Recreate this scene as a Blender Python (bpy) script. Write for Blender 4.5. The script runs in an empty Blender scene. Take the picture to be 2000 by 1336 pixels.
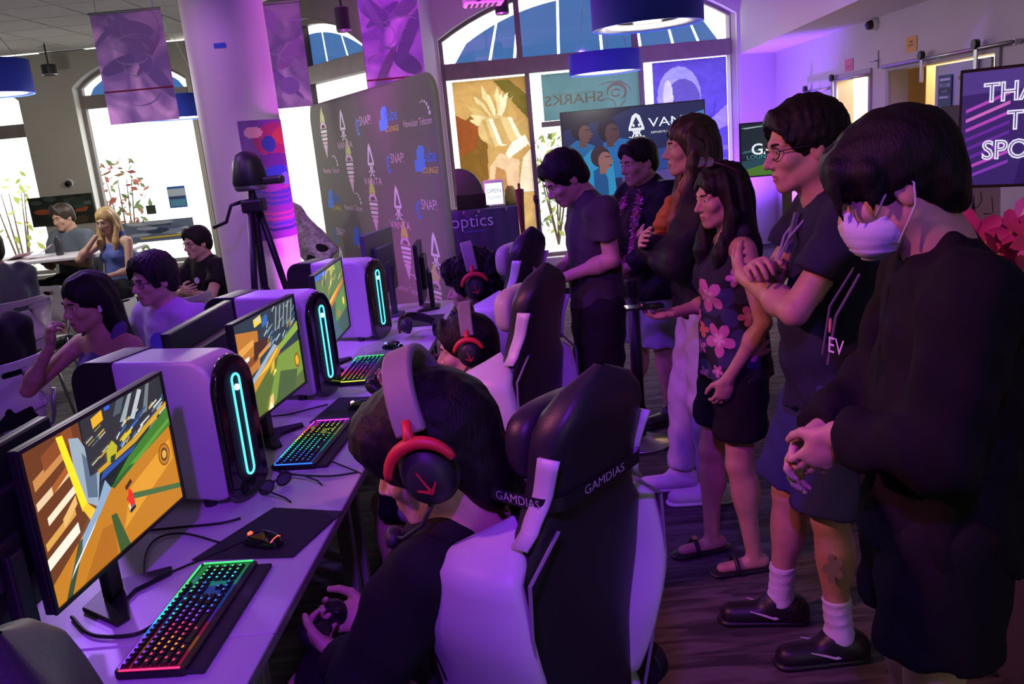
import bpy, bmesh, math, random
import numpy as np
from mathutils import Vector, Matrix, Euler

scene = bpy.context.scene
COL = scene.collection
rad = math.radians

# ------------------------------------------------------------------ camera
F_PX = 1650.0
CAM = Vector((0, 0, 1.72))
_roll, _pitch = math.atan(0.093), math.atan(400 / F_PX)
_F = Vector((0, math.cos(_pitch), -math.sin(_pitch)))
_R0 = Vector((1, 0, 0)); _U0 = _R0.cross(_F)
_R = _R0 * math.cos(_roll) - _U0 * math.sin(_roll)
_U = _U0 * math.cos(_roll) + _R0 * math.sin(_roll)
cam_d = bpy.data.cameras.new('camera'); cam = bpy.data.objects.new('camera', cam_d); COL.objects.link(cam)
cam_d.sensor_width = 36; cam_d.lens = 36 * F_PX / 2000; cam_d.clip_end = 200
mw = Matrix((( _R.x, _U.x, -_F.x, CAM.x), (_R.y, _U.y, -_F.y, CAM.y), (_R.z, _U.z, -_F.z, CAM.z), (0, 0, 0, 1)))
cam.matrix_world = mw
scene.camera = cam

# ------------------------------------------------------------------ world (bright hazy daylight outside)
world = bpy.data.worlds.new('world'); scene.world = world; world.use_nodes = True
wb = world.node_tree.nodes['Background']
wb.inputs[0].default_value = (1.0, 0.985, 0.94, 1); wb.inputs[1].default_value = 3.2

scene.view_settings.view_transform = 'Standard'
scene.view_settings.look = 'None'
scene.view_settings.gamma = 1.0
scene.view_settings.use_curve_mapping = False
scene.view_settings.exposure = 0.0
scene.cycles.use_denoising = True
scene.cycles.max_bounces = 6
scene.cycles.transparent_max_bounces = 12
scene.cycles.sample_clamp_indirect = 4.0

def spot(name, loc, target, col, watts, angle=60, blend=.6, r=.08):
    d = bpy.data.lights.new(name, 'SPOT'); o = bpy.data.objects.new(name, d); COL.objects.link(o)
    d.energy = watts; d.color = col; d.spot_size = rad(angle); d.spot_blend = blend; d.shadow_soft_size = r
    o.location = loc
    o.rotation_euler = (Vector(target) - Vector(loc)).to_track_quat('-Z', 'Y').to_euler()
    return o
PURPLE = (.27, .035, 1.0); VIOLET = (.25, .06, 1.0); MAGENTA = (.85, .06, 1.0); PINK = (1.0, .22, .55)
# unseen spots added for the colour wash (invented housings are built further down)
WASH = [
    ((-.2, -.6, 3.15), (-.6, 2.2, .9), (.30, .025, 1.0), 310, 62),
    ((-2.6, 1.2, 3.15), (.75, 2.5, 1.2), (1.0, .24, .40), 330, 42),
    ((-1.6, 3.2, 3.15), (-.4, 4.6, .8), (.30, .03, 1.0), 200, 66),
    ((-2.9, 5.0, 3.15), (-1.7, 4.0, .8), (.40, .16, 1.0), 190, 70),
    ((1.9, 5.2, 3.15), (2.9, 8.5, 1.6), VIOLET, 110, 80),
    ((-.5, 3.0, 3.15), (-.85, 6.5, 1.25), (1.0, .95, .80), 150, 36),
    ((-2.4, 3.4, 3.15), (-1.85, 6.1, 1.7), (.50, .17, .75), 130, 40),
]
for i, (l, t, c, w, a) in enumerate(WASH):
    spot('added_wash', l, t, c, w, a)
# floor uplights
UPL = [
    ((-1.24, 6.10, .16), (-1.62, 6.08, 2.2), MAGENTA, 850, 60),
    ((-.42, 8.25, .16), (-.92, 8.4, 2.9), MAGENTA, 900, 75),
    ((3.0, 10.3, .16), (3.5, 10.9, 2.2), VIOLET, 420, 110),
]
for l, t, c, w, a in UPL:
    spot('uplight_beam', l, t, c, w, a)

# ------------------------------------------------------------------ pixel helpers (place things at a known depth or height)
def ray(x, y): return _F + _R * ((x - 1000) / F_PX) + _U * (-(y - 668) / F_PX)
def PY(x, y, Y): d = ray(x, y); return CAM + d * (Y / d.y)
def PZ(x, y, z): d = ray(x, y); return CAM + d * ((z - CAM.z) / d.z)

# ------------------------------------------------------------------ materials
MATS = {}
def mat(name, col=(.5, .5, .5), rough=.5, metal=0, emit=None, es=1.0, bump=0, bscale=60, var=0, vscale=8, sheen=0, coat=0, spec=.5, stretch=None, trans=0):
    if name in MATS: return MATS[name]
    m = bpy.data.materials.new(name); m.use_nodes = True; nt = m.node_tree
    b = nt.nodes['Principled BSDF']
    b.inputs['Base Color'].default_value = (*col, 1); b.inputs['Roughness'].default_value = rough
    b.inputs['Metallic'].default_value = metal
    b.inputs['Specular IOR Level'].default_value = spec
    if coat: b.inputs['Coat Weight'].default_value = coat; b.inputs['Coat Roughness'].default_value = .08
    if sheen: b.inputs['Sheen Weight'].default_value = sheen
    if trans: b.inputs['Transmission Weight'].default_value = trans
    if emit: b.inputs['Emission Color'].default_value = (*emit, 1); b.inputs['Emission Strength'].default_value = es
    if bump or var:
        tc = nt.nodes.new('ShaderNodeTexCoord'); src = tc.outputs['Object']
        if stretch:
            mp = nt.nodes.new('ShaderNodeMapping'); mp.inputs['Scale'].default_value = stretch
            nt.links.new(src, mp.inputs['Vector']); src = mp.outputs['Vector']
    if bump:
        n = nt.nodes.new('ShaderNodeTexNoise'); n.inputs['Scale'].default_value = bscale; n.inputs['Detail'].default_value = 4
        nt.links.new(src, n.inputs['Vector'])
        bp = nt.nodes.new('ShaderNodeBump'); bp.inputs['Strength'].default_value = bump; bp.inputs['Distance'].default_value = .004
        nt.links.new(n.outputs['Fac'], bp.inputs['Height']); nt.links.new(bp.outputs['Normal'], b.inputs['Normal'])
    if var:
        n2 = nt.nodes.new('ShaderNodeTexNoise'); n2.inputs['Scale'].default_value = vscale; n2.inputs['Detail'].default_value = 3
        nt.links.new(src, n2.inputs['Vector'])
        rp = nt.nodes.new('ShaderNodeValToRGB')
        rp.color_ramp.elements[0].position = .3; rp.color_ramp.elements[1].position = .7
        rp.color_ramp.elements[0].color = (*[max(0, c * (1 - var)) for c in col], 1)
        rp.color_ramp.elements[1].color = (*[min(1, c * (1 + var)) for c in col], 1)
        nt.links.new(n2.outputs['Fac'], rp.inputs['Fac']); nt.links.new(rp.outputs['Color'], b.inputs['Base Color'])
    MATS[name] = m
    return m
def mat_emit(name, col, s=1.0):
    if name in MATS: return MATS[name]
    m = mat(name, (0.01, .01, .01), .4, emit=col, es=s); return m
def mat_pane(name, tint=(1, 1, 1), gloss=.06):
    if name in MATS: return MATS[name]
    m = bpy.data.materials.new(name); m.use_nodes = True; nt = m.node_tree; nt.nodes.clear()
    o = nt.nodes.new('ShaderNodeOutputMaterial'); t = nt.nodes.new('ShaderNodeBsdfTransparent'); g = nt.nodes.new('ShaderNodeBsdfGlossy')
    mx = nt.nodes.new('ShaderNodeMixShader'); t.inputs[0].default_value = (*tint, 1); g.inputs['Roughness'].default_value = .03
    mx.inputs[0].default_value = gloss
    nt.links.new(t.outputs[0], mx.inputs[1]); nt.links.new(g.outputs[0], mx.inputs[2]); nt.links.new(mx.outputs[0], o.inputs[0])
    MATS[name] = m; return m
def mat_film(name, col, var=.25, vscale=3.0, clear=.0):
    """printed vinyl on glass: daylight shines through it"""
    if name in MATS: return MATS[name]
    m = bpy.data.materials.new(name); m.use_nodes = True; nt = m.node_tree; nt.nodes.clear()
    o = nt.nodes.new('ShaderNodeOutputMaterial'); t = nt.nodes.new('ShaderNodeBsdfTranslucent'); d = nt.nodes.new('ShaderNodeBsdfDiffuse')
    mx = nt.nodes.new('ShaderNodeMixShader'); mx.inputs[0].default_value = .35
    tc = nt.nodes.new('ShaderNodeTexCoord'); n = nt.nodes.new('ShaderNodeTexNoise'); n.inputs['Scale'].default_value = vscale
    n.inputs['Distortion'].default_value = 1.5
    rp = nt.nodes.new('ShaderNodeValToRGB'); rp.color_ramp.elements[0].position = .35; rp.color_ramp.elements[1].position = .65
    rp.color_ramp.elements[0].color = (*[c * (1 - var) for c in col], 1); rp.color_ramp.elements[1].color = (*[min(1, c * (1 + var)) for c in col], 1)
    nt.links.new(tc.outputs['Object'], n.inputs['Vector']); nt.links.new(n.outputs['Fac'], rp.inputs['Fac'])
    for x in (t, d): nt.links.new(rp.outputs['Color'], x.inputs['Color'])
    nt.links.new(t.outputs[0], mx.inputs[1]); nt.links.new(d.outputs[0], mx.inputs[2]); nt.links.new(mx.outputs[0], o.inputs[0])
    MATS[name] = m; return m

# ------------------------------------------------------------------ objects
def tag(o, label=None, cat=None, group=None, kind=None):
    if label: o['label'] = label
    if cat: o['category'] = cat
    if group: o['group'] = group
    if kind: o['kind'] = kind
    return o
def empty(name, loc=(0, 0, 0), rz=0, label=None, cat=None, group=None, rot=None):
    o = bpy.data.objects.new(name, None); COL.objects.link(o); o.location = loc
    o.rotation_euler = rot if rot else (0, 0, rz); o.empty_display_size = .1
    return tag(o, label, cat, group)
def link(name, me, parent=None):
    o = bpy.data.objects.new(name, me); COL.objects.link(o)
    if parent: o.parent = parent
    return o
def copy_tree(o, parent=None):
    kids = [c for c in COL.objects if c.parent == o]
    c = o.copy(); COL.objects.link(c); c.parent = parent
    for k in kids: copy_tree(k, c)
    return c

class MB:
    """collects shapes and links them as one mesh"""
    def __init__(s): s.v = []; s.f = []; s.m = []
    def add(s, vs, fs, mi=0):
        b = len(s.v); s.v.extend(tuple(v) for v in vs); s.f.extend(tuple(i + b for i in f) for f in fs); s.m.extend([mi] * len(fs)); return s
    def box(s, c, d, R=None, mi=0):
        hx, hy, hz = d[0] / 2, d[1] / 2, d[2] / 2; c = Vector(c); vs = []
        for z in (-hz, hz):
            for x, y in ((-hx, -hy), (hx, -hy), (hx, hy), (-hx, hy)):
                p = Vector((x, y, z)); vs.append(c + (R @ p if R else p))
        return s.add(vs, [(3, 2, 1, 0), (4, 5, 6, 7), (0, 1, 5, 4), (1, 2, 6, 5), (2, 3, 7, 6), (3, 0, 4, 7)], mi)
    def ring_frame(s, a, b):
        a = Vector(a); b = Vector(b); d = (b - a).normalized() if (b - a).length > 1e-9 else Vector((0, 0, 1))
        u = d.cross(Vector((0, 0, 1)) if abs(d.z) < .95 else Vector((1, 0, 0))).normalized(); return u, d.cross(u)
    def cyl(s, a, b, r1, r2=None, n=16, mi=0, caps=True):
        r2 = r1 if r2 is None else r2; a = Vector(a); b = Vector(b); u, w = s.ring_frame(a, b); vs = []
        for p, r in ((a, r1), (b, r2)):
            for i in range(n): t = 2 * math.pi * i / n; vs.append(p + u * (r * math.cos(t)) + w * (r * math.sin(t)))
        fs = [(i, (i + 1) % n, n + (i + 1) % n, n + i) for i in range(n)]
        if caps: fs += [tuple(range(n))[::-1], tuple(range(n, 2 * n))]
        return s.add(vs, fs, mi)
    def tube(s, pts, r, n=8, mi=0, closed=False):
        pts = [Vector(p) for p in pts]; rs = r if isinstance(r, (list, tuple)) else [r] * len(pts); vs = []; N = len(pts); pu = None
        for i, p in enumerate(pts):
            a = pts[i - 1] if (i > 0 or closed) else p; b = pts[(i + 1) % N] if (i < N - 1 or closed) else p
            d = (b - a).normalized()
            if pu is None: u, w = s.ring_frame(a, b)
            else:
                u = (pu - d * pu.dot(d)).normalized(); w = d.cross(u)
            pu = u
            for k in range(n): t = 2 * math.pi * k / n; vs.append(p + u * (rs[i] * math.cos(t)) + w * (rs[i] * math.sin(t)))
        fs = []
        for i in range(N if closed else N - 1):
            j = (i + 1) % N
            for k in range(n): fs.append((i * n + k, i * n + (k + 1) % n, j * n + (k + 1) % n, j * n + k))
        if not closed: fs += [tuple(range(n))[::-1], tuple(range((N - 1) * n, N * n))]
        return s.add(vs, fs, mi)
    def lathe(s, prof, n=32, M=None, mi=0):
        vs = []; N = len(prof)
        for r, z in prof:
            for i in range(n):
                t = 2 * math.pi * i / n; p = Vector((r * math.cos(t), r * math.sin(t), z)); vs.append(M @ p if M else p)
        fs = [(j * n + i, j * n + (i + 1) % n, (j + 1) * n + (i + 1) % n, (j + 1) * n + i) for j in range(N - 1) for i in range(n)]
        return s.add(vs, fs, mi)
    def prism(s, poly, t0, t1, M=None, mi=0, mi_side=None):
        """poly in local xy, extruded along local z"""
        n = len(poly); vs = [Vector((x, y, t0)) for x, y in poly] + [Vector((x, y, t1)) for x, y in poly]
        if M: vs = [M @ v for v in vs]
        b = len(s.v); s.add(vs, [tuple(range(n))[::-1], tuple(range(n, 2 * n))], mi)
        s.f.extend(tuple(b + k for k in (i, (i + 1) % n, n + (i + 1) % n, n + i)) for i in range(n)); s.m.extend([mi if mi_side is None else mi_side] * n)
        return s
    def poly(s, pts, mi=0): return s.add(pts, [tuple(range(len(pts)))], mi)
    def grid(s, fn, nu, nv, mi=0, cu=False):
        vs = [fn(i / (nu if cu else nu - 1), j / (nv - 1)) for j in range(nv) for i in range(nu)]; fs = []
        for j in range(nv - 1):
            for i in range(nu if cu else nu - 1):
                fs.append((j * nu + i, j * nu + (i + 1) % nu, (j + 1) * nu + (i + 1) % nu, (j + 1) * nu + i))
        return s.add(vs, fs, mi)
    def mesh(s, name, mats, smooth=False):
        me = bpy.data.meshes.new(name); me.from_pydata([tuple(v) for v in s.v], [], s.f)
        for m in (mats if isinstance(mats, (list, tuple)) else [mats]): me.materials.append(m)
        me.polygons.foreach_set('material_index', s.m)
        if smooth: me.polygons.foreach_set('use_smooth', [True] * len(me.polygons))
        me.update(); return me
    def build(s, name, mats, parent=None, smooth=False, bevel=0, seg=2, subsurf=0, fixn=True):
        me = s.mesh(name, mats, smooth)
        if fixn:
            bm = bmesh.new(); bm.from_mesh(me); bmesh.ops.recalc_face_normals(bm, faces=bm.faces); bm.to_mesh(me); bm.free()
        o = link(name, me, parent)
        if bevel:
            md = o.modifiers.new('bevel', 'BEVEL'); md.width = bevel; md.segments = seg; md.limit_method = 'ANGLE'; md.angle_limit = rad(35)
        if subsurf:
            md = o.modifiers.new('sub', 'SUBSURF'); md.levels = subsurf; md.render_levels = subsurf
        if smooth and bevel:
            try: me.set_sharp_from_angle(angle=rad(40))
            except Exception: pass
        return o
def rrect(x0, y0, x1, y1, r, n=5):
    out = []
    for cx, cy, a0 in ((x1 - r, y1 - r, 0), (x0 + r, y1 - r, 90), (x0 + r, y0 + r, 180), (x1 - r, y0 + r, 270)):
        for i in range(n + 1): t = rad(a0 + 90 * i / n); out.append((cx + r * math.cos(t), cy + r * math.sin(t)))
    return out
def Mframe(o, x, y, z):
    """matrix whose local axes are x, y, z placed at o"""
    x, y, z, o = Vector(x), Vector(y), Vector(z), Vector(o)
    return Matrix(((x.x, y.x, z.x, o.x), (x.y, y.y, z.y, o.y), (x.z, y.z, z.z, o.z), (0, 0, 0, 1)))
def curve_mesh(name, splines, thick, mats, parent=None, M=None):
    """flat shape with holes, extruded: splines of 2D points"""
    cu = bpy.data.curves.new(name, 'CURVE'); cu.dimensions = '2D'; cu.fill_mode = 'BOTH'; cu.extrude = thick / 2
    for sp in splines:
        s = cu.splines.new('POLY'); s.points.add(len(sp) - 1); s.use_cyclic_u = True
        for p, (x, y) in zip(s.points, sp): p.co = (x, y, 0, 1)
    t = bpy.data.objects.new('tmp', cu); COL.objects.link(t)
    me = bpy.data.meshes.new_from_object(t.evaluated_get(bpy.context.evaluated_depsgraph_get()))
    bpy.data.objects.remove(t); bpy.data.curves.remove(cu); me.name = name
    if M: me.transform(M)
    me.materials.clear()
    for m in (mats if isinstance(mats, (list, tuple)) else [mats]): me.materials.append(m)
    return link(name, me, parent)
_TXT = {}
def text(name, s, size, m, M, parent=None, align='CENTER', sx=1.0, shear=0, mirror=False, offset=0, bold=0):
    """flat lettering: local x along the line, local y up"""
    key = (s, size, align, sx, shear, mirror, bold)
    cu = bpy.data.curves.new(name, 'FONT'); cu.body = s; cu.size = size; cu.align_x = align; cu.align_y = 'CENTER'; cu.shear = shear; cu.offset = bold
    cu.resolution_u = 3; cu.space_line = .95
    t = bpy.data.objects.new('tmp', cu); COL.objects.link(t)
    me = bpy.data.meshes.new_from_object(t.evaluated_get(bpy.context.evaluated_depsgraph_get()))
    bpy.data.objects.remove(t); bpy.data.curves.remove(cu); me.name = name
    S = Matrix.Diagonal((-sx if mirror else sx, 1, 1, 1)); me.transform(M @ S)
    me.materials.clear(); me.materials.append(m)
    return link(name, me, parent)
def picture(name, polys, w, h, M, parent=None, eps=.0004, base=None):
    """flat print: polys = [(material, [(u,v)...])] laid in thin layers over w x h; local xy plane, +z toward the viewer"""
    mb = MB(); mats = []
    if base: polys = [(base, [(0, 0), (1, 0), (1, 1), (0, 1)])] + polys
    for k, (m, pts) in enumerate(polys):
        if m not in mats: mats.append(m)
        mb.poly([M @ Vector(((u - .5) * w, (v - .5) * h, eps * k)) for u, v in pts], mats.index(m))
    return mb.build(name, mats, parent, fixn=False)
def blob(cx, cy, rx, ry, n=14, rot=0):
    c, s_ = math.cos(rot), math.sin(rot); out = []
    for i in range(n):
        t = 2 * math.pi * i / n; x, y = rx * math.cos(t), ry * math.sin(t); out.append((cx + x * c - y * s_, cy + x * s_ + y * c))
    return out
def ribbon(pts, w):
    """2D stroke polygon along pts, width w (number or list)"""
    P = [Vector(p) for p in pts]; ws = w if isinstance(w, (list, tuple)) else [w] * len(P); L, R_ = [], []
    for i, p in enumerate(P):
        d = (P[min(i + 1, len(P) - 1)] - P[max(i - 1, 0)]).normalized(); n = Vector((-d.y, d.x))
        L.append(tuple(p + n * ws[i] / 2)); R_.append(tuple(p - n * ws[i] / 2))
    return L + R_[::-1]
def arc(cx, cy, rx, ry, a0, a1, n=12): return [(cx + rx * math.cos(rad(a0 + (a1 - a0) * i / n)), cy + ry * math.sin(rad(a0 + (a1 - a0) * i / n))) for i in range(n + 1)]

# ================================================================== SETTING
M_wall = mat('wall_paint_greige', (.40, .38, .33), .85, bump=.1, bscale=90, var=.05, vscale=1.5)
M_wallw = mat('wall_paint_white', (.62, .60, .62), .8, bump=.08, bscale=90)
M_frame = mat('window_frame_bronze', (.20, .17, .16), .45, var=.1)
M_reveal = mat('window_reveal_white', (.85, .85, .82), .6)
M_glass = mat_pane('window_glass', (.97, .98, 1.0), .05)
M_blue_film = mat_pane('blue_shade_film', (.148, .25, .40), .05)
M_black = mat('black_plastic', (.012, .012, .014), .45)
M_blackg = mat('black_gloss', (.008, .008, .010), .12, coat=.6)
M_white = mat('white_plastic', (.75, .75, .78), .4)
M_steel = mat('brushed_steel', (.45, .45, .47), .32, metal=.9)
M_tile = mat('ceiling_tile', (.72, .71, .66), .95, bump=.5, bscale=160, var=.04)
M_grid = mat('ceiling_grid_metal', (.86, .86, .82), .5)
M_blue = mat('pendant_blue', (.02, .05, .42), .45)
M_bluefab = mat('pendant_blue_shade', (.03, .075, .60), .6, bump=.1)

def struct(o): o['kind'] = 'structure'; return o

# carpet: dark grey with wavy lighter streaks
m = bpy.data.materials.new('carpet'); m.use_nodes = True; nt = m.node_tree; b = nt.nodes['Principled BSDF']
tc = nt.nodes.new('ShaderNodeTexCoord'); mp = nt.nodes.new('ShaderNodeMapping'); mp.inputs['Scale'].default_value = (1.2, 9, 1); mp.inputs['Rotation'].default_value = (0, 0, .15)
wv = nt.nodes.new('ShaderNodeTexNoise'); wv.inputs['Scale'].default_value = 2.2; wv.inputs['Detail'].default_value = 5; wv.inputs['Distortion'].default_value = 1.2
n2 = nt.nodes.new('ShaderNodeTexNoise'); n2.inputs['Scale'].default_value = 220
rp = nt.nodes.new('ShaderNodeValToRGB'); e = rp.color_ramp.elements
e[0].position = .40; e[0].color = (.030, .029, .030, 1); e[1].position = .64; e[1].color = (.115, .108, .105, 1)
bp = nt.nodes.new('ShaderNodeBump'); bp.inputs['Strength'].default_value = .5; bp.inputs['Distance'].default_value = .004
nt.links.new(tc.outputs['Object'], mp.inputs[0]); nt.links.new(mp.outputs[0], wv.inputs['Vector']); nt.links.new(wv.outputs['Fac'], rp.inputs[0])
nt.links.new(rp.outputs[0], b.inputs['Base Color']); nt.links.new(tc.outputs['Object'], n2.inputs['Vector']); nt.links.new(n2.outputs['Fac'], bp.inputs['Height'])
nt.links.new(bp.outputs[0], b.inputs['Normal']); b.inputs['Roughness'].default_value = .9; M_carpet = m

struct(MB().box((-2.2, 3.8, -.1), (16, 16, .2)).build('floor', M_carpet))

YB = 11.6                      # back wall with the left windows
FA, FB = Vector((-3.86, 11.6)), Vector((-1.0, 7.7))   # angled facet with the middle window
RC = Vector((-.62, 11.2))      # left end of the big window wall
RE = Vector((3.22, 11.2))      # its right end
ZL, ZH = 3.3, 4.1

def archz(x, w, spring, crown):
    """height of a segmental arch over -w/2..w/2"""
    h = crown - spring; R_ = (w * w / 4 + h * h) / (2 * h); return crown - R_ + math.sqrt(max(0, R_ * R_ - x * x))
def win_outline(w, sill, spring, crown, n=20, inset=0):
    pts = [(-w / 2 + inset, sill + inset), (w / 2 - inset, sill + inset)]
    for i in range(n + 1):
        x = (w / 2 - inset) * (1 - 2 * i / n); pts.append((x, archz(x, w, spring, crown) - inset))
    return pts
def wall(name, p0, p1, zt, holes, m, thick=.26):
    """wall from p0 to p1 (seen with p0 on the left), holes = (centre along, w, sill, spring, crown)"""
    p0, p1 = Vector(p0), Vector(p1); d = (p1 - p0); L = d.length; d.normalize(); n = Vector((-d.y, d.x))
    M = Mframe((p0.x + n.x * thick / 2, p0.y + n.y * thick / 2, 0), (d.x, d.y, 0), (0, 0, 1), (d.y, -d.x, 0))
    sp = [[(0, 0), (L, 0), (L, zt), (0, zt)]]
    for c, w, sill, spring, crown in holes: sp.append([(c + x, z) for x, z in win_outline(w, sill, spring, crown)][::-1])
    o = curve_mesh(name, sp, thick, m, M=M); struct(o); return M, L
_wn = [0]
def window(M, c, w, sill, spring, crown, transom, mulls_low, mulls_up, panes_low=None, up_film=None, fr=.055, trh=.17):
    """M: wall matrix (local x along, y up, z toward the room). Built in the wall's depth."""
    _wn[0] += 1; root = struct(empty('window_%d' % _wn[0], M @ Vector((c, sill, 0))))
    root.rotation_euler = M.to_3x3().to_euler()
    T = Matrix.Translation((0, -sill, 0))          # local to the root: x along, y up from the floor line
    def bld(mb, name, m, bevel=0):
        o = mb.build(name, m, root, bevel=bevel)
        return o
    zf = -.06
    # outer frame
    out = win_outline(w, sill, spring, crown); inn = win_outline(w, sill, spring, crown, inset=fr)
    mb = MB(); n = len(out)
    for i in range(n):
        j = (i + 1) % n
        for zz in (0,):
            a, b_, c_, d_ = out[i], out[j], inn[j], inn[i]
            vs = [(p[0], p[1] - sill, zf + s) for s in (-.04, .04) for p in (a, b_, c_, d_)]
            mb.add(vs, [(3, 2, 1, 0), (4, 5, 6, 7), (2, 3, 7, 6), (0, 1, 5, 4)])
    bld(mb, 'window_frame', M_frame)
    # white reveal lining
    mb = MB()
    for i in range(n):
        j = (i + 1) % n
        a, b_ = out[i], out[j]
        cx, cy = 0, (sill + crown) / 2
        s_ = .997
        a2 = ((a[0]) * s_, cy + (a[1] - cy) * s_ - sill); b2 = (b_[0] * s_, cy + (b_[1] - cy) * s_ - sill)
        mb.poly([(a2[0], a2[1], zf + .045), (b2[0], b2[1], zf + .045), (b2[0], b2[1], .131), (a2[0], a2[1], .131)])
    bld(mb, 'window_reveal', M_reveal)
    if transom:
        bld(MB().box((0, transom - sill, zf + .01), (w - 2 * fr, trh, .12)), 'transom', M_frame, .006)
    for x in mulls_low: bld(MB().box((x, ((transom or spring) - trh / 2 - sill) / 2 + fr / 2, zf), (.06, (transom or spring) - trh / 2 - sill - fr, .08)), 'mullion', M_frame, .004)
    for x in mulls_up:
        top = archz(x, w, spring, crown) - fr; b0 = transom + trh / 2
        bld(MB().box((x, (top + b0) / 2 - sill, zf), (.07, top - b0, .08)), 'mullion', M_frame, .004)
    # panes
    xs = [-w / 2 + fr] + list(mulls_low) + [w / 2 - fr]
    for i in range(len(xs) - 1):
        x0, x1 = xs[i] + (.03 if i else 0), xs[i + 1] - (.03 if i < len(xs) - 2 else 0)
        y0, y1 = fr, (transom - trh / 2 if transom else spring) - sill
        MB().box(((x0 + x1) / 2, (y0 + y1) / 2, zf - .01), (x1 - x0, y1 - y0, .008)).build('pane', M_glass, root)
    if transom:
        xs = [-w / 2 + fr] + list(mulls_up) + [w / 2 - fr]
        for i in range(len(xs) - 1):
            x0, x1 = xs[i] + (.035 if i else 0), xs[i + 1] - (.035 if i < len(xs) - 2 else 0)
            K = 8; poly = [(x0, transom + trh / 2 - sill), (x1, transom + trh / 2 - sill)]
            poly += [(x1 + (x0 - x1) * k / K, archz(x1 + (x0 - x1) * k / K, w, spring, crown) - fr - sill) for k in range(K + 1)]
            MB().prism(poly, zf - .014, zf - .006).build('pane', M_glass, root)
        if up_film:     # blue shade panels behind the glass with bright gaps between them
            gap, ins, cuts = up_film
            cuts = [-w / 2 + ins] + cuts + [w / 2 - ins]
            for i in range(len(cuts) - 1):
                x0, x1 = cuts[i] + gap / 2, cuts[i + 1] - gap / 2
                y0 = transom + trh / 2 - sill; lean = .10
                f = lambda x: archz(max(-w / 2, min(w / 2, x)), w, spring, crown) - ins - sill
                poly = [(x0 * (1 + .0), y0), (x1, y0)]
                K = 6; sh = [x1 + (x0 - x1) * k / K for k in range(K + 1)]
                poly += [(x * (1 - lean), max(y0 + .01, f(x))) for x in sh]
                MB().prism(poly, zf - .05, zf - .044).build('shade_panel', M_blue_film, root)
    return root
# --- back wall, left part
M1, L1 = wall('wall_back', (-9.5, YB), (FA.x, FA.y), ZL, [], M_wall) if False else (None, None)
def px_on(p0, p1, x, y):
    """pixel -> (distance along the wall p0..p1, height)"""
    p0, p1 = Vector(p0), Vector(p1); d = (p1 - p0).normalized(); r = ray(x, y)
    A = np.array([[d.x, -r.x], [d.y, -r.y]]); s, t = np.linalg.solve(A, np.array([CAM.x - p0.x, CAM.y - p0.y])); return float(s), CAM.z + r.z * float(t)
LW0 = (-9.5, YB)
aL, _ = px_on(LW0, FA, 166, 300); aR, _ = px_on(LW0, FA, 388, 300)
w2c, w2w = (aL + aR) / 2, aR - aL
bR, _ = px_on(LW0, FA, 70, 350); bw = w2w
ML, LL = wall('wall_back', LW0, FA, ZL, [(w2c, w2w, .45, 2.85, 3.14), (bR - bw / 2, bw, .45, 2.75, 3.05)], M_wall)
window(ML, w2c, w2w, .45, 2.85, 3.14, 2.66, [], [w2w * .18], up_film=(.03, .10, [w2w * .12]))
window(ML, bR - bw / 2, bw, .45, 2.75, 3.05, 2.38, [], [])
# --- angled facet with the middle window
fL, _ = px_on(FA, FB, 470, 200); fR, _ = px_on(FA, FB, 722, 200)
MF, LF = wall('wall_facet', FA, FB, ZL, [((fL + fR) / 2, fR - fL, .4, 2.62, 3.04)], mat('wall_paint_dark', (.20, .18, .17), .85))
window(MF, (fL + fR) / 2, fR - fL, .4, 2.62, 3.04, 2.50, [0], [0], up_film=(.04, .13, [-.75, -.25, .35, .8]))
# --- return beside the big window (lit magenta by the floor lamp)
wall('wall_return', FB, RC, ZH, [], M_wallw, .04)
# --- big window wall
WW = RE.x - RC.x
MW, LW_ = wall('wall_window', RC, RE, ZH, [(WW / 2 , WW - .06, .1, 2.98, 3.53)], M_wallw)
W4 = window(MW, WW / 2, WW - .06, .1, 2.98, 3.53, 2.585, [-.79, .68], [-.86, 0.62], up_film=(.035, .17, [-1.25, -.93, -.36, .2, .70, 1.12, 1.45]), trh=.2)
# --- right wall with sliding doors
def RWx(Y): return 3.5 + .044 * (Y - 5.8)
R0, R1 = Vector((RWx(11.46), 11.46)), Vector((RWx(-2.5), -2.5))
wall('wall_corner', RE, R0, ZH, [], M_wallw)
d1a, _ = px_on(R0, R1, 1637, 250); d1b, _ = px_on(R0, R1, 1698, 250)
d2a, _ = px_on(R0, R1, 1737, 250); d2b, _ = px_on(R0, R1, 1942, 250)
def rect_hole(a, b_, z0, z1): return [(a, z0), (a, z1), (b_, z1), (b_, z0)]
d = (R1 - R0).normalized(); nrm = Vector((-d.y, d.x)); Lr = (R1 - R0).length
MR = Mframe((R0.x + nrm.x * .08, R0.y + nrm.y * .08, 0), (d.x, d.y, 0), (0, 0, 1), (d.y, -d.x, 0))
DZ = 1.98
struct(curve_mesh('wall_right', [[(0, 0), (Lr, 0), (Lr, ZH), (0, ZH)], rect_hole(d1a, d1b, .02, DZ), rect_hole(d2a, d2b, .02, DZ)], .16, M_wallw, M=MR))
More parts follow.
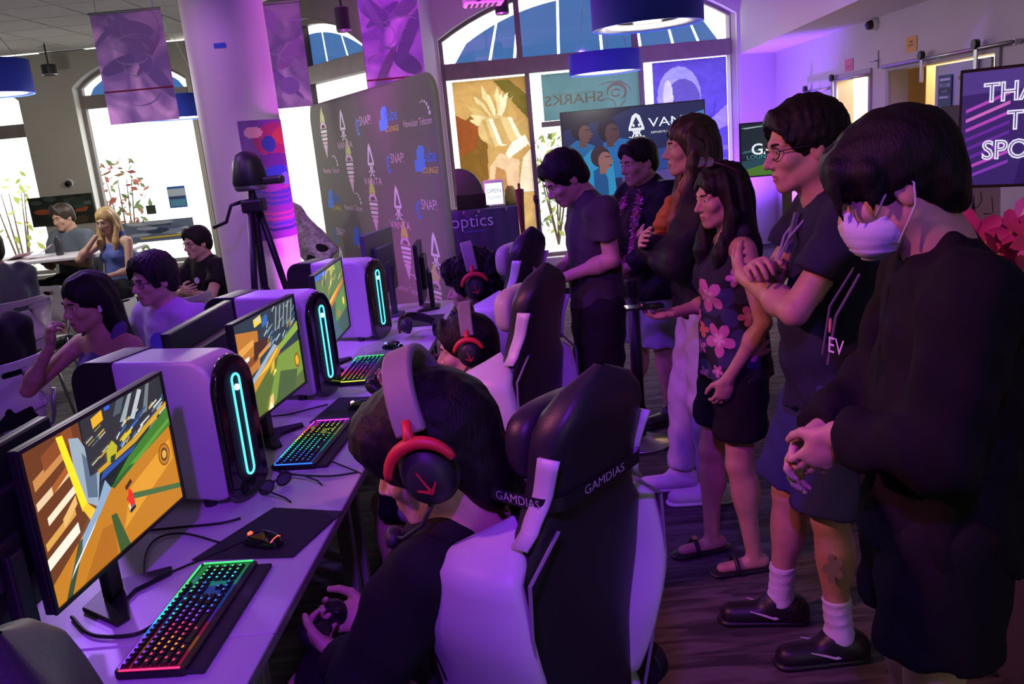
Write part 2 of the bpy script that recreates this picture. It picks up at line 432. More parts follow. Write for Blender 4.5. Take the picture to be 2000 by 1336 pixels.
# rooms seen through the right doors
M_cream = mat('cream_room_paint', (.80, .62, .36), .8)
mb = MB()
for a, b_ in ((d1a - .3, d1b + .8), (d2a - .4, d2b + .5)):
    q = lambda x, y, z: MR @ Vector((x, y, -z))
    for P in ([(a, 0, .09), (a, 0, 1.9), (a, 2.5, 1.9), (a, 2.5, .09)], [(b_, 0, .09), (b_, 0, 1.9), (b_, 2.5, 1.9), (b_, 2.5, .09)],
              [(a, 0, 1.9), (b_, 0, 1.9), (b_, 2.5, 1.9), (a, 2.5, 1.9)], [(a, 2.5, .09), (b_, 2.5, .09), (b_, 2.5, 1.9), (a, 2.5, 1.9)]):
        mb.poly([q(*p) for p in P])
struct(mb.build('wall_backroom', M_cream))
for a, w in ((d1a + .4, 190), (d2a + .5, 95)):
    L = bpy.data.lights.new('room_lamp', 'POINT'); L.energy = w; L.color = (1, .85, .55) if w < 120 else (1, .95, .75); L.shadow_soft_size = .2
    o = bpy.data.objects.new('room_lamp', L); COL.objects.link(o); o.location = MR @ Vector((a, 2.25, -.75))
# --- side / rear walls out of view, ceilings
for nm, p0, p1 in (('wall_left', (-9.5, -3.4), (-9.5, YB)), ('wall_rear', (RWx(-2.5), -3.4), (-9.5, -3.4))):
    wall(nm, p0, p1, ZL if nm == 'wall_left' else ZH, [], M_wall)
mb = MB(); mb.box((-2.8, 2.0, ZL + .09), (13.6, 11.5, .1)); mb.build('ceiling', M_tile)['kind'] = 'structure'
cl = bpy.data.objects['ceiling']
mb = MB(); mb.poly([(-9.6, 7.7, ZL + .05), (-1.0, 7.7, ZL + .05), (FA.x + .1, FA.y + .3, ZL + .05), (-9.6, YB + .3, ZL + .05)]); struct(mb.build('ceiling_left', M_grid))
struct(MB().box((1.5, 9.6, ZH + .05), (6.5, 4.4, .1)).build('ceiling_bay', M_wallw))
struct(MB().box((1.6, 7.6, (ZL + ZH) / 2), (6.2, .1, ZH - ZL + .2)).build('wall_bulkhead', M_wallw))
# ceiling tiles one by one
tile_me = None
clt = bpy.data.objects['ceiling_left']
for i in range(14):
    for j in range(8):
        x, y = -9.2 + .61 * i, 7.1 + .61 * j
        if y > YB - .1: continue
        t = (y - FB.y) / (FA.y - FB.y); xf = FB.x + (FA.x - FB.x) * t
        if x + .25 > xf or (y < 7.7 and x > -1.3): continue
        if tile_me is None: tile_me = MB().box((0, 0, 0), (.585, .585, .03)).mesh('ceiling_tile', M_tile)
        o = link('ceiling_tile', tile_me, clt); o.location = (x, min(y, YB - .31), ZL + .03)
# sloping white soffit on the right
s0, s1 = Vector((3.22, 11.2)), Vector((2.75, 6.0))
mb = MB(); zz = 2.47
A_ = [(s0.x, s0.y), (s1.x, s1.y), (RWx(6.0), 6.0), (RWx(11.46), 11.46)]
mb.prism(A_, zz, ZH + .02); struct(mb.build('soffit_right', mat('soffit_white', (.82, .80, .76), .8)))
# blue ring dropped from the ceiling
mb = MB(); cx, cy = -4.2, 4.2
for r0, r1, z0, z1 in ((3.5, 2.6, 3.262, 3.335),):
    mb.lathe([(r0, z0), (r0, z1), (r1, z1), (r1, z0), (r0, z0)], 72, Matrix.Translation((cx, cy, 0)))
o = mb.build('ceiling_ring', M_blue); struct(o)
# baseboards
MB().box((-6.7, YB - .015, .07), (5.6, .02, .12)).build('baseboard_back', M_black)['kind'] = 'structure'

# ---------------------------------------------------------------- outside the windows
M_pave = mat('outdoor_paving', (.55, .53, .5), .9, var=.1)
struct(MB().box((-2, 24, -.2), (40, 24, .1)).build('ground_outside', M_pave))
def bush(loc, rx, rz, cols, n, label, seed, group='shrubs growing outside the windows'):
    rnd = random.Random(seed); t = empty('shrub', loc, 0, label, 'shrub', group)
    mb = MB()
    for _ in range(n):
        a = rnd.uniform(0, 6.28); h = rnd.random() ** .8; r = rx * math.sqrt(rnd.random()) * (1 - .5 * abs(h - .5))
        p = Vector((r * math.cos(a), r * math.sin(a), .15 + h * rz)); s = rnd.uniform(.05, .11)
        u = Vector((rnd.uniform(-1, 1), rnd.uniform(-1, 1), rnd.uniform(-1, 1))).normalized(); w = u.orthogonal().normalized()
        mb.add([p - u * s, p - w * s * .4, p + u * s, p + w * s * .4], [(0, 1, 2, 3)], rnd.randrange(len(cols)))
    f = mb.build('foliage', cols, t); f['kind'] = 'stuff'
    st = MB()
    for k in range(5):
        a = k * 1.3; st.tube([(0, 0, 0), (rx * .3 * math.cos(a), rx * .3 * math.sin(a), rz * .5), (rx * .5 * math.cos(a), rx * .5 * math.sin(a), rz * .9)], [.02, .014, .006], 6)
    st.build('stem', mat('bark', (.12, .08, .05), .9), t)
lf = [mat('leaf_red', (.30, .05, .03), .6), mat('leaf_green', (.10, .16, .04), .6), mat('leaf_brown', (.25, .14, .05), .6)]
p = PY(250, 470, 14.0); bush((p.x, 14.0, -.15), .5, 1.95, lf, 170, 'leafy red and green shrub outside the arched window by the stickers', 3)
p = PY(30, 430, 14.5); bush((p.x, 14.5, -.15), .5, 1.9, [mat('leaf_yellow', (.35, .4, .06), .6)], 50, 'yellow green shrub outside the window at the wall end', 5)
p = PY(1078, 300, 14.5); bush((p.x, 14.5, -.15), .6, 1.7, [lf[1], MATS['leaf_yellow']], 160, 'green shrub outside the glass under the shark window film', 6)

# ================================================================== FURNITURE AND GEAR
M_desk = mat('desk_white_laminate', (.72, .70, .74), .32, var=.03, vscale=3)
M_dedge = mat('desk_edge_grey', (.22, .21, .22), .5)
def xf(Y): return -.665 + .063 * Y          # front edge of the desk row
DESK_Z = .74
_fd = Vector((.063, 1, 0)).normalized()
seams = [.62, 1.62, 2.56, 3.62, 4.62, 5.36]
dn = ['bottom-most keyboard and the first lit tower', 'orange game screen and first mouse', 'green field game screen', 'far game screen and tower', 'headset left lying beside the backdrop']
dl = ['white desk at the near end of the gaming row', 'white desk carrying the monitor with the orange game and red car',
      'white desk carrying the monitor with the green field and yellow cliff', 'white desk carrying the farthest lit game monitor', 'white desk at the far end of the row by the logo backdrop']
for i in range(5):
    y0, y1 = seams[i] + .002, seams[i + 1] - .002; ym = (y0 + y1) / 2
    root = empty('desk', (xf(ym) - .43, ym, 0), 0, dl[i], 'desk', 'white desks of the gaming row')
    o = Vector((xf(ym) - .43, ym, 0)); P = [(xf(y0) - .86, y0), (xf(y0), y0), (xf(y1), y1), (xf(y1) - .86, y1)]
    MB().prism([(x - o.x, y - o.y) for x, y in P], DESK_Z - .028, DESK_Z).build('desk_top', M_desk, root, bevel=.004)
    MB().prism([(x - o.x + (.001 if k in (1, 2) else 0), y - o.y) for k, (x, y) in enumerate([(xf(y0) - .004, y0), (xf(y0) + .001, y0), (xf(y1) + .001, y1), (xf(y1) - .004, y1)])], DESK_Z - .026, DESK_Z - .003).build('edge_band', M_dedge, root)
    for sx in (-.78, -.08):
        for yy in (y0 + .06, y1 - .06):
            MB().box((xf(yy) + sx - o.x, yy - o.y, (DESK_Z - .028) / 2), (.045, .045, DESK_Z - .028)).build('leg', M_dedge, root, bevel=.004)
    MB().box((-.35, 0, .5), (.018, y1 - y0 - .2, .36)).build('modesty_panel', M_dedge, root)

# ---- gaming tower
M_pcwhite = mat('tower_white_shell', (.62, .60, .66), .38, bump=.02, bscale=300)
M_cyan = mat_emit('led_cyan', (.08, .75, .95), 2.6); M_ledw = mat_emit('led_white', (.7, .95, 1.0), 4.0)
def tower(front, rear, ztop, label):
    """front/rear: the near top edge of the tower's camera-side panel"""
    f = Vector((front[0] - rear[0], front[1] - rear[1], 0)); f.normalize(); r = Vector((f.y, -f.x, 0))
    W, L, Hh = .175, .50, ztop - DESK_Z - .001
    c = Vector((front[0], front[1], 0)) - f * (L / 2) - r * (W / 2)
    t = empty('gaming_tower', (c.x, c.y, DESK_Z + .001), math.atan2(-f.x, f.y), label, 'computer', 'rounded gaming towers on the desks')
    My = Mframe((0, 0, 0), (0, 1, 0), (0, 0, 1), (1, 0, 0))          # prism profile drawn in (y, z), extruded along x
    def prof(y0, y1, z0, z1, r0, r1):
        pts = []
        for cx, cy, a0, r_ in ((y1 - r1, z1 - r1, 0, r1), (y0 + r0, z1 - r0, 90, r0), (y0 + .03, z0 + .03, 180, .03), (y1 - .05, z0 + .05, 270, .05)):
            for k in range(9): a = rad(a0 + 90 * k / 8); pts.append((cx + r_ * math.cos(a), cy + r_ * math.sin(a)))
        return pts
    MB().prism(prof(-L / 2 + .03, L / 2 - .012, .018, Hh, .09, .075), -W / 2, W / 2, My).build('side_shell', M_pcwhite, t, smooth=True, bevel=.012, seg=3)
    MB().prism(prof(-L / 2, -L / 2 + .16, .012, Hh + .003, .075, .004), -W / 2 - .003, W / 2 + .003, My).build('rear_shell', M_black, t, smooth=True, bevel=.01, seg=3)
    # front oval
    st = []; hw, hz = W / 2 + .006, Hh
    for k in range(17): a = rad(180 * k / 16); st.append((hw * math.cos(a), hz - hw * 1.15 + hw * 1.15 * math.sin(a)))
    for k in range(17): a = rad(180 + 180 * k / 16); st.append((hw * math.cos(a), hw * .55 + hw * .55 * math.sin(a)))
    Mf = Mframe((0, L / 2 - .02, 0), (-1, 0, 0), (0, 0, 1), (0, 1, 0))
    MB().prism(st, 0, .024, Mf).build('front_bezel', M_blackg, t, smooth=True, bevel=.008, seg=3)
    ins = [(x * .62, .06 + (z - .0) * .80) for x, z in st]
    MB().prism(ins, .0245, .026, Mf).build('front_grille', mat('tower_grille', (.02, .02, .022), .6), t)
    rw, za, zb = .018, .075, Hh - .06; loop = []
    for k in range(13): a = rad(180 * k / 12); loop.append((rw * math.cos(a), zb - rw + rw * math.sin(a)))
    for k in range(13): a = rad(180 + 180 * k / 12); loop.append((rw * math.cos(a), za + rw + rw * math.sin(a)))
    lo = MB().tube([Mf @ Vector((x, z, .0275)) for x, z in loop], .0034, 6, closed=True).build('light_loop', M_cyan, t, smooth=True)
    MB().lathe([(0, 0), (.009, 0), (.009, .005), (0, .006)], 16, Mf @ Matrix.Translation((0, zb - .04, .026))).build('power_button', M_ledw, t)
    for sx in (-.07, .07):
        for sy in (-.17, .15): MB().cyl((sx, sy, 0), (sx, sy, .02), .018, .02, 12).build('foot', M_black, t)
    return t
tower((-.845, 2.30), (-1.35, 2.46), 1.185, 'white and black gaming tower beside the orange game screen, cyan light loop')
tower((-.80, 3.33), (-1.30, 3.50), 1.18, 'white and black gaming tower behind the green field monitor, cyan light loop')
tower((-.71, 4.33), (-1.20, 4.53), 1.165, 'white and black gaming tower nearest the logo backdrop, behind the far monitor')

# ---- monitors
M_bez = mat('monitor_black', (.010, .010, .012), .4)
def E_(h, s=1.0):
    h = h.lstrip('#'); c = [int(h[i:i + 2], 16) / 255 for i in (0, 2, 4)]; c = [(x / 12.92 if x <= .04045 else ((x + .055) / 1.055) ** 2.4) for x in c]
    return mat_emit('screen_%s_%d' % (h, int(s * 100)), tuple(c), s)
def P_(h, rough=.6):
    h = h.lstrip('#'); c = [int(h[i:i + 2], 16) / 255 for i in (0, 2, 4)]; c = [(x / 12.92 if x <= .04045 else ((x + .055) / 1.055) ** 2.4) for x in c]
    return mat('print_%s' % h, tuple(c), rough)
def game_a():
    q = []; a = lambda h, p, s=1.15: q.append((E_(h, s), p))
    a('#C27C1C', [(0, 0), (1, 0), (1, .60), (.45, .45), (.0, .14)])                       # orange floor
    a('#B06A18', [(.18, 0), (.42, 0), (.44, .22), (.36, .24)]); a('#E09A2C', [(.5, .12), (.98, .34), (.98, .5), (.6, .36)])
    a('#3E5A2E', [(.44, .0), (.52, .0), (.47, .27), (.43, .28)]); a('#4A6B3A', [(.55, .30), (1, .08), (1, .12), (.58, .33)])
    a('#3A4A30', [(.06, .0), (.1, .0), (.24, .28), (.2, .28)])
    a('#6B3A18', [(0, .14), (.35, .38), (.35, 1), (0, 1)])                                 # left stand, brown
    for k, (h, x, y, w, hh) in enumerate([('#E7C9A0', .02, .62, .22, .05), ('#C98A4A', .03, .74, .2, .07), ('#F2E3C4', .06, .5, .2, .05), ('#8C4A1E', .1, .82, .2, .1), ('#D8A04A', .02, .36, .2, .05), ('#F6EBD6', .0, .24, .22, .07), ('#A85C22', .12, .66, .14, .05), ('#E6B66A', .14, .42, .1, .06)]):
        a(h, [(x, y), (x + w, y + .09), (x + w, y + hh + .09), (x, y + hh)])
    a('#9AA9B8', [(.26, .52), (.36, .40), (.42, .62), (.33, .9), (.27, .93)])              # glassy dome
    a('#5C6E86', [(.31, .5), (.37, .46), (.40, .64), (.33, .8)])
    a('#F2C81E', [(.20, .98), (.24, .97), (.30, .46), (.26, .44)], 1.5)                    # yellow pole
    a('#E8B52A', [(.26, .46), (.30, .47), (.36, .36), (.30, .34)], 1.3)
    a('#2C2F33', [(.35, .62), (.62, .60), (1, .66), (1, 1), (.36, 1)])                     # stadium, dark
    a('#4E5A66', [(.58, .9), (.64, .9), (.69, 1), (.63, 1)]); a('#9AA4AA', [(.62, .84), (.72, .99), (.75, .99), (.66, .82)])
    a('#B9C0C2', [(.70, .82), (.80, .99), (.83, .97), (.73, .8)]); a('#707A80', [(.8, .8), (.84, .8), (.9, .99), (.87, .99)])
    a('#E0A21E', [(.43, .90), (.51, .92), (.51, .99), (.43, .97)], 1.3); a('#2C5BC4', [(.53, .97), (.57, .97), (.57, 1), (.53, 1)], 1.4)
    rn = random.Random(2)
    for k in range(36):
        x, y = rn.uniform(.52, .98), rn.uniform(.63, .82); w = rn.uniform(.03, .09)
        a(rn.choice(['#3E6FB5', '#AEBFCE', '#2A4F8E', '#6F7C86', '#D2D8DC', '#C9A032']), [(x, y), (min(1, x + w), y + .03), (min(1, x + w), y + .042), (x, y + .014)])
    for k in range(12):
        x, y = rn.uniform(.36, .5), rn.uniform(.66, .88)
        a(rn.choice(['#8A7A3A', '#B8B4A0', '#D6A53A', '#55606A']), [(x, y), (x + .05, y + .02), (x + .05, y + .03), (x, y + .012)])
    a('#2E4F9E', [(.40, .55), (.66, .60), (.7, .63), (.43, .60)])
    a('#C79A24', [(.40, .60), (.7, .645), (1, .76), (1, .79), (.68, .68), (.40, .63)], 1.2)
    a('#3F7A26', [(.46, .46), (.62, .58), (.8, .66), (1, .745), (1, .60), (.62, .50)]); a('#5E9A34', [(.56, .5), (1, .66), (1, .63), (.6, .48)])
    a('#2F5E22', [(.48, .44), (.66, .51), (.62, .52), (.46, .47)])
    a('#8CA6C4', [(.20, .22), (.36, .36), (.46, .46), (.43, .54), (.35, .42), (.22, .30)]); a('#DDE6EE', [(.10, .10), (.30, .30), (.33, .34), (.14, .16)])
    a('#B9B128', [(.47, .64), (.53, .62), (.56, .70), (.53, .76), (.48, .72)]); a('#2F3A24', [(.49, .62), (.52, .61), (.54, .66), (.5, .66)])
    a('#D9C026', [(.60, .70), (.68, .73), (.68, .76), (.6, .73)]); a('#E0A030', [(.83, .69), (.9, .71), (.9, .74), (.84, .72)])
    a('#7A4A12', blob(.90, .42, .052, .085)); a('#C07A22', blob(.90, .42, .044, .074)); a('#5A3A14', blob(.90, .42, .030, .052)); a('#E0A84A', blob(.90, .42, .02, .032))
    a('#6E6A5E', [(.545, .21), (.60, .23), (.60, .26), (.545, .25)]); a('#D8281C', [(.55, .24), (.60, .25), (.595, .34), (.575, .38), (.555, .31)], 1.4); a('#F5D2C0', [(.55, .22), (.565, .24), (.56, .28), (.55, .26)], 1.2)
    a('#4A2A10', [(.555, .37), (.61, .40), (.60, .43), (.55, .40)]); a('#1E1A16', [(.555, .2), (.6, .215), (.6, .235), (.555, .225)])
    return q
def game_b(var=0):
    q = []; a = lambda h, p, s=1.1: q.append((E_(h, s), p))
    a('#5B6E2A', [(0, 0), (1, 0), (1, .55), (.55, .50), (0, .25)]); a('#7C9A3A', [(.3, 0), (1, .15), (1, .5), (.6, .46)]); a('#4C6330', [(.45, 0), (.8, 0), (.9, .2), (.6, .3)])
    a('#2E3B44', [(0, .45), (1, .5), (1, 1), (0, 1)])
    a('#C07A2A', [(0, .40), (.3, .48), (.34, .84), (0, .92)]); a('#E6A24A', [(.03, .66), (.26, .72), (.26, .78), (.03, .74)]); a('#8A4A1A', [(.05, .5), (.3, .56), (.3, .62), (.05, .6)])
    a('#F0E6D0', [(.0, .57), (.16, .60), (.16, .64), (0, .62)]); a('#4A2C14', [(.22, .56), (.5, .62), (.46, .72), (.26, .74)]); a('#D8933C', [(.28, .55), (.55, .63), (.5, .66), (.3, .6)])
    a('#E3C43A', [(.30, .88), (.42, .90), (.42, .98), (.3, .96)], 1.3); a('#3A66B0', [(.42, .84), (.52, .86), (.52, .96), (.42, .94)]); a('#CFCFC4', [(.34, .92), (.39, .93), (.39, .97), (.34, .96)])
    rn = random.Random(7 + var)
    for k in range(42):
        x, y = rn.uniform(.42, .96), rn.uniform(.58, .97); w = rn.uniform(.03, .10)
        a(rn.choice(['#3C6A94', '#7FA0B4', '#24486E', '#93A0A0', '#C8D0CC', '#B89A3A', '#1C2A34']), [(x, y), (min(1, x + w), y + .05), (min(1, x + w), y + .062), (x, y + .016)])
    for k in range(5):
        x = .6 + .07 * k; a('#AEB6B4', [(x, .74), (x + .012, .74), (x + .09, .98), (x + .075, .98)])
    a('#9FB2C8', [(.0, .22), (.42, .50), (.6, .58), (.55, .62), (.0, .33)]); a('#C98E24', [(.05, .30), (.3, .43), (.56, .56), (.7, .60), (.62, .50), (.36, .38), (.1, .24)], 1.2); a('#E8B93A', [(.2, .38), (.4, .46), (.62, .58), (.6, .55), (.4, .42)], 1.3)
    a('#8DAE3E', [(.6, .56), (1, .72), (1, .62), (.64, .52)]); a('#D4B23A', [(.42, .34), (.50, .38), (.52, .46), (.47, .44)], 1.2); a('#F4D25A', [(.45, .3), (.53, .34), (.5, .37)], 1.4)
    a('#8A6A14', blob(.90, .30, .05, .09)); a('#E0A22A', blob(.90, .30, .03, .055), 1.3); a('#E8C07A', [(.30, .0), (.36, .12), (.42, .14), (.40, .02)], 1.2); a('#F8F0D0', [(.32, .0), (.36, .07), (.39, .0)], 1.3)
    return q
def game_c():
    q = []; a = lambda h, p, s=1.1: q.append((E_(h, s), p))
    a('#3E5A4A', [(0, 0), (1, 0), (1, .6), (0, .4)]); a('#5F8A3A', [(.5, .2), (1, .3), (1, .62), (.6, .52)])
    a('#42606E', [(0, 0), (.7, 0), (.5, .3), (.0, .32)])
    a('#5C7A36', [(0, .5), (1, .6), (1, 1), (0, 1)]); a('#2C6AC0', [(.0, .93), (.35, .9), (.5, .97), (.45, 1), (.0, 1)], 1.3); a('#6A7A3A', blob(.36, .86, .22, .08)); a('#A8B84A', [(.55, .86), (.75, .92), (.72, 1), (.5, .98)])
    rn = random.Random(11)
    for k in range(30):
        x, y = rn.uniform(.1, .95), rn.uniform(.52, .95); w = rn.uniform(.05, .14)
        a(rn.choice(['#C79A2C', '#8A9AA0', '#3C4A50', '#D8C060', '#6E4A1E', '#274A6A']), [(x, y), (min(1, x + w), y + .06), (min(1, x + w), y + .08), (x, y + .025)])
    a('#B8741E', [(0, .33), (.4, .45), (.95, .66), (1, .74), (.7, .66), (.3, .56), (0, .47)], 1.2); a('#E8AE3A', [(.1, .42), (.5, .55), (.9, .7), (.5, .6), (.1, .48)], 1.3)
    a('#D06A3A', blob(.66, .30, .03, .06)); a('#E8C84A', blob(.88, .42, .03, .06), 1.3)
    return q
def monitor(c, ang, pic, label, W=.545, Hh=.335, zb=.875, tilt=0, group='black gaming monitors on the desks', base=None, back=M_bez, stand=True):
    """c: centre of the screen foot print; ang: direction the screen faces"""
    t = empty('monitor', (c[0], c[1], DESK_Z + .001), ang - math.pi / 2, label, 'monitor', group)   # local +y is the facing direction
    z0 = zb - DESK_Z; b_ = .009
    MB().box((0, -.014, z0 + Hh / 2), (W + 2 * b_, .022, Hh + 2 * b_)).build('housing', back, t, bevel=.004)
    MB().box((0, -.038, z0 + Hh / 2), (W * .62, .03, Hh * .6)).build('rear_cover', back, t, bevel=.012)
    fr = MB()
    for cx, cz, dx, dz in ((0, -b_ / 2, W + 2 * b_, b_), (0, Hh + b_ / 2, W + 2 * b_, b_), (-W / 2 - b_ / 2, Hh / 2, b_, Hh), (W / 2 + b_ / 2, Hh / 2, b_, Hh)): fr.box((cx, -.001, z0 + cz), (dx, .006, dz))
    fr.build('bezel', back, t)
    Ms = Mframe((0, -.0028, z0 + Hh / 2), (-1, 0, 0), (0, 0, 1), (0, 1, 0))
    picture('screen', pic, W, Hh, Ms, t, eps=.00005, base=base or E_('#20262A', .8))
    if stand:
        s = MB(); s.box((0, -.065, (z0 + .15) / 2 + .01), (.05, .028, z0 + .15)); s.box((0, -.05, z0 + .14), (.09, .03, .09)); s.build('stand_post', back, t, bevel=.006)
        MB().prism([(-.13, .015), (-.10, .03), (-.02, -.02), (.02, -.02), (.10, .03), (.13, .015), (.06, -.11), (-.06, -.11)], 0, .012).build('stand_base', back, t, bevel=.004)
    return t
def ang_of(a, b): return math.atan2(-(b[0] - a[0]), (b[1] - a[1]))   # facing = right of a->b
monitor((-.934, 1.826), ang_of((-.965, 1.549), (-.903, 2.102)), game_a(), 'monitor showing a red car driving over an orange arena floor')
monitor((-.846, 2.905), ang_of((-.88, 2.674), (-.805, 3.15)), game_b(), 'monitor showing a green field with an orange wall and yellow ledge', W=.50)
monitor((-.81, 3.88), ang_of((-.79, 3.568), (-.771, 4.189)), game_c(), 'monitor with a blue sky patch in its game, nearest the backdrop tower', W=.56)
off = [(E_('#15181c', .3), [(0, 0), (1, 0), (1, 1), (0, 1)])]
M_grey = mat('monitor_back_slate', (.10, .115, .15), .5)
monitor((-1.06, 1.50), math.pi * .985, off, 'black monitor turned away behind the orange game screen')
monitor((-1.075, 2.87), math.pi * .985, off, 'black monitor turned away behind the green field screen')
monitor((-.75, 5.02), math.pi * .93, off, 'slate grey monitor back standing before the logo backdrop', back=M_grey, zb=.88, W=.46, Hh=.36)
monitor((-.53, 5.13), math.pi * 1.0, off, 'dark monitor seen edge on before the logo backdrop', W=.30, Hh=.34, zb=.80)

# ---- keyboards
M_key = mat('key_black', (.015, .015, .017), .5)
RGB = ['#F02A6A', '#F0803A', '#C8E03A', '#3AE06A', '#2AD8D0', '#2A6AF0', '#7A3AF0', '#D03AE0']
def glow(i): return E_(RGB[i % 8], 2.0)
def keyboard(c, ang, scheme, label, single):
    """local x runs along the keys (left to right for the player), local y away from the player"""
    t = empty('keyboard', (c[0], c[1], DESK_Z + .001), ang, label, 'keyboard', 'glowing gaming keyboards on the desks')
    W, D = .44, .15
    MB().prism(rrect(-W / 2, -D / 2, W / 2, D / 2, .012), 0, .018).build('case', M_black, t, bevel=.003)
    MB().box((0, -.085, .006), (W * .98, .05, .010)).build('wrist_rest', mat('wrist_rest', (.03, .03, .035), .7), t, bevel=.004)
    rows = 6; P = .0192; n = 0; allk = {}
    meshes = {}
    def keymesh(w, ci):
        k = (round(w, 3), ci)
        if k not in meshes:
            mb = MB(); hw, hd = w / 2 - .0011, .0081
            v = [(-hw, -hd, 0), (hw, -hd, 0), (hw, hd, 0), (-hw, hd, 0), (-hw + .0018, -hd + .0015, .0075), (hw - .0018, -hd + .0015, .0075), (hw - .0018, hd - .003, .0075), (-hw + .0018, hd - .003, .0075)]
            mb.add(v, [(4, 5, 6, 7), (0, 1, 5, 4), (1, 2, 6, 5), (2, 3, 7, 6), (3, 0, 4, 7)])
            mb.add([(-.0034, -.001, .0077), (.0034, -.001, .0077), (.0034, .0034, .0077), (-.0034, .0034, .0077)], [(0, 1, 2, 3)], 1)
            meshes[k] = mb.mesh('key', [M_key, glow(ci)])
        return meshes[k]
    bars = MB(); bm_ = []
    for r in range(rows):
        y = .056 - r * P - (.004 if r else 0); x = -W / 2 + .012
        wl = [1] * 15 if r < 4 else [1] * 15
        if r == 5: wl = [1.25, 1.25, 1.25, 6.25, 1.25, 1.25, 1.25, 1.25]
        elif r == 4: wl = [2.25] + [1] * 10 + [2.75]
        elif r == 3: wl = [1.75] + [1] * 11 + [2.25]
        elif r == 2: wl = [1.5] + [1] * 12 + [1.5]
        elif r == 1: wl = [1] * 13 + [2]
        else: wl = [1] * 15
        wl = wl + ['gap', 1, 1, 1] if r in (0, 1, 2, 5) else wl + ['gap', 'skip', 1, 'skip'] if r == 4 else wl + ['gap', 'skip', 'skip', 'skip']
        if r > 0: wl = wl + ['gap', 1, 1, 1, 1]
        for w in wl:
            if w == 'gap': x += .006; continue
            ww = (1 if w == 'skip' else w) * P * .925
            if w != 'skip':
                u = (x + ww / 2) / W + .5; ci = int(scheme(u, r / 5)) % 8
                me = keymesh(ww, ci); o = link('key', me, t) if single else None
                if single: o.location = (x + ww / 2, y, .0182)
                else: allk.setdefault(id(me), (me, []))[1].append((x + ww / 2, y, .0182))
            x += ww
    if not single:
        mb = MB(); mats = [M_key]
        for me, pos in allk.values():
            g = me.materials[1]
            if g not in mats: mats.append(g)
            gi = mats.index(g)
            for p in pos:
                b0 = len(mb.v); mb.v.extend((v.co.x + p[0], v.co.y + p[1], v.co.z + p[2]) for v in me.vertices)
                for pl in me.polygons: mb.f.append(tuple(b0 + i for i in pl.vertices)); mb.m.append(gi if pl.material_index else 0)
        mb.build('keys', mats, t, fixn=False)['kind'] = 'stuff'
    # glowing rows between the keys and light bars at both ends
    for k in range(8):
        x0 = -W / 2 + .012 + k * (W - .024) / 8
        MB().box((x0 + (W - .024) / 16, .067, .0196), ((W - .024) / 8, .003, .003)).build('light_bar', glow(int(scheme((k + .5) / 8, 0))), t)
        MB().box((x0 + (W - .024) / 16, .0, .0183), ((W - .024) / 8 * .98, .118, .0006)).build('glow_plate', E_(RGB[int(scheme((k + .5) / 8, .5)) % 8], .22), t)
    for sx in (-1, 1): MB().box((sx * (W / 2 - .004), 0, .0196), (.003, .125, .003)).build('light_bar', glow(int(scheme(0 if sx < 0 else .99, .5))), t)
    return t
kang = math.pi / 2 - .06
keyboard((-.765, 1.71), kang, lambda u, v: [0, 1, 0, 6, 5, 5, 4, 3][min(7, int(u * 8))] if v > .3 else [6, 6, 5, 4, 4, 3, 3, 3][min(7, int(u * 8))], 'keyboard glowing pink to green below the orange game screen', True)
keyboard((-.715, 2.785), kang - .05, lambda u, v: [5, 4, 4, 3, 2, 1, 0, 7][min(7, int(u * 8))] if v < .4 else [5, 5, 4, 4, 3, 2, 2, 7][min(7, int(u * 8))], 'keyboard glowing blue to pink before the green field screen', True)
keyboard((-.695, 3.73), kang, lambda u, v: [2, 1, 0, 7, 6, 5, 4, 3][min(7, int(u * 8))], 'keyboard glowing yellow to green before the far screen', False)

# ---- mouse mats, mice, cables, headset
M_pad = mat('mouse_mat_cloth', (.028, .028, .036), .8, bump=.2, bscale=400)
def matpad(pts, label):
    c = sum((Vector((x, y, 0)) for x, y in pts), Vector()) / len(pts)
    o = MB().prism([(x - c.x, y - c.y) for x, y in pts], 0, .004).build('mouse_mat', M_pad, bevel=.002); o.location = (c.x, c.y, DESK_Z + .0012)
    tag(o, label, 'mouse mat', 'dark mouse mats on the desks')
matpad([(-.87, 1.99), (-.73, 2.275), (-.515, 2.205), (-.60, 1.955)], 'dark mouse mat between the orange game keyboard and the desk edge')
matpad([(-.79, 3.04), (-.73, 3.34), (-.50, 3.29), (-.535, 2.99)], 'dark mouse mat lit violet at its edge beside the blue keyboard')
matpad([(-.62, 4.62), (-.60, 4.90), (-.38, 4.88), (-.40, 4.60)], 'dark mouse mat at the far end of the desks by the backdrop')
def mouse(c, ang, led, label):
    t = empty('mouse', (c[0], c[1], DESK_Z + .0062), ang, label, 'mouse', 'black gaming mice')
    def fn(u, v):
        a = 2 * math.pi * u; z = math.sin(v * math.pi / 2); k = math.cos(v * math.pi / 2)
        return ((.032 - .006 * math.cos(2 * a)) * math.cos(a) * k * 1.0, .06 * math.sin(a) * k - .004, .037 * z * (1 - .12 * math.sin(a)))
    MB().grid(fn, 28, 10, cu=True).build('shell', M_blackg, t, smooth=True)
    MB().cyl((-.0035, .034, .024), (.0035, .034, .024), .0075, n=16).build('scroll_wheel', led, t)
    MB().tube([(-.02, -.045, .018), (-.008, -.05, .026), (.008, -.05, .026), (.02, -.045, .018)], .0012, 6).build('light_strip', led, t)
mouse((-.70, 2.04), 1.15, E_('#FF5030', 3), 'black mouse with a red lit wheel on the mat by the orange screen')
mouse((-.61, 3.15), 1.2, E_('#FF90B0', 4), 'black mouse with a pink lit strip on the violet edged mat')
mouse((-.60, 4.12), 1.2, E_('#8090FF', 2), 'black mouse beside the yellow to green keyboard')
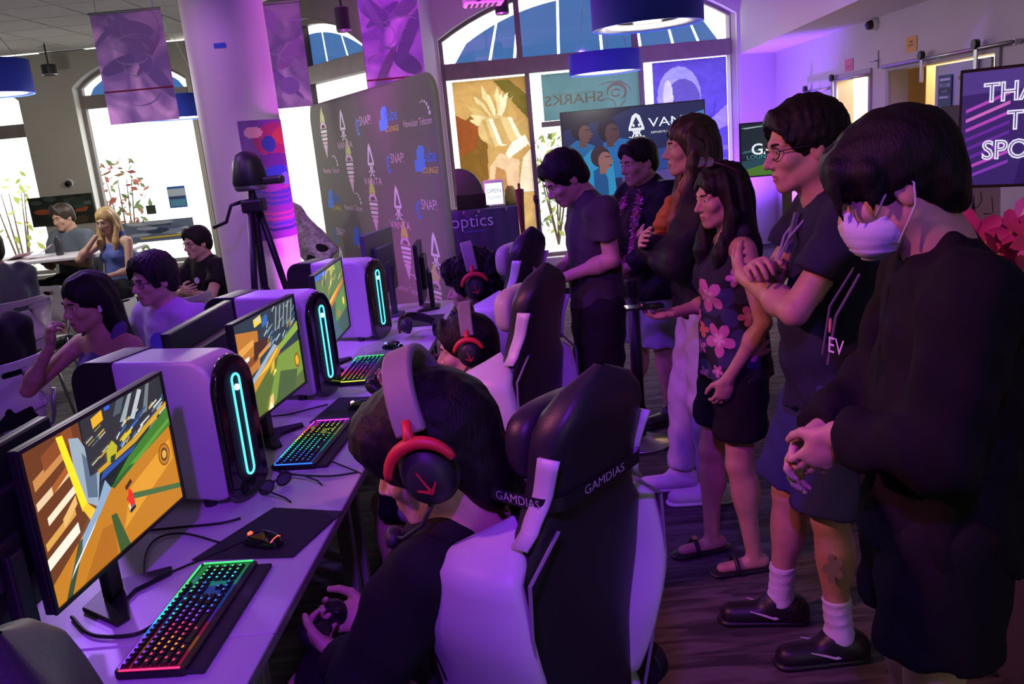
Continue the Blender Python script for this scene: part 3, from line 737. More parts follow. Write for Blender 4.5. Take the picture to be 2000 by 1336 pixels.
def cable(name, pts, r, label, m=M_black, cat='cable'):
    P = [Vector(p) for p in pts]; out = []
    for i in range(len(P) - 1):
        p0, p1, p2, p3 = P[max(i - 1, 0)], P[i], P[i + 1], P[min(i + 2, len(P) - 1)]
        for k in range(8):
            t = k / 8; out.append(.5 * ((2 * p1) + (-p0 + p2) * t + (2 * p0 - 5 * p1 + 4 * p2 - p3) * t * t + (-p0 + 3 * p1 - 3 * p2 + p3) * t ** 3))
    out.append(P[-1]); o = MB().tube(out, r, 6).build(name, m, smooth=True); tag(o, label, cat, 'black cables on the desks'); return o
zc = DESK_Z + .006
def cz(pts): return [PZ(x, y, zc) for x, y in pts]
cable('cable', cz([(195, 1130), (280, 1135), (400, 1090), (470, 1060), (500, 1045)]), .003, 'thin black cable running from the orange screen stand to the mouse')
cable('cable', cz([(290, 1036), (350, 1030), (430, 1022), (470, 1012)]), .0035, 'black cable lying along the foot of the near tower')
cable('cable', cz([(280, 1130), (285, 1080), (310, 1050), (360, 1042), (430, 1060)]), .003, 'black cable looped over the desk beneath the near tower')
cable('cable', cz([(140, 1205), (180, 1240), (260, 1240), (310, 1215)]), .0045, 'thick black cable curling under the orange game screen to its keyboard')
cable('cable', cz([(530, 912), (560, 925), (640, 930), (700, 922)]), .003, 'black cable trailing from the blue keyboard to the desk edge')
cable('cable', cz([(640, 898), (665, 908), (690, 918), (705, 925)]), .0025, 'short black cable leaving the wrist rest of the blue keyboard')
cable('cable', cz([(505, 815), (560, 810), (600, 800), (640, 790)]), .003, 'black cable behind the blue keyboard under the green field screen')
cable('cable', cz([(480, 880), (510, 850), (545, 845), (590, 830)]), .004, 'black cable bundle by the stand of the green field screen')
cable('cable', cz([(0, 1175), (50, 1160), (75, 1165)]), .006, 'thick black cable leaving the row beside the near monitor stand')
cable('cable', cz([(0, 1240), (60, 1252), (120, 1262)]), .004, 'black cable at the near end of the desk row')
# black rimmed sunglasses lying on the desk
def eyeglasses(loc, rz, label):
    t = empty('sunglasses', loc, rz, label, 'sunglasses')
    for sx in (-1, 1):
        ring = [(sx * .035 + .028 * math.cos(a), .0, .022 + .02 * math.sin(a)) for a in [2 * math.pi * k / 16 for k in range(16)]]
        MB().tube(ring, .003, 6, closed=True).build('rim', M_black, t, smooth=True)
        MB().prism([(p[0], p[2]) for p in ring], -.001, .001, Mframe((0, 0, 0), (1, 0, 0), (0, 0, 1), (0, -1, 0))).build('lens', mat('dark_lens', (.05, .06, .1), .08, coat=1), t)
        MB().tube([(sx * .063, 0, .026), (sx * .066, -.06, .026), (sx * .066, -.11, .018), (sx * .064, -.13, .006)], .0028, 6).build('temple', M_black, t)
    MB().tube([(-.008, 0, .026), (0, 0, .029), (.008, 0, .026)], .003, 6).build('bridge', M_black, t)
eyeglasses(PZ(540, 956, DESK_Z + .003), 1.0, 'black sunglasses lying on the desk between the first two keyboards')

def headset(name, loc, rot, label, parent=None, s=1.0, m_band=None, mic=True, open_=1.0, flat=False, yoke=None):
    """origin between the ears; local x right, y forward, z up"""
    red = yoke or mat('headset_red', (.62, .03, .035), .45); bk = mat('headset_black', (.02, .02, .024), .5)
    grey = m_band or mat('headset_band_grey', (.22, .21, .20), .6, bump=.15, bscale=200)
    if parent is None: t = empty(name, loc, 0, label, 'headset', rot=rot)
    else: t = empty(name, loc, 0, rot=rot); t.parent = parent
    t.scale = (s, s, s)
    w = .088 * open_
    band = [( (w + .004) * math.cos(a), -.012, .03 + .112 * math.sin(a)) for a in [rad(12 + 156 * k / 20) for k in range(21)]]
    mb = MB(); n = len(band)
    vs = []
    for i, p in enumerate(band):
        p = Vector(p); q = Vector((p.x, 0, p.z - .03)).normalized()
        for dy, dr in ((-.022, 0), (.022, 0), (.022, .014), (-.022, .014)): vs.append(p + Vector((0, dy, 0)) + q * dr)
    fs = []
    for i in range(n - 1):
        for k in range(4): fs.append((i * 4 + k, i * 4 + (k + 1) % 4, i * 4 + 4 + (k + 1) % 4, i * 4 + 4 + k))
    fs += [(3, 2, 1, 0), tuple((n - 1) * 4 + k for k in range(4))]
    mb.add(vs, fs); mb.build('headband', grey, t, smooth=True, bevel=.004)
    for sx in (-1, 1):
        X = sx * (w + .006)
        # red fork from the band to the ear cup
        arc_ = [(X + sx * .016, -.008 + .050 * math.sin(a), -.004 + .050 * math.cos(a)) for a in [rad(-75 + 150 * k / 14) for k in range(15)]]
        y = MB().tube(arc_, [.006 + .004 * math.sin(math.pi * k / 14) for k in range(15)], 8); y.tube([(X + sx * .002, -.012, .075), (X + sx * .012, -.010, .058), (X + sx * .016, -.008, .044)], [.007, .008, .01], 8)
        y.build('yoke', red, t, smooth=True)
        Mc = Mframe((sx * (w - .014), -.008, -.006), (0, 1, 0), (0, 0, 1), (sx, 0, 0)) @ Matrix.Diagonal((.92, 1.12, 1, 1))
        MB().lathe([(0, .044), (.018, .043), (.034, .036), (.041, .022), (.042, .012)], 28, Mc).build('ear_cup', bk, t, smooth=True)
        MB().lathe([(.042, .012), (.046, .006), (.045, -.006), (.034, -.010), (.02, -.008)], 28, Mc).build('ear_cushion', mat('ear_cushion', (.03, .03, .034), .75), t, smooth=True)
        V = ribbon([(-.016, -.006), (-.004, -.018), (.016, -.010)], [.002, .005, .002]); W_ = ribbon([(-.004, -.018), (.006, .012)], [.004, .002])
        em = MB(); [em.prism(g_, .0432, .0446, Mc) for g_ in (V, W_)]; em.build('emblem', red, t)
    if mic:
        pts = [(-w - .01, .0, -.045), (-w - .004, .03, -.075), (-w * .75, .075, -.095), (-w * .45, .10, -.098)]
        MB().tube(pts, [.004, .0032, .003, .003], 8).build('microphone_boom', bk, t, smooth=True)
        MB().lathe([(0, -.018), (.010, -.014), (.013, 0), (.010, .014), (0, .018)], 14, Matrix.Translation(pts[-1]) @ Matrix.Rotation(1.2, 4, 'Y')).build('microphone', bk, t, smooth=True)
    return t
h = headset('gaming_headset', PZ(822, 645, DESK_Z + .055) + Vector((0, .06, 0)), (rad(-80), rad(14), rad(20)), 'black headset with brown cups lying on the far desk', yoke=mat('headset_brown', (.16, .05, .03), .5), m_band=M_black, mic=False)

# ================================================================== GAMING CHAIRS
M_leab = mat('leather_black', (.022, .020, .026), .42, bump=.15, bscale=350); M_leaw = mat('leather_white', (.60, .58, .64), .42, bump=.12, bscale=350)
M_leag = mat('leather_cream', (.48, .46, .40), .45, bump=.12, bscale=350); M_piping = mat('piping_grey', (.25, .24, .27), .5)
def interp(z, tab):
    for (a, va), (b_, vb) in zip(tab, tab[1:]):
        if z <= b_: t = (z - a) / (b_ - a); t = t * t * (3 - 2 * t); return va + (vb - va) * t
    return tab[-1][1]
WTAB = [(0, .215), (.20, .225), (.40, .262), (.50, .258), (.575, .165), (.64, .142), (.74, .148), (.80, .118), (.835, .055), (.85, .004)]
def gaming_chair(loc, yaw, label, strap=None, cream=False, pillow=True):
    t = empty('gaming_chair', loc, rad(yaw), label, 'chair', 'black and white gaming chairs along the desks')
    Z0 = .46
    def yc(z): return -.20 - .16 * z + .05 * math.sin(z * 3.2)                   # recline
    def core(u, v):
        z = .85 * v; a = 2 * math.pi * u; w = interp(z, WTAB) * (.80 if z < .52 else 1.0 - .2 * max(0, (.6 - z) / .08) if z < .6 else 1.0); th = .045 * min(1, (.86 - z) / .07 + .05)
        c, s_ = math.cos(a), math.sin(a); e = .55
        return (w * math.copysign(abs(c) ** e, c), yc(z) + th * math.copysign(abs(s_) ** e, s_), Z0 + z)
    MB().grid(core, 28, 26, cu=True).build('backrest', M_leab, t, smooth=True)
    for sx in (-1, 1):
        def bol(u, v, sx=sx):
            z = .03 + .545 * v; a = 2 * math.pi * u; W = interp(z, WTAB); end = min(1, v / .08 + .05, (1 - v) / .09 + .02)
            rx, ry = .050 * end + .002, (.070 + .075 * math.sin(math.pi * min(1, v * 1.02)) ** 1.0) * end + .002
            return (sx * (W - .035 + rx * math.cos(a) * .8), yc(z) + .055 + ry * math.sin(a), Z0 + z)
        MB().grid(bol, 18, 22, cu=True).build('side_bolster', M_leaw, t, smooth=True)
        def pip(v, sx=sx):
            z = .05 + .52 * v; W = interp(z, WTAB); return (sx * (W - .035), yc(z) - .052 - .03 * math.sin(math.pi * v), Z0 + z)
        MB().tube([pip(k / 16) for k in range(17)], .004, 6).build('piping', M_piping, t)
        def stripe(u, v, sx=sx):
            z = .55 + .165 * v; W = interp(z, WTAB); return (sx * (W + .0025), yc(z) - .012 - .012 * v + (u - .5) * (.036 + .010 * v), Z0 + z)
        mb = MB().grid(stripe, 4, 8); o = mb.build('neck_panel', M_leaw, t, smooth=True); md = o.modifiers.new('s', 'SOLIDIFY'); md.thickness = .006; md.offset = 0
        # arm rest
        a_ = MB(); a_.box((sx * .29, .0, .53), (.05, .06, .24)); a_.box((sx * .27, .0, .40), (.10, .06, .03)); a_.build('armrest_post', M_black, t, bevel=.008)
        MB().box((sx * .29, .03, .665), (.09, .26, .03)).build('armrest_pad', M_leab, t, bevel=.012, seg=3)
        MB().cyl((sx * .245, -.20, .50), (sx * .285, -.20, .50), .055, n=24).build('hinge_cover', M_black, t, bevel=.006)
        def sb(u, v, sx=sx):
            a = 2 * math.pi * u; y = -.22 + .48 * v; en = min(1, v / .1 + .1, (1 - v) / .12 + .1); return (sx * .215 + .055 * en * math.cos(a), y, .455 + .052 * en * math.sin(a))
        MB().grid(sb, 14, 12, cu=True).build('seat_bolster', M_leaw, t, smooth=True)
    MB().prism(rrect(-.20, -.24, .20, .27, .06), .40, .485).build('seat', M_leab, t, smooth=True, bevel=.025, seg=3)
    # head pillow and its strap
    def pil(u, v):
        a, b_ = 2 * math.pi * u, math.pi * (v - .5); sp = lambda q, e: math.copysign(abs(q) ** e, q)
        return (.125 * sp(math.cos(b_), .6) * sp(math.cos(a), .6), yc(.70) + .075 + .04 * sp(math.cos(b_), .6) * sp(math.sin(a), .6), Z0 + .70 + .075 * sp(math.sin(b_), .7))
    if pillow: MB().grid(pil, 22, 13, cu=True).build('head_pillow', M_leag if cream else M_leab, t, smooth=True)
    if strap:
        zs = .625; W = interp(zs, WTAB) + .008; pts = rrect(-W, yc(zs) - .055, W, yc(zs) + .12, .04)
        mb = MB(); n = len(pts); vs = [(x, y, Z0 + zs + dz) for dz in (-.013, .013) for x, y in pts]; mb.add(vs, [(i, (i + 1) % n, n + (i + 1) % n, n + i) for i in range(n)])
        so = mb.build('pillow_strap', M_black, t, smooth=True)
        text('strap_lettering', strap, .024, mat('strap_ink', (.45, .43, .48), .6), Mframe((0, yc(zs) - .0565, Z0 + zs), (1, 0, 0), (0, 0, 1), (0, -1, 0)), so, sx=1.3)
        text('strap_lettering', strap, .024, MATS['strap_ink'], Mframe((-W - .0015, yc(zs) + .03, Z0 + zs), (0, -1, 0), (0, 0, 1), (-1, 0, 0)), so, sx=1.0)
    # base
    MB().cyl((0, 0, .14), (0, 0, .40), .028, n=20).build('gas_post', M_black, t)
    for k in range(5):
        a = 2 * math.pi * k / 5 + .3; d_ = Vector((math.cos(a), math.sin(a), 0))
        mb = MB(); mb.tube([Vector((0, 0, .15)), d_ * .15 + Vector((0, 0, .125)), d_ * .31 + Vector((0, 0, .085))], [.032, .026, .018], 8); lg = mb.build('base_leg', M_black, t, smooth=True)
        w = d_.cross(Vector((0, 0, 1))); MB().cyl(d_ * .31 + w * .022 + Vector((0, 0, .031)), d_ * .31 - w * .022 + Vector((0, 0, .031)), .030, n=18).build('caster', M_black, lg)
    return t
gaming_chair((-.085, 1.675, 0), 49, 'gaming chair with a lettered pillow strap, holding the player in the near seat', strap='GAMDIAS')
gaming_chair((-.14, 2.90, 0), 60, 'gaming chair with cream head pillow behind the short haired player', cream=True)
gaming_chair((-.14, 4.06, 0), 62, 'gaming chair with cream head pillow behind the curly haired player', cream=True)
gaming_chair((-.245, .885, 0), -58, 'empty dark gaming chair at the near end of the desk row', pillow=False)

# ================================================================== WHITE STACKING CHAIRS, AUDIENCE TABLE
M_shell = mat('chair_shell_white', (.66, .64, .70), .45)
def bent_panel(splines, M, name, m, parent, depth=.05, half=.22, thick=.006):
    o = curve_mesh(name, splines, .0001, m); me = o.data
    bm = bmesh.new(); bm.from_mesh(me); bmesh.ops.remove_doubles(bm, verts=bm.verts, dist=.0005)
    for ed in range(3):
        bmesh.ops.subdivide_edges(bm, edges=[e for e in bm.edges if e.calc_length() > .07], cuts=1)
    bmesh.ops.triangulate(bm, faces=bm.faces)
    for v in bm.verts: v.co.z = depth * (v.co.x / half) ** 2
    bm.to_mesh(me); bm.free(); me.transform(M); o.parent = parent
    me.polygons.foreach_set('use_smooth', [True] * len(me.polygons))
    md = o.modifiers.new('s', 'SOLIDIFY'); md.thickness = thick; return o
def stack_chair(loc, yaw, label):
    t = empty('stacking_chair', loc, rad(yaw), label, 'chair', 'white stacking chairs of the audience')
    out = rrect(-.22, .0, .22, .36, .07, 6); out = [(x * (1.05 if y > .2 else .96), y) for x, y in out]
    hole = rrect(-.055, .285, .055, .318, .015, 3)[::-1]
    Mb = Mframe((0, -.20, .50), (1, 0, 0), (0, -.20, .98), (0, .98, .20)); bent_panel([out, hole], Mb, 'backrest', M_shell, t, .045)
    seat = rrect(-.22, -.21, .22, .22, .07, 6); Ms = Mframe((0, 0, .445), (1, 0, 0), (0, 1, 0), (0, 0, 1)); bent_panel([seat], Ms, 'seat', M_shell, t, .02)
    for sx in (-1, 1):
        for sy in (-1, 1): MB().tube([(sx * .18, sy * .17, .44), (sx * .215, sy * .23, .012)], .011, 8).build('leg', M_steel, t, smooth=True)
        MB().tube([(sx * .19, -.17, .44), (sx * .20, -.205, .52), (sx * .205, -.24, .66)], .011, 8).build('back_strut', M_steel, t, smooth=True)
    return t
SC = {}
def sc(px, py, yaw, label, z=.74, off=0):
    p = PZ(px, py, z); a = rad(yaw); return stack_chair((p.x - math.sin(a) * .27, p.y + math.cos(a) * .27, 0), yaw, label)
sc(32, 752, 62, 'white stacking chair under the person in the black tee, hand slot in the back')
sc(100, 585, 160, 'white stacking chair standing empty beside the round table')
sc(395, 618, 75, 'empty white stacking chair between the lit towers and the column', z=.70)
# table
t = empty('white_table', PZ(95, 640, 0) + Vector((0, 0, 0)), .1, 'long white table with papers and a bottle before the seated couple', 'table')
tp = PZ(90, 500, .945); t.location = (tp.x - .2, tp.y, 0); t.scale = (1, 1, 1.055)
MB().prism(rrect(-1.1, -.4, 1.1, .4, .06), .86, .89).build('table_top', M_shell, t, bevel=.006)
for sx in (-.9, .9): MB().prism([(-.32, 0), (.32, 0), (.22, .86), (-.22, .86)], -.02, .02, Mframe((sx, 0, 0), (0, 1, 0), (0, 0, 1), (1, 0, 0))).build('side_panel', M_shell, t, bevel=.006)
TT = t.location.copy()
mb = MB().lathe([(0, 0), (.036, 0), (.038, .02), (.038, .13), (.03, .16), (.014, .185), (.014, .21), (0, .21)], 20); o = mb.build('bottle', mat('bottle_dark', (.03, .03, .04), .2), smooth=True); o.location = (TT.x + .35, TT.y, .94); tag(o, 'dark drinks bottle standing on the white table', 'bottle')
def paper(loc, rz, w, d_, col, label, lift=.12):
    mb = MB().grid(lambda u, v: ((u - .5) * w, (v - .5) * d_, lift * (u ** 2)), 8, 4); o = mb.build('paper', P_(col), smooth=True); o.location = loc; o.rotation_euler = (0, 0, rz); tag(o, label, 'paper', 'papers on the white table'); md = o.modifiers.new('s', 'SOLIDIFY'); md.thickness = .002
paper((TT.x + .15, TT.y - .05, .941), .3, .28, .2, '#E8C8D8', 'pink paper sheet curling up on the white table'); paper((TT.x - .10, TT.y + .02, .941), -.5, .26, .2, '#D8B8C0', 'second curled sheet lying beside the bottle', .06)

# ================================================================== COLUMN, TRIPOD, BACKDROP
CX, CY = PY(498, 420, 6.1).x, 6.1
M_col = mat('column_plaster', (.70, .67, .68), .55, bump=.05, bscale=120)
o = MB().lathe([(0, 0), (.30, 0), (.30, .12), (.27, .14), (.27, 3.30)], 64).build('column', M_col, smooth=True, bevel=.004); o.location = (CX, CY, 0); struct(o); column = o
tg = MB().box((0, 0, 0), (.075, .004, .032)).build('blue_tape', mat('painters_tape', (.02, .10, .62), .6)); q = PY(429, 89, 5.83); tg.location = q; tag(tg, 'small strip of blue tape stuck on the white column', 'tape')
# printed wrap around the right of the column
rn = random.Random(4); zt_, zb_ = 1.98, 1.18; nw, nh = 44, 90; pcols = ['#7A4A9A']; U_, V_ = np.meshgrid((np.arange(nw) + .5) / nw, (np.arange(nh) + .5) / nh); idx = np.zeros(U_.shape, int)
def inpoly(pts, X, Y):
    ins = np.zeros(X.shape, bool); n = len(pts)
    for k in range(n):
        (x0, y0), (x1, y1) = pts[k], pts[(k + 1) % n]
        if y0 != y1: ins ^= ((y0 > Y) != (y1 > Y)) & (X < (x1 - x0) * (Y - y0) / (y1 - y0) + x0)
    return ins
shp = [('#A83A6A', blob(.6, .82, .42, .16, 16)), ('#C8584A', blob(.72, .86, .22, .07, 14)), ('#3A4A9A', blob(.42, .80, .13, .07, 14)), ('#E0A0B0', blob(.2, .9, .14, .05, 12)), ('#6A3A8A', blob(.5, .66, .45, .06, 14))]
for k in range(13): y = .04 + .045 * k; shp.append((rn.choice(['#4A4AA8', '#8A3A9A', '#34347A', '#B0488A', '#5A6AB8']), ribbon([(0, y + .02), (.3, y - .005), (.65, y - .01), (1, y + .02)], .022)))
shp += [('#3A50B8', blob(.55, .55, .30, .07, 14)), ('#7A8AD0', blob(.7, .50, .14, .06, 12)), ('#9A4AA8', blob(.35, .44, .22, .04, 12))]
for c_, pts in shp:
    if c_ not in pcols: pcols.append(c_)
    idx[inpoly(pts, U_, V_)] = pcols.index(c_)
mb = MB()
for jj in range(nh + 1):
    for ii in range(nw + 1): a_ = rad(-78 + 98 * ii / nw); mb.v.append((.2745 * math.cos(a_), .2745 * math.sin(a_), zb_ + (zt_ - zb_) * jj / nh))
for jj in range(nh):
    for ii in range(nw): q_ = jj * (nw + 1) + ii; mb.f.append((q_, q_ + 1, q_ + nw + 2, q_ + nw + 1)); mb.m.append(int(idx[jj, ii]))
o = mb.build('column_poster', [P_(c_, .35) for c_ in pcols], fixn=False, smooth=True); o.location = (CX, CY, 0); tag(o, 'colourful glossy poster wrapped around the white column', 'poster')
# floor uplights
M_can = mat('lamp_can_black', (.012, .012, .014), .4)
def uplight(loc, tgt, col, label):
    t = empty('uplight', (loc[0], loc[1], 0), 0, label, 'lamp', 'floor uplights')
    d_ = (Vector(tgt) - Vector(loc)).normalized(); p = Vector((0, 0, .075))
    MB().box((0, 0, .01), (.16, .16, .02)).build('floor_plate', M_can, t, bevel=.004)
    MB().cyl(p - d_ * .05, p + d_ * .03, .06, .07, 24).build('can', M_can, t, bevel=.004)
    MB().cyl(p + d_ * .03, p + d_ * .034, .062, n=24).build('lens', mat_emit('uplight_' + label[:6], col, 6), t)
uplight(UPL[0][0], UPL[0][1], MAGENTA, 'magenta floor uplight at the foot of the white column')
uplight(UPL[1][0], UPL[1][1], MAGENTA, 'black floor uplight washing the wall behind the backdrop')
uplight((3.0, 10.3, .16), (3.5, 10.9, 2.2), VIOLET, 'violet floor uplight in the corner by the doors')
# invented housings for the added wash spots, out of view under the ceiling
for (l, tg_, c, w, a), lb in zip(WASH, ('wash lamp added out of view over the near end of the desk row', 'wash lamp added out of view over the audience to light the standing people', 'wash lamp added out of view above the far desks', 'wash lamp added out of view above the seated audience', 'wash lamp added out of view above the right hand doors', 'wash lamp added out of view to light the logo backdrop', 'wash lamp added out of view to light the white column')):
    t = empty('added_wash_can', (l[0], l[1], ZL), 0, 'black ' + lb, 'lamp', 'unseen wash lamps added under the ceiling'); d_ = (Vector(tg_) - Vector(l)).normalized(); p = Vector((0, 0, l[2] - ZL)) - d_ * .06
    MB().cyl((0, 0, 0), p, .012, n=8).build('hanger', M_can, t); MB().cyl(p - d_ * .16, p - d_ * .001, .07, .085, 20, caps=True).build('can', M_can, t)
# camera on a tripod
Y3 = 5.2; base = PY(505, 600, Y3); tx = base.x
t = empty('tripod', (tx, Y3, 0), 0, 'black tripod holding a domed camera before the white column', 'tripod')
apex = Vector((PY(495, 395, Y3).x - tx, 0, PY(495, 395, Y3).z)); zt = apex.z
for k, (fx, fy) in enumerate(((-.02, -.30), (.34, .06), (-.06, .32))):
    f_ = Vector((fx, fy, 0)); s_ = Vector((fx * .12, fy * .12, zt - .05)) + Vector((apex.x * .8, 0, 0)); m_ = s_.lerp(f_, .5)
    lg = MB(); lg.tube([s_, m_], .020, 10); lg.tube([m_, f_ + Vector((0, 0, .02))], .014, 10); l_ = lg.build('leg', M_black, t, smooth=True)
    MB().cyl(m_ - (f_ - s_).normalized() * .03, m_ + (f_ - s_).normalized() * .03, .026, n=12).build('leg_clamp', M_black, l_)
    MB().cyl(f_, f_ + Vector((0, 0, .03)), .02, .014, 10).build('foot', M_black, l_)
    MB().tube([Vector((apex.x * .8, 0, zt - .5)), m_], .007, 6).build('brace', M_black, t)
MB().cyl((apex.x * .8, 0, zt - .55), (apex.x, 0, zt), .022, n=14).build('centre_post', M_black, t)
mb = MB(); mb.box((apex.x, 0, zt - .02), (.13, .12, .08)); mb.build('shoulder', M_black, t, bevel=.015)
MB().tube([(apex.x - .06, -.02, zt + .01), (apex.x - .13, -.03, zt - .005), (apex.x - .17, -.04, zt - .10), (apex.x - .25, -.05, zt - .125)], .012, 8).build('pan_handle', M_black, t, smooth=True)
MB().cyl((apex.x, 0, zt + .0), (apex.x, 0, zt + .07), .03, .02, 14).build('head', M_black, t)
t = empty('dome_camera', (tx + apex.x, Y3, zt + .071), 0, 'black dome shaped camera mounted on the tripod', 'camera')
MB().lathe([(0, 0), (.085, 0), (.10, .02), (.10, .03)], 28).build('base_ring', M_steel, t, smooth=True)
MB().lathe([(.098, .03), (.105, .05), (.095, .12), (.085, .17), (.06, .215), (.03, .23), (0, .232)], 28).build('hood', M_black, t, smooth=True)
MB().box((.12, 0, .05), (.16, .10, .05)).build('side_body', M_black, t, bevel=.015)

# logo backdrop
BR, BL = PY(868, 400, 5.54), PY(628, 400, 8.3)
bd = Vector((BR.x - BL.x, BR.y - BL.y, 0)); BWd = bd.length; bd.normalize(); bn = Vector((bd.y, -bd.x, 0))
t = empty('logo_backdrop', ((BL.x + BR.x) / 2, (BL.y + BR.y) / 2, 0), math.atan2(bd.y, bd.x), 'tall grey fabric backdrop with rounded corners and rows of sponsor logos', 'backdrop')
M_bd = mat('backdrop_fabric', (.17, .165, .14), .8, bump=.1, bscale=600); BH = 2.17
Mb = Mframe((0, 0, 0), (1, 0, 0), (0, 0, 1), (0, -1, 0))
MB().prism(rrect(-BWd / 2, .04, BWd / 2, BH, .16, 8), -.05, .0, Mb).build('fabric_panel', M_bd, t, smooth=True, bevel=.02, seg=3)
for sx in (-1, 1): MB().box((sx * BWd * .35, .025, .02), (.08, .55, .035)).build('foot', M_steel, t, bevel=.004)
WHT, PNK, BLU, YEL, LIM = P_('#F4ECF8'), P_('#E8C0DC'), P_('#2A7AF0'), P_('#E8D848'), P_('#C8D860')
def logo(kind, cx, cy, s):
    out = []
    kx, ky = (1.55, .85) if kind < 2 else (1.15, 1.0)
    def pl(m, pts): out.append((m, [(cx + x * s * kx, cy + y * s * ky) for x, y in pts]))
    def tx_(st, sz, x, y, m, sx=1.0, sh=0): text('lettering', st, sz * s, m, Mb @ Matrix.Translation((cx + x * s * kx, cy + y * s * ky, .0022)), t, sx=sx * kx, shear=sh)
    if kind == 0:      # shave ice cone mark
        pl(LIM, [(-.045, .10), (-.03, .16), (-.012, .20), (.012, .25), (.02, .2), (.042, .15), (.048, .10)])
        pl(PNK, arc(0, .04, .06, .07, 0, 180)); pl(M_bd, arc(0, .045, .035, .035, 0, 180))
        for k, (w, y) in enumerate(((.058, .015), (.055, -.02), (.05, -.055), (.044, -.09))): pl(PNK if k % 2 else WHT, [(-w, y - .012), (w, y - .012), (w, y + .012), (-w, y + .012)])
        pl(PNK, arc(0, -.125, .04, .022, 0, 360, 14)[:-1]); pl(PNK, [(-.028, -.14), (.028, -.14), (.012, -.20), (0, -.24), (-.012, -.20)])
    elif kind == 1:    # arrow head squid mark
        pl(WHT, [(-.045, .02), (-.02, .14), (0, .18), (.02, .14), (.045, .02), (.026, .02), (0, .125), (-.026, .02)]); pl(WHT, [(-.045, .02), (.045, .02), (.045, .0), (-.045, .0)])
        for q in (-1, 1): pl(WHT, ribbon([(q * .02, .0), (q * .012, -.03), (q * .03, -.055), (q * .045, -.05)], .012)); pl(WHT, ribbon([(q * .006, -.01), (q * .0, -.04), (q * .018, -.085), (q * .035, -.085)], .012))
        tx_('VANTA', .075, 0, -.135, PNK, 1.0)
    elif kind == 2:
        pl(BLU, ribbon(arc(-.115, .0, .034, .05, 40, 330), .014)); pl(BLU, ribbon([(-.125, -.02), (-.1, .03)], .014)); tx_('SNAP!', .09, .04, .035, PNK, .95)
    elif kind == 3:
        pl(BLU, [(-.15, -.05), (-.15, .02), (-.11, .02), (-.11, .07), (-.06, .105), (0, .10), (.0, -.03), (-.05, -.05)]); tx_('Cube', .11, .06, .04, BLU, .9); tx_('LOUNGE', .05, .06, -.045, YEL, 1.1)
    else:
        tx_('Hawaiian Telcom', .062, 0, -.03, PNK, .95)
        for k in range(6): a = rad(110 - 20 * k); x, y = .10 + .085 * math.cos(a), .0 + .085 * math.sin(a); r_ = .006 + .0016 * k; pl(WHT, blob(x, y, r_, r_, 8))
    return out
polys = []
cols = [-.345, -.15, .035, .22, .408]; order = [0, 1, 2, 3, 4]
rowz = [1.90, 1.60, 1.28, .97, .70, .38]
for r, z in enumerate(rowz):
    for c in range(5):
        polys += logo((c - r) % 5, (cols[c] + (.01 if r % 2 else -.01)) * BWd, z, 1.12)
mb = MB(); mats = []
for m_, pts in polys:
    if m_ not in mats: mats.append(m_)
    mb.poly([Mb @ Vector((x, y, .0012)) for x, y in pts], mats.index(m_))
mb.build('logo_print', mats, t, fixn=False)

# ================================================================== HANGING BANNERS, LAMPS
def banner(px0, px1, pyt, pyb, Y, label, seed, red=None, turn=0):
    a, b_ = PY(px0, (pyt + pyb) / 2, Y), PY(px1, (pyt + pyb) / 2, Y); w = b_.x - a.x; zt = PY((px0 + px1) / 2, pyt, Y).z; zb = PY((px0 + px1) / 2, pyb, Y).z; hgt = zt - zb
    t = empty('hanging_banner', ((a.x + b_.x) / 2, Y, zb), turn, label, 'banner', 'hanging banners'); rn = random.Random(seed)
    M_ = Mframe((0, -.003, hgt / 2), (1, 0, 0), (0, 0, 1), (0, -1, 0))
    MB().box((0, 0, hgt / 2), (w, .004, hgt)).build('cloth', mat_film('banner_cloth', (.72, .50, .98), .32, 2.6), t)
    q = []; pal = ['#A58AD6', '#B096DC', '#9C84CE', '#B48CCC', '#A890DE', '#B494D2']
    for k in range(7):
        cx, cy = rn.uniform(.1, .9), rn.uniform(.1, .9); p = blob(cx, cy, rn.uniform(.2, .42), rn.uniform(.03, .09), 16, rn.uniform(-.9, .9)); q.append((P_(rn.choice(pal), .8), [(min(1, max(0, x)), min(1, max(0, y))) for x, y in p]))
    for k in range(9):
        cx, cy, a0 = rn.uniform(.15, .85), rn.uniform(.15, .85), rn.uniform(0, 360); pts = [(min(.98, max(.02, x)), min(.98, max(.02, y))) for x, y in arc(cx, cy, rn.uniform(.15, .4), rn.uniform(.06, .2), a0, a0 + rn.uniform(90, 200), 16)]; q.append((P_(rn.choice(['#D8C8F0', '#C0A8E8', '#C890C8']), .8), ribbon(pts, [.002 + .012 * math.sin(math.pi * i / 16) for i in range(17)])))
    if red: q.append((P_('#A8204A', .8), [(0, red), (1, red), (1, red + .014), (0, red + .014)]))
    picture('banner_print', q, w * .998, hgt * .998, M_, t, eps=.0002)
    MB().cyl((-w / 2 - .01, 0, hgt), (w / 2 + .01, 0, hgt), .012, n=10).build('top_rod', M_steel, t)
    zc_ = ZL - zb if True else 0
    for sx in (-.4, .4): MB().cyl((sx * w, 0, hgt), (sx * w, 0, max(hgt + .02, zc_)), .003, n=6).build('wire', M_steel, t)
banner(194, 333, 20, 240, 7.8, 'purple swirl banner hanging left of the white column', 3, .29)
banner(505, 598, 5, 212, 7.9, 'purple banner with a dark blot hanging right of the white column', 8)
banner(704, 820, -70, 172, 7.1, 'purple banner hanging above the top of the logo backdrop', 14, .07)
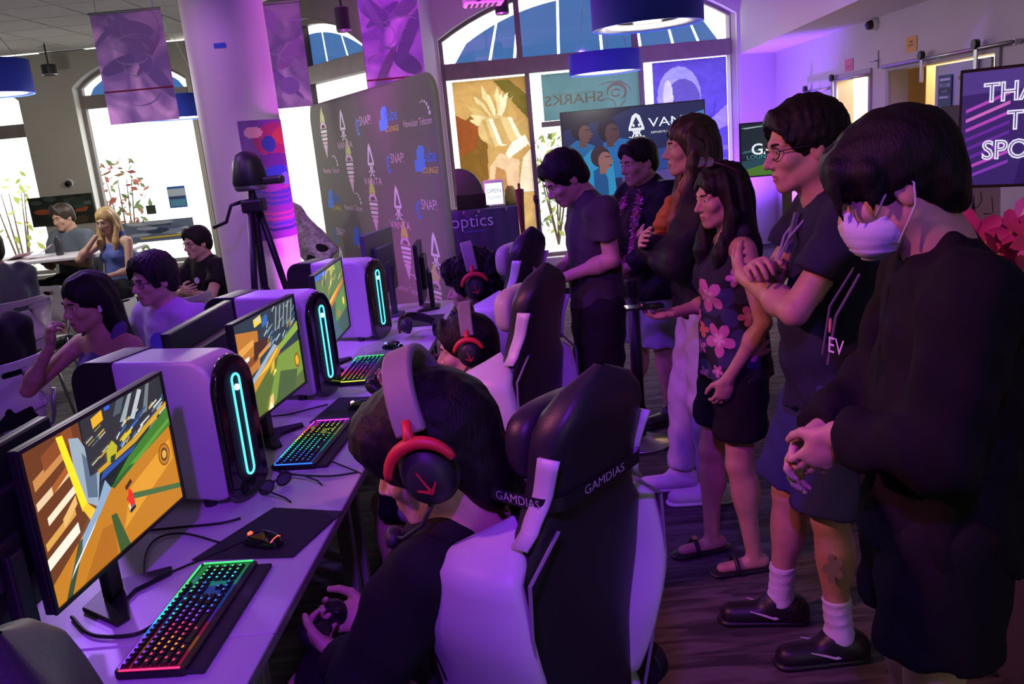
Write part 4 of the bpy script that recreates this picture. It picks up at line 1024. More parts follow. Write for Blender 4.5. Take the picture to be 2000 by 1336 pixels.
def drum(px, py, Y, r, hh, label, zc):
    p = PY(px, py, Y); t = empty('drum_pendant', (p.x, Y, p.z), 0, label, 'lamp', 'blue drum pendant lamps')
    MB().lathe([(r, 0), (r, hh), (r - .012, hh), (r - .012, 0), (r, 0)], 56).build('shade', M_bluefab, t, smooth=True)
    MB().lathe([(r - .012, .03), (r * .62, .045), (r * .62, .02), (r - .012, .005), (r - .012, .03)], 56).build('diffuser_ring', mat('diffuser_ring', (.60, .58, .60), .3, metal=.3), t, smooth=True)
    MB().lathe([(r * .62, .045), (r * .55, .15), (0, .16)], 40).build('inner_bowl', M_blackg, t, smooth=True)
    for k in range(3): a = 2.1 * k + .5; MB().cyl((r * .8 * math.cos(a), r * .8 * math.sin(a), hh), (0, 0, max(hh + .1, zc - p.z)), .003, n=6).build('wire', M_steel, t)
    return p
drum(1265, 52, 6.2, .385, .34, 'large blue drum pendant lamp high before the arched window', ZL)
drum(1182, 143, 9.4, .38, .21, 'blue drum pendant lamp hanging before the shark window film', ZH)
p = drum(-20, 187, 8.0, .37, .29, 'blue drum pendant lamp with a bright underside at the wall end', ZL)
drum(352, 232, 9.6, .36, .24, 'blue drum pendant lamp half hidden behind the banner by the column', ZL)
# neutral fill added under the drum pendants and once where none hangs
for (x, y, z, w) in ((p.x, 8.0, p.z - .10, 75), (PY(352, 232, 9.6).x, 9.6, PY(352, 232, 9.6).z - .10, 60), (-4.0, 4.8, 2.6, 22), (PY(1265, 52, 6.2).x, 6.2, PY(1265, 52, 6.2).z - .08, 16), (PY(1182, 143, 9.4).x, 9.4, PY(1182, 143, 9.4).z - .08, 30)):
    L = bpy.data.lights.new('neutral_fill', 'POINT'); L.shadow_soft_size = .12; L.energy = w; L.color = (1, .95, .86); o = bpy.data.objects.new('neutral_fill', L); COL.objects.link(o); o.location = (x, y, z)
def can_light(px, py0, py1, Y, r, label, zc):
    a, b_ = PY(px, py0, Y), PY(px, py1, Y); t = empty('cylinder_light', (a.x, Y, b_.z), 0, label, 'lamp', 'black cylinder lights'); hh = a.z - b_.z
    MB().cyl((0, 0, 0), (0, 0, hh), r, n=24).build('can', M_black, t, bevel=.01); MB().lathe([(r * .9, -.004), (r * 1.02, .008), (r, .012)], 24).build('trim_ring', M_steel, t); MB().cyl((0, 0, hh), (0, 0, max(hh + .01, zc - b_.z)), .01, n=8).build('stem', M_black, t)
can_light(666, 14, 62, 7.3, .06, 'black cylinder light hanging before the middle arched window', ZL)
can_light(94, 126, 147, 10.8, .085, 'short black cylinder light under the tiled ceiling by the wall', ZL)
can_light(977, -20, 28, 9.0, .07, 'black cylinder light before the corner of the big window', ZH)
# ceiling fittings
o = MB().lathe([(0, 0), (.10, 0), (.13, -.012), (.145, 0)], 32).build('ceiling_speaker', mat('speaker_grille', (.6, .58, .52), .6)); p = PZ(100, 94, ZL - .0); o.location = (p.x, p.y, ZL + .012); tag(o, 'round flush speaker in the tiled ceiling', 'speaker')
p = PZ(140, 106, ZL); t = empty('ceiling_vent', (p.x, p.y, ZL + .012), 0, 'square louvred air vent in the tiled ceiling', 'vent')
MB().box((0, 0, .0), (.58, .58, .008)).build('vent_plate', M_dedge, t)
for k in range(7): MB().box((0, -.24 + .08 * k, -.012), (.54, .05, .004), Matrix.Rotation(.5, 3, 'X')).build('slat', M_grid, t)
p = PY(945, 12, 8.6); t = empty('projector', (p.x, p.y, p.z), .1, 'white ceiling projector seen from below beside the big window', 'projector')
MB().box((0, 0, .06), (.38, .30, .10)).build('case', M_white, t, bevel=.02); MB().cyl((0, 0, .11), (0, 0, ZH - p.z), .02, n=10).build('mount_pole', M_steel, t)
for k in range(6): MB().box((-.14 + .05 * k, 0, .008), (.03, .22, .004)).build('vent_slot', M_black, t)
MB().cyl((-.06, -.15, .06), (-.06, -.19, .06), .04, n=20).build('lens', M_blackg, t)

# ================================================================== SOFT BODIES (distance fields meshed with surface nets)
class SDF:
    def __init__(s): s.p = []
    def add(s, fn, lo, hi, k=.02, op='u'): s.p.append((fn, np.array(lo, float), np.array(hi, float), k, op)); return s
    def cap(s, a, b, r1, r2=None, k=.02, op='u', flat=None, ratio=1.0, cut=False, cuta=False):
        """tapered limb from a to b; flat: direction squeezed by ratio; cut: flat end at b"""
        r2 = r1 if r2 is None else r2; a = np.array(a, float); b = np.array(b, float); d = b - a; L2 = max(d @ d, 1e-12); L = math.sqrt(L2); u = d / L
        n = None
        if flat is not None: n = np.array(flat, float); n /= np.linalg.norm(n)
        def fn(x, y, z):
            px, py, pz = x - a[0], y - a[1], z - a[2]
            t0 = (px * d[0] + py * d[1] + pz * d[2]) / L2; t = np.clip(t0, 0, 1)
            qx, qy, qz = px - d[0] * t, py - d[1] * t, pz - d[2] * t
            if n is not None:
                c = (qx * n[0] + qy * n[1] + qz * n[2]) * (1 / ratio - 1); qx, qy, qz = qx + n[0] * c, qy + n[1] * c, qz + n[2] * c
            D = np.sqrt(qx * qx + qy * qy + qz * qz) - (r1 + (r2 - r1) * t)
            if n is not None: D = D * min(1, ratio + .15)
            if cut: D = np.maximum(D, (t0 - 1) * L)
            if cuta: D = np.maximum(D, -t0 * L)
            return D
        R_ = max(r1, r2) * max(1, ratio); return s.add(fn, np.minimum(a, b) - R_, np.maximum(a, b) + R_, k, op)
    def ell(s, c, r, Rm=None, k=.02, op='u'):
        c = np.array(c, float); r = np.array(r, float); Q = np.eye(3) if Rm is None else np.array(Rm, float)
        def fn(x, y, z):
            px, py, pz = x - c[0], y - c[1], z - c[2]
            l = [px * Q[0, i] + py * Q[1, i] + pz * Q[2, i] for i in range(3)]
            k0 = np.sqrt(sum((l[i] / r[i]) ** 2 for i in range(3))); k1 = np.sqrt(sum((l[i] / r[i] ** 2) ** 2 for i in range(3))) + 1e-9
            return k0 * (k0 - 1) / k1
        e = np.abs(Q) @ r; return s.add(fn, c - e, c + e, k, op)
    def chain(s, pts, rs, k=.02, **kw):
        for i in range(len(pts) - 1): s.cap(pts[i], pts[i + 1], rs[i], rs[i + 1], k=k, **kw)
        return s
    def clip(s, c, n, k=.004):
        """remove everything on the side n points to"""
        c = np.array(c, float); n = np.array(n, float); n /= np.linalg.norm(n)
        return s.add(lambda x, y, z: -((x - c[0]) * n[0] + (y - c[1]) * n[1] + (z - c[2]) * n[2]), [-9] * 3, [9] * 3, k, 's')
    def noise(s, amp, freq, seed=0, axis=(1, 1, 1)):
        rn = np.random.RandomState(seed); ks = rn.normal(size=(5, 3)) * freq * np.array(axis); ph = rn.uniform(0, 6.28, 5)
        def fn(x, y, z, F): return F + amp / 2.2 * sum(np.sin(ks[i, 0] * x + ks[i, 1] * y + ks[i, 2] * z + ph[i]) for i in range(5))
        s.p.append((fn, None, None, 0, 'n')); return s
    def field(s, lo, hi, h):
        n = np.ceil((hi - lo) / h).astype(int) + 1
        ax = [lo[i] + h * np.arange(n[i]) for i in range(3)]
        Fd = np.full(n, .5, np.float32)
        for fn, l, u, k, op in s.p:
            if op == 'n':
                Fd = fn(ax[0][:, None, None], ax[1][None, :, None], ax[2][None, None, :], Fd).astype(np.float32); continue
            m = k + 3 * h
            i0 = np.maximum(0, np.floor((l - m - lo) / h).astype(int)); i1 = np.minimum(n, np.ceil((u + m - lo) / h).astype(int) + 1)
            if np.any(i1 <= i0): continue
            sl = tuple(slice(i0[i], i1[i]) for i in range(3))
            D = fn(ax[0][sl[0]][:, None, None], ax[1][sl[1]][None, :, None], ax[2][sl[2]][None, None, :])
            A = Fd[sl]; k = max(k, 1e-6)
            if op == 'u': hh = np.maximum(k - np.abs(A - D), 0) / k; Fd[sl] = np.minimum(A, D) - hh * hh * k * .25
            else: hh = np.maximum(k - np.abs(A + D), 0) / k; Fd[sl] = np.maximum(A, -D) + hh * hh * k * .25
        return Fd
    def bounds(s):
        q = [(l, u) for fn, l, u, k, op in s.p if op == 'u']; return np.min([a for a, _ in q], 0), np.max([b for _, b in q], 0)
    def nets(s, h, lo=None, hi=None):
        if lo is None: lo, hi = s.bounds(); lo = lo - 3 * h; hi = hi + 3 * h
        lo = np.array(lo, float); hi = np.array(hi, float); Fd = s.field(lo, hi, h)
        S = Fd < 0; nx, ny, nz = Fd.shape
        cnt = np.zeros((nx - 1, ny - 1, nz - 1), np.int8)
        for dx in (0, 1):
            for dy in (0, 1):
                for dz in (0, 1): cnt += S[dx:nx - 1 + dx, dy:ny - 1 + dy, dz:nz - 1 + dz]
        act = (cnt > 0) & (cnt < 8); I = np.argwhere(act)
        if len(I) == 0: return np.zeros((0, 3)), np.zeros((0, 4), int)
        idx = -np.ones(act.shape, np.int32); idx[act] = np.arange(len(I))
        acc = np.zeros((len(I), 3)); num = np.zeros(len(I))
        C8 = [(a, b, c) for a in (0, 1) for b in (0, 1) for c in (0, 1)]
        V8 = {c: Fd[I[:, 0] + c[0], I[:, 1] + c[1], I[:, 2] + c[2]] for c in C8}
        for c in C8:
            for ax in range(3):
                if c[ax]: continue
                d = list(c); d[ax] = 1; d = tuple(d); a, b = V8[c], V8[d]; mk = (a < 0) != (b < 0)
                t = np.where(mk, a / np.where(mk, a - b, 1), 0); p = np.tile(np.array(c, float), (len(I), 1)); p[:, ax] += t
                acc += p * mk[:, None]; num += mk
        V = lo + h * (I + acc / num[:, None])
        Q = []
        for ax in range(3):
            a1, a2 = (ax + 1) % 3, (ax + 2) % 3
            s0 = [slice(None)] * 3; s1 = [slice(None)] * 3; s0[ax] = slice(0, -1); s1[ax] = slice(1, None)
            A, B = S[tuple(s0)], S[tuple(s1)]; E = np.argwhere(A != B); fl = A[tuple(E.T)]
            ok = (E[:, a1] > 0) & (E[:, a2] > 0) & (E[:, a1] < act.shape[a1]) & (E[:, a2] < act.shape[a2]); E, fl = E[ok], fl[ok]
            def g(o1, o2): e = E.copy(); e[:, a1] -= o1; e[:, a2] -= o2; return idx[tuple(e.T)]
            q = np.stack([g(1, 1), g(0, 1), g(0, 0), g(1, 0)], 1); q[~fl] = q[~fl][:, ::-1]; Q.append(q)
        Q = np.concatenate(Q); Q = Q[(Q >= 0).all(1)]
        return V, Q
    def mesh(s, name, mats, h, fine=(), slot=None):
        """fine: [(lo, hi, h)] regions meshed finer"""
        V, Q = s.nets(h); Vs, Qs = [V], [Q]
        if len(fine):
            cen = V[Q].mean(1); keep = np.ones(len(Q), bool)
            for lo, hi, hf in fine:
                lo = np.array(lo, float); hi = np.array(hi, float); keep &= ~((cen > lo) & (cen < hi)).all(1)
            Qs = [Q[keep]]; off_ = len(V)
            for lo, hi, hf in fine:
                v, q = s.nets(hf, np.array(lo) - 2.5 * h, np.array(hi) + 2.5 * h)
                if len(q) == 0: continue
                c = v[q].mean(1); ins = ((c > np.array(lo) - .6 * h) & (c < np.array(hi) + .6 * h)).all(1); q = q[ins]
                Vs.append(v); Qs.append(q + off_); off_ += len(v)
        V = np.concatenate(Vs); Q = np.concatenate(Qs)
        used = np.unique(Q); rm = -np.ones(len(V), int); rm[used] = np.arange(len(used)); V = V[used]; Q = rm[Q]
        me = bpy.data.meshes.new(name); me.vertices.add(len(V)); me.vertices.foreach_set('co', V.astype(np.float32).ravel())
        me.loops.add(Q.size); me.loops.foreach_set('vertex_index', Q.astype(np.int32).ravel())
        me.polygons.add(len(Q)); me.polygons.foreach_set('loop_start', np.arange(0, Q.size, 4, dtype=np.int32)); me.polygons.foreach_set('loop_total', np.full(len(Q), 4, np.int32))
        me.polygons.foreach_set('use_smooth', np.ones(len(Q), bool))
        for m_ in (mats if isinstance(mats, (list, tuple)) else [mats]): me.materials.append(m_)
        if slot: me.polygons.foreach_set('material_index', slot(V[Q].mean(1)).astype(np.int32))
        me.update(); me.validate(); return me
    def build(s, name, mats, parent, h, fine=(), slot=None): return link(name, s.mesh(name, mats, h, fine, slot), parent)

def rotm(yaw=0, pitch=0, roll=0):
    """yaw>0 turns to the figure's left, pitch>0 looks up, roll>0 tips to its right; degrees"""
    return np.array((Matrix.Rotation(rad(yaw), 3, 'Z') @ Matrix.Rotation(rad(pitch), 3, 'X') @ Matrix.Rotation(rad(roll), 3, 'Y')))
class Head:
    def __init__(s, c, R_, sc=1.0): s.c = np.array(c, float); s.R = R_; s.s = sc
    def __call__(s, x, y, z): return s.c + s.R @ (np.array([x, y, z], float) * s.s)
    def M(s): r = Matrix([list(v) for v in s.R]).to_4x4(); return Matrix.Translation(s.c) @ r @ Matrix.Scale(s.s, 4)
def head_prims(S, H, fem=False, jaw=1.0, nose=1.0, low=False):
    e = lambda c, r, k=.015, op='u', R2=None: S.ell(H(*c), np.array(r) * H.s, H.R if R2 is None else H.R @ R2, k * H.s, op)
    c_ = lambda a, b, r1, r2, k=.012, op='u', **kw: S.cap(H(*a), H(*b), r1 * H.s, r2 * H.s, k=k * H.s, op=op, **kw)
    e((0, -.014, .033), (.074, .094, .083), .02); e((0, .022, -.022), (.060 * jaw, .070, .080), .03)
    for s in (-1, 1):
        c_((s * .053 * jaw, -.008, -.055), (s * .018, .058, -.096), .020, .016, .025)
        e((s * .041, .060, -.026), (.022, .021, .020), .02)
        c_((s * .010, .083, .020), (s * .046, .070, .018), .010, .009, .014)
    e((0, .066, -.100), (.022, .019, .017), .02)
    e((0, .072, -.066), (.030, .018, .026), .015)
    for s in (-1, 1):
        e((s * .032, .094, -.001), (.017, .014, .0095), .010, 's')
        e((s * .031, .070, -.001), (.0155, .0145, .0125), .004)
        if not low: c_((s * .018, .0835, .005), (s * .045, .0765, .004), .0032, .003, .004)
    nz = nose
    c_((0, .083, .008), (0, .104 * (1 + .02 * nz), -.034), .0075, .0115 * nz, .010)
    for s in (-1, 1): e((s * .0115 * nz, .093, -.038), (.0085, .010, .008), .006)
    c_((-.019, .080, -.0655), (.019, .080, -.0655), .006, .006, .006); e((0, .088, -.0645), (.014, .0075, .0055), .004); e((0, .086, -.076), (.016, .0085, .0065), .005)
    e((0, .094, -.0702), (.022, .006, .0014), .002, 's')
    for s in (-1, 1):
        Re = np.array(Matrix.Rotation(rad(s * 18), 3, 'Z') @ Matrix.Rotation(rad(-10), 3, 'X'))
        e((s * .078, -.010, -.008), (.0075, .019, .032), .006, 'u', Re); e((s * .086, -.004, -.004), (.006, .010, .018), .004, 's', Re)
    c_((0, -.022, -.05), (0, -.036, -.15), .050 if fem else .056, .050 if fem else .058, .03)

def hand_prims(S, w, d, n, side, curl=.5, s=1.0, spread=.10, k=.006, thumb=.6):
    """w wrist, d pointing along the fingers, n palm normal (out of the palm), side +1 right hand"""
    w = np.array(w, float); d = np.array(d, float); d /= np.linalg.norm(d); n = np.array(n, float); n -= d * (n @ d); n /= np.linalg.norm(n)
    t = np.cross(d, n) * side        # towards the thumb
    S.cap(w, w + d * .045 * s, .026 * s, .034 * s, k=.015, flat=n, ratio=.55)
    S.cap(w + d * .04 * s + t * .022 * s, w + d * .082 * s + t * .020 * s, .017 * s, .013 * s, k=.012, flat=n, ratio=.8)
    S.cap(w + d * .04 * s - t * .018 * s, w + d * .076 * s - t * .024 * s, .018 * s, .012 * s, k=.012, flat=n, ratio=.8)
    S.cap(w + d * .05 * s, w + d * .082 * s, .018 * s, .016 * s, k=.012, flat=n, ratio=.75)
    tips = []
    for i, (o, L, r) in enumerate(((.028, .068, .0088), (.0095, .078, .0090), (-.0095, .072, .0086), (-.027, .056, .0078))):
        p = w + d * (.082 - (.004 if i in (0,) else .010 if i == 3 else 0)) * s + t * o * s; dd = d + t * spread * (1.2 - .8 * i); dd /= np.linalg.norm(dd); a = 0
        for j, fr in enumerate((.46, .30, .24)):
            a += curl * (.9 if j == 0 else 1.1 if j == 1 else .7)
            v = dd * math.cos(a) + n * math.sin(a); q = p + v * L * fr * s
            S.cap(p, q, r * s * (1 - .08 * j), r * s * (1 - .08 * (j + 1)), k=k if j == 0 else .002); p = q
        tips.append(p)
    b = w + d * .022 * s + t * .026 * s; v1 = d * .62 + t * .70 + n * (.15 + .3 * thumb); v1 /= np.linalg.norm(v1)
    m_ = b + v1 * .038 * s; v2 = d * .85 + t * (.45 - .35 * thumb) + n * (.2 + .35 * thumb); v2 /= np.linalg.norm(v2); e1 = m_ + v2 * .030 * s; v3 = d * .95 + t * (.2 - .4 * thumb) + n * (.2 + .4 * thumb); v3 /= np.linalg.norm(v3)
    S.cap(b, m_, .0155 * s, .0115 * s, k=.012); S.cap(m_, e1, .0110 * s, .0098 * s, k=.003); S.cap(e1, e1 + v3 * .024 * s, .0096 * s, .0078 * s, k=.002)

def skin(name, c):
    if name in MATS: return MATS[name]
    m = mat(name, c, .52, var=.10, vscale=25, bump=.06, bscale=300); b = m.node_tree.nodes['Principled BSDF']
    b.inputs['Subsurface Weight'].default_value = .06; b.inputs['Subsurface Radius'].default_value = (.02, .008, .004); b.inputs['Subsurface Scale'].default_value = .5
    return m
SK = skin('skin_tan', (.50, .29, .20)); SK2 = skin('skin_light', (.56, .35, .26)); SK3 = skin('skin_brown', (.38, .20, .13))
M_lip = mat('lips', (.36, .12, .11), .45); M_eyew = mat('eye_white', (.62, .60, .58), .25); M_iris = mat('iris_dark', (.02, .012, .008), .15); M_brow = mat('brow_hair', (.018, .013, .011), .8)
M_hair = mat('hair_black', (.008, .0065, .0065), .55, bump=.7, bscale=260, stretch=(1, 1, .15), spec=.25); M_hairb = mat('hair_dark_brown', (.030, .018, .012), .45, bump=.5, bscale=150, stretch=(1, 1, .2))
M_blond = mat('hair_blonde', (.45, .30, .13), .5, bump=.5, bscale=150, stretch=(1, 1, .2)); M_hairtip = mat('hair_brown_ends', (.22, .11, .05), .5, bump=.5, bscale=150, stretch=(1, 1, .2))

def face_parts(t, H, brow=M_brow, closed=.35, lens=None):
    """eyes and eyebrows"""
    for s in (-1, 1):
        q = [M_eyew, M_iris]; mb = MB(); R_ = .0124
        M_ = H.M() @ Matrix.Translation((s * .0315, .0735, -.001))
        def fn(u, v, s=s):
            a = 2 * math.pi * u; b = math.pi * (v - .5); return M_ @ Vector((R_ * math.cos(b) * math.cos(a), R_ * math.sin(b), R_ * math.cos(b) * math.sin(a)))
        mb.grid(fn, 16, 13, cu=True)
        for i in range(len(mb.f)):
            if i // 16 >= 10: mb.m[i] = 1
        mb.build('eye', q, t, smooth=True)
        pts = [H(s * x, y, z) for x, y, z in ((.013, .0925, .017), (.026, .0935, .0215), (.040, .085, .022), (.051, .072, .017))]
        MB().tube(pts, [.0022 * H.s, .0034 * H.s, .003 * H.s, .0012 * H.s], 6).build('eyebrow', brow, t, smooth=True)

def hair_short(S, H, vol=1.0, fringe=0., back=-.045, side=-.012, seed=1, amp=.004, front=.074):
    e = lambda c, r, k=.015, op='u', R2=None: S.ell(H(*c), np.array(r) * H.s, H.R if R2 is None else H.R @ R2, k * H.s, op)
    v = .012 * vol
    e((0, -.018, .040), (.076 + v, .098 + v, .086 + v)); e((0, -.060, -.015), (.062 + v, .052 + v, .060 + v), .02)
    for s in (-1, 1): e((s * .066, -.024, .022), (.018, .034, .045), .015)
    if fringe: e((0, .072, .062 - fringe * .3), (.066 + v * .6, .03, .03 + fringe * .5), .02)
    S.noise(amp * .35 * H.s, 190, seed, (1, 1, .35))
    e((0, .108, -.085), (.078, .078, .085 + front), .012, 's')
    for s in (-1, 1): e((s * .088, .012, -.065), (.022, .040, .062), .012, 's'); e((s * .046, .112, -.06), (.048, .074, .085 + front * .55), .01, 's')
    c0 = H(0, 0, back - .04); S.clip(H(0, -.06, back - .035), H.R @ np.array([0, .25, -1.0]), .01)
def tag_person(t): pass

# ================================================================== BIG WINDOW: FILMS, TABLE, SCREENS
def film_panel(x0, x1, z0, z1, m, name='window_film', zoff=-.052):
    """on the inner face of the big window: wall coordinates (along, height)"""
    o = MB().poly([(x - WW / 2, z - .1, zoff) for x, z in ((x0, z0), (x1, z0), (x1, z1), (x0, z1))]).build(name, m, W4, fixn=False); return o
def wl(px, py): a, z = px_on(RC, RE, px, py); return a, z
g0, g1 = wl(885, 200)[0], wl(1036, 200)[0]; s0_, s1_ = wl(1062, 200)[0], wl(1258, 200)[0]; v0, v1 = wl(1282, 200)[0], wl(1428, 200)[0]
def _inside(pts, X, Y):
    ins = np.zeros(X.shape, bool); n = len(pts)
    for k in range(n):
        (x0, y0), (x1, y1) = pts[k], pts[(k + 1) % n]
        if y0 == y1: continue
        c = ((y0 > Y) != (y1 > Y)) & (X < (x1 - x0) * (Y - y0) / (y1 - y0) + x0); ins ^= c
    return ins
def film_art(x0, x1, z0, z1, polys, base, var=.2, nx=84):
    w, h_ = x1 - x0, z1 - z0; ny = int(nx * h_ / w); cols = [base]
    U, V = np.meshgrid((np.arange(nx) + .5) / nx, (np.arange(ny) + .5) / ny); idx = np.zeros(U.shape, int)
    for c, pts in polys:
        if c not in cols: cols.append(c)
        idx[_inside(pts, U, V)] = cols.index(c)
    mb = MB(); mb.v = [(x0 + i / nx * w - WW / 2, z0 + j / ny * h_ - .1, -.052) for j in range(ny + 1) for i in range(nx + 1)]
    for j in range(ny):
        for i in range(nx): a = j * (nx + 1) + i; mb.f.append((a, a + 1, a + nx + 2, a + nx + 1)); mb.m.append(int(idx[j, i]))
    mb.build('window_film', [mat_film('film_' + c, _lin(c), .10, 4) for c in cols], W4, fixn=False)
def _lin(h):
    h = h.lstrip('#'); return tuple((int(h[i:i + 2], 16) / 255) ** 2.2 for i in (0, 2, 4))
# golden abstract plume picture
q = [('#7A5A2C', [(0, .1), (.35, .0), (.4, .55), (.2, .7), (0, .6)]), ('#A8834A', [(.6, 1), (1, .85), (1, 1)]), ('#6E6230', [(.55, .98), (1, .6), (1, .82), (.75, .98)]), ('#8A4E2C', [(0, .35), (.25, .42), (.3, .6), (0, .72)])]
rn = random.Random(21)
for k in range(15):   # fan of pale plumes
    a = rad(20 + 10.5 * k); L_ = .30 + .12 * rn.random(); cx, cy = .48, .60; tip = (cx + L_ * 1.0 * math.cos(a), cy + L_ * .9 * math.sin(a)); n_ = (-math.sin(a) * .06, math.cos(a) * .04)
    q.append((rn.choice(['#D8C490', '#E8DAB0', '#C0A468', '#B8985A']), [(cx - n_[0], cy - n_[1]), (cx + (tip[0] - cx) * .6 - n_[0], cy + (tip[1] - cy) * .6 - n_[1]), tip, (cx + (tip[0] - cx) * .5 + n_[0], cy + (tip[1] - cy) * .5 + n_[1]), (cx + n_[0], cy + n_[1])]))
q.append(('#C8AC72', blob(.52, .56, .24, .13, 18)))
for k in range(9):
    x = .34 + .05 * k; q.append((rn.choice(['#E8DCB8', '#D0B880', '#F0E6C8', '#B89A60']), [(x, .66), (x + .05, .66), (x + .16 + .02 * k, .44 - .01 * k), (x + .10, .40 + .012 * k)]))
q += [('#E8D8B8', [(.75, .0), (1, .0), (1, .4), (.85, .3)]), ('#D8B890', [(.35, .0), (.75, .0), (.8, .28), (.55, .36), (.4, .25)]), ('#B08050', [(.40, .0), (.62, 0), (.6, .2), (.48, .24)]), ('#F0E8D0', [(.62, .35), (.66, .30), (.95, .42), (.9, .50), (.72, .44)])]
film_art(g0, g1, 1.0, 2.46, q, '#B89458')
film_panel(g0, g1, .2, .995, mat_film('film_gold_low', _lin('#C8A468'), .15))
# teal panel with the shark lettering (seen from inside, so mirrored)
zs0, zs1 = 1.87, 2.455
film_panel(s0_, s1_, zs0, zs1, mat_film('film_teal', _lin('#5A7A80'), .06)); MB().box(((s0_ + s1_) / 2 - WW / 2, zs0 - .04 - .1, -.06), (s1_ - s0_ + .08, .07, .08)).build('mullion', M_frame, W4, bevel=.004)
M_tan = mat_film('film_tan_lettering', _lin('#D0B898'), .05)
ax, az = wl(1124, 193); text('lettering', 'SHARKS', .175, M_tan, Mframe((ax - WW / 2, az - .1, -.0495), (1, 0, 0), (0, 0, 1), (0, -1, 0)) if False else Mframe((ax - WW / 2, az - .1, -.0495), (1, 0, 0), (0, 1, 0), (0, 0, 1)), W4, mirror=True, sx=1.25, bold=.002)
ax2, az2 = wl(1124, 181); text('lettering', 'HAWAII PACIFIC UNIVERSITY', .034, M_tan, Mframe((ax2 - WW / 2, az2 - .1, -.0495), (1, 0, 0), (0, 1, 0), (0, 0, 1)), W4, mirror=True, sx=1.35)
cx_, cz_ = wl(1208, 178); cx_ -= WW / 2; cz_ -= .1; mb = MB()
for pts, w in ((arc(0, 0, .12, .10, -60, 200, 14), [.01 + .03 * math.sin(math.pi * k / 14) for k in range(15)]), (arc(-.01, -.01, .055, .045, 30, 330, 12), .022), ([(-.24, .10), (-.1, .13), (.06, .125), (.16, .06), (.2, -.02)], [.006, .016, .02, .014, .004]), ([(-.2, -.10), (-.12, -.07), (-.05, -.10), (-.02, -.16), (-.03, -.24)], [.004, .012, .016, .014, .004]), ([(.12, -.02), (.10, -.12), (.03, -.2), (0, -.26)], [.004, .012, .012, .004])):
    mb.poly([(cx_ + x, cz_ + y, -.0495) for x, y in ribbon(pts, w)])
mb.build('shark_emblem', M_tan, W4, fixn=False)
# violet sky picture
q = [('#8A86C8', blob(.35, .80, .30, .17, 20)), ('#5A4E9E', blob(.40, .77, .24, .13, 18)), ('#B8B4E0', blob(.20, .80, .07, .10, 12)), ('#4A3AA0', [(.55, .62), (.8, .7), (.86, .8), (.82, .66), (.7, .58)]), ('#8878C8', [(.7, .64), (1, .74), (1, .62), (.85, .6)])]
for k in range(12): y = .52 - .04 * k; q.append((rn.choice(['#5040A8', '#7060C0', '#4838A0', '#9080D0', '#3E3498']), [(0, y), (.4, y + .03 * math.sin(k)), (1, y - .01), (1, y - .035), (.5, y - .03), (0, y - .03)]))
film_art(v0, v1, .2, 2.47, q, '#5646B0', .15)

# optics table
t = empty('booth_table', (-.30, 9.25, 0), 0, 'exhibitor table under a navy cloth lettered optics', 'table')
MB().box((0, 0, .99), (.98, .60, .03)).build('table_top', M_dedge, t)
M_nav = mat('cloth_table_navy', (.012, .022, .075), .8, bump=.1)
MB().prism([(-.49, 0)] + [(-.49 + .98 * k / 24, -.306 - .008 * math.sin(k * 1.7)) for k in range(25)] + [(.49, 0)], .06, 1.008).build('table_cloth', M_nav, t, smooth=True, bevel=.004)
sg = PY(918, 433, 8.93); text('cloth_lettering', 'optics', .19, P_('#8FA0D8'), Mframe((sg.x + .30 + .02, -.318, sg.z), (1, 0, 0), (0, 0, 1), (0, -1, 0)), t, bold=-.001)
text('cloth_lettering', 'ENTERTAINMENT', .028, P_('#3A5AB8'), Mframe((sg.x + .34, -.318, sg.z - .105), (1, 0, 0), (0, 0, 1), (0, -1, 0)), t)
TZ = 1.0085
t = empty('display_case', (PY(920, 395, 9.2).x, 9.2, TZ), 0, 'black arched display case standing on the navy table', 'case')
prof = [(-.14, 0), (.16, 0), (.16, .17)] + [(-.12 + .26 * math.cos(a), .17 + .26 * math.sin(a)) for a in [rad(5 + 80 * k / 8) for k in range(9)]] + [(-.14, .43)]
MB().prism(prof, -.12, .12, Mframe((0, 0, 0), (1, 0, 0), (0, 0, 1), (0, 1, 0))).build('hood', M_black, t, smooth=True, bevel=.01); MB().box((.02, -.125, .08), (.34, .01, .15)).build('front_ledge', M_blackg, t, bevel=.003)
p = PY(966, 390, 9.1); t = empty('lit_sign', (p.x, 9.1, TZ), 0, 'small bright lit sign box on the navy table', 'sign')
MB().box((0, 0, .145), (.22, .06, .28)).build('box', M_white, t, bevel=.02); MB().box((0, -.031, .14), (.18, .002, .22)).build('lit_face', E_('#D8E4F8', 2.2), t)
text('sign_lettering', 'OPEN', .06, P_('#20305A'), Mframe((0, -.033, .17), (1, 0, 0), (0, 0, 1), (0, -1, 0)), t); text('sign_lettering', 'TODAY', .045, P_('#20305A'), Mframe((0, -.033, .10), (1, 0, 0), (0, 0, 1), (0, -1, 0)), t)
o = MB().lathe([(.0, 0), (.06, 0), (.07, .05), (.055, .16), (.03, .2), (0, .2)], 20).build('snack_pack', P_('#8A8A3A'), smooth=True); o.location = (PY(990, 400, 9.15).x + .05, 9.2, TZ); tag(o, 'dull yellow packet standing beside the lit sign', 'packet')
def pole(px, y0, y1, Y, m, label, r=.012, top=None):
    a = PY(px, y0, Y); t = empty('floor_pole', (a.x, Y, 0), 0, label, 'pole'); MB().cyl((0, 0, 0), (0, 0, a.z), r, n=10).build('shaft', m, t); MB().cyl((0, 0, 0), (0, 0, .02), .13, n=24).build('base', M_black, t)
    if top: top(t, a.z)
def umb(t, z): MB().lathe([(.012, z - .05), (.045, z - .06), (.035, z - .2), (.02, z - .55), (.012, z - .56)], 14).build('folded_cover', mat('cover_red', (.10, .01, .02), .7), t, smooth=True)
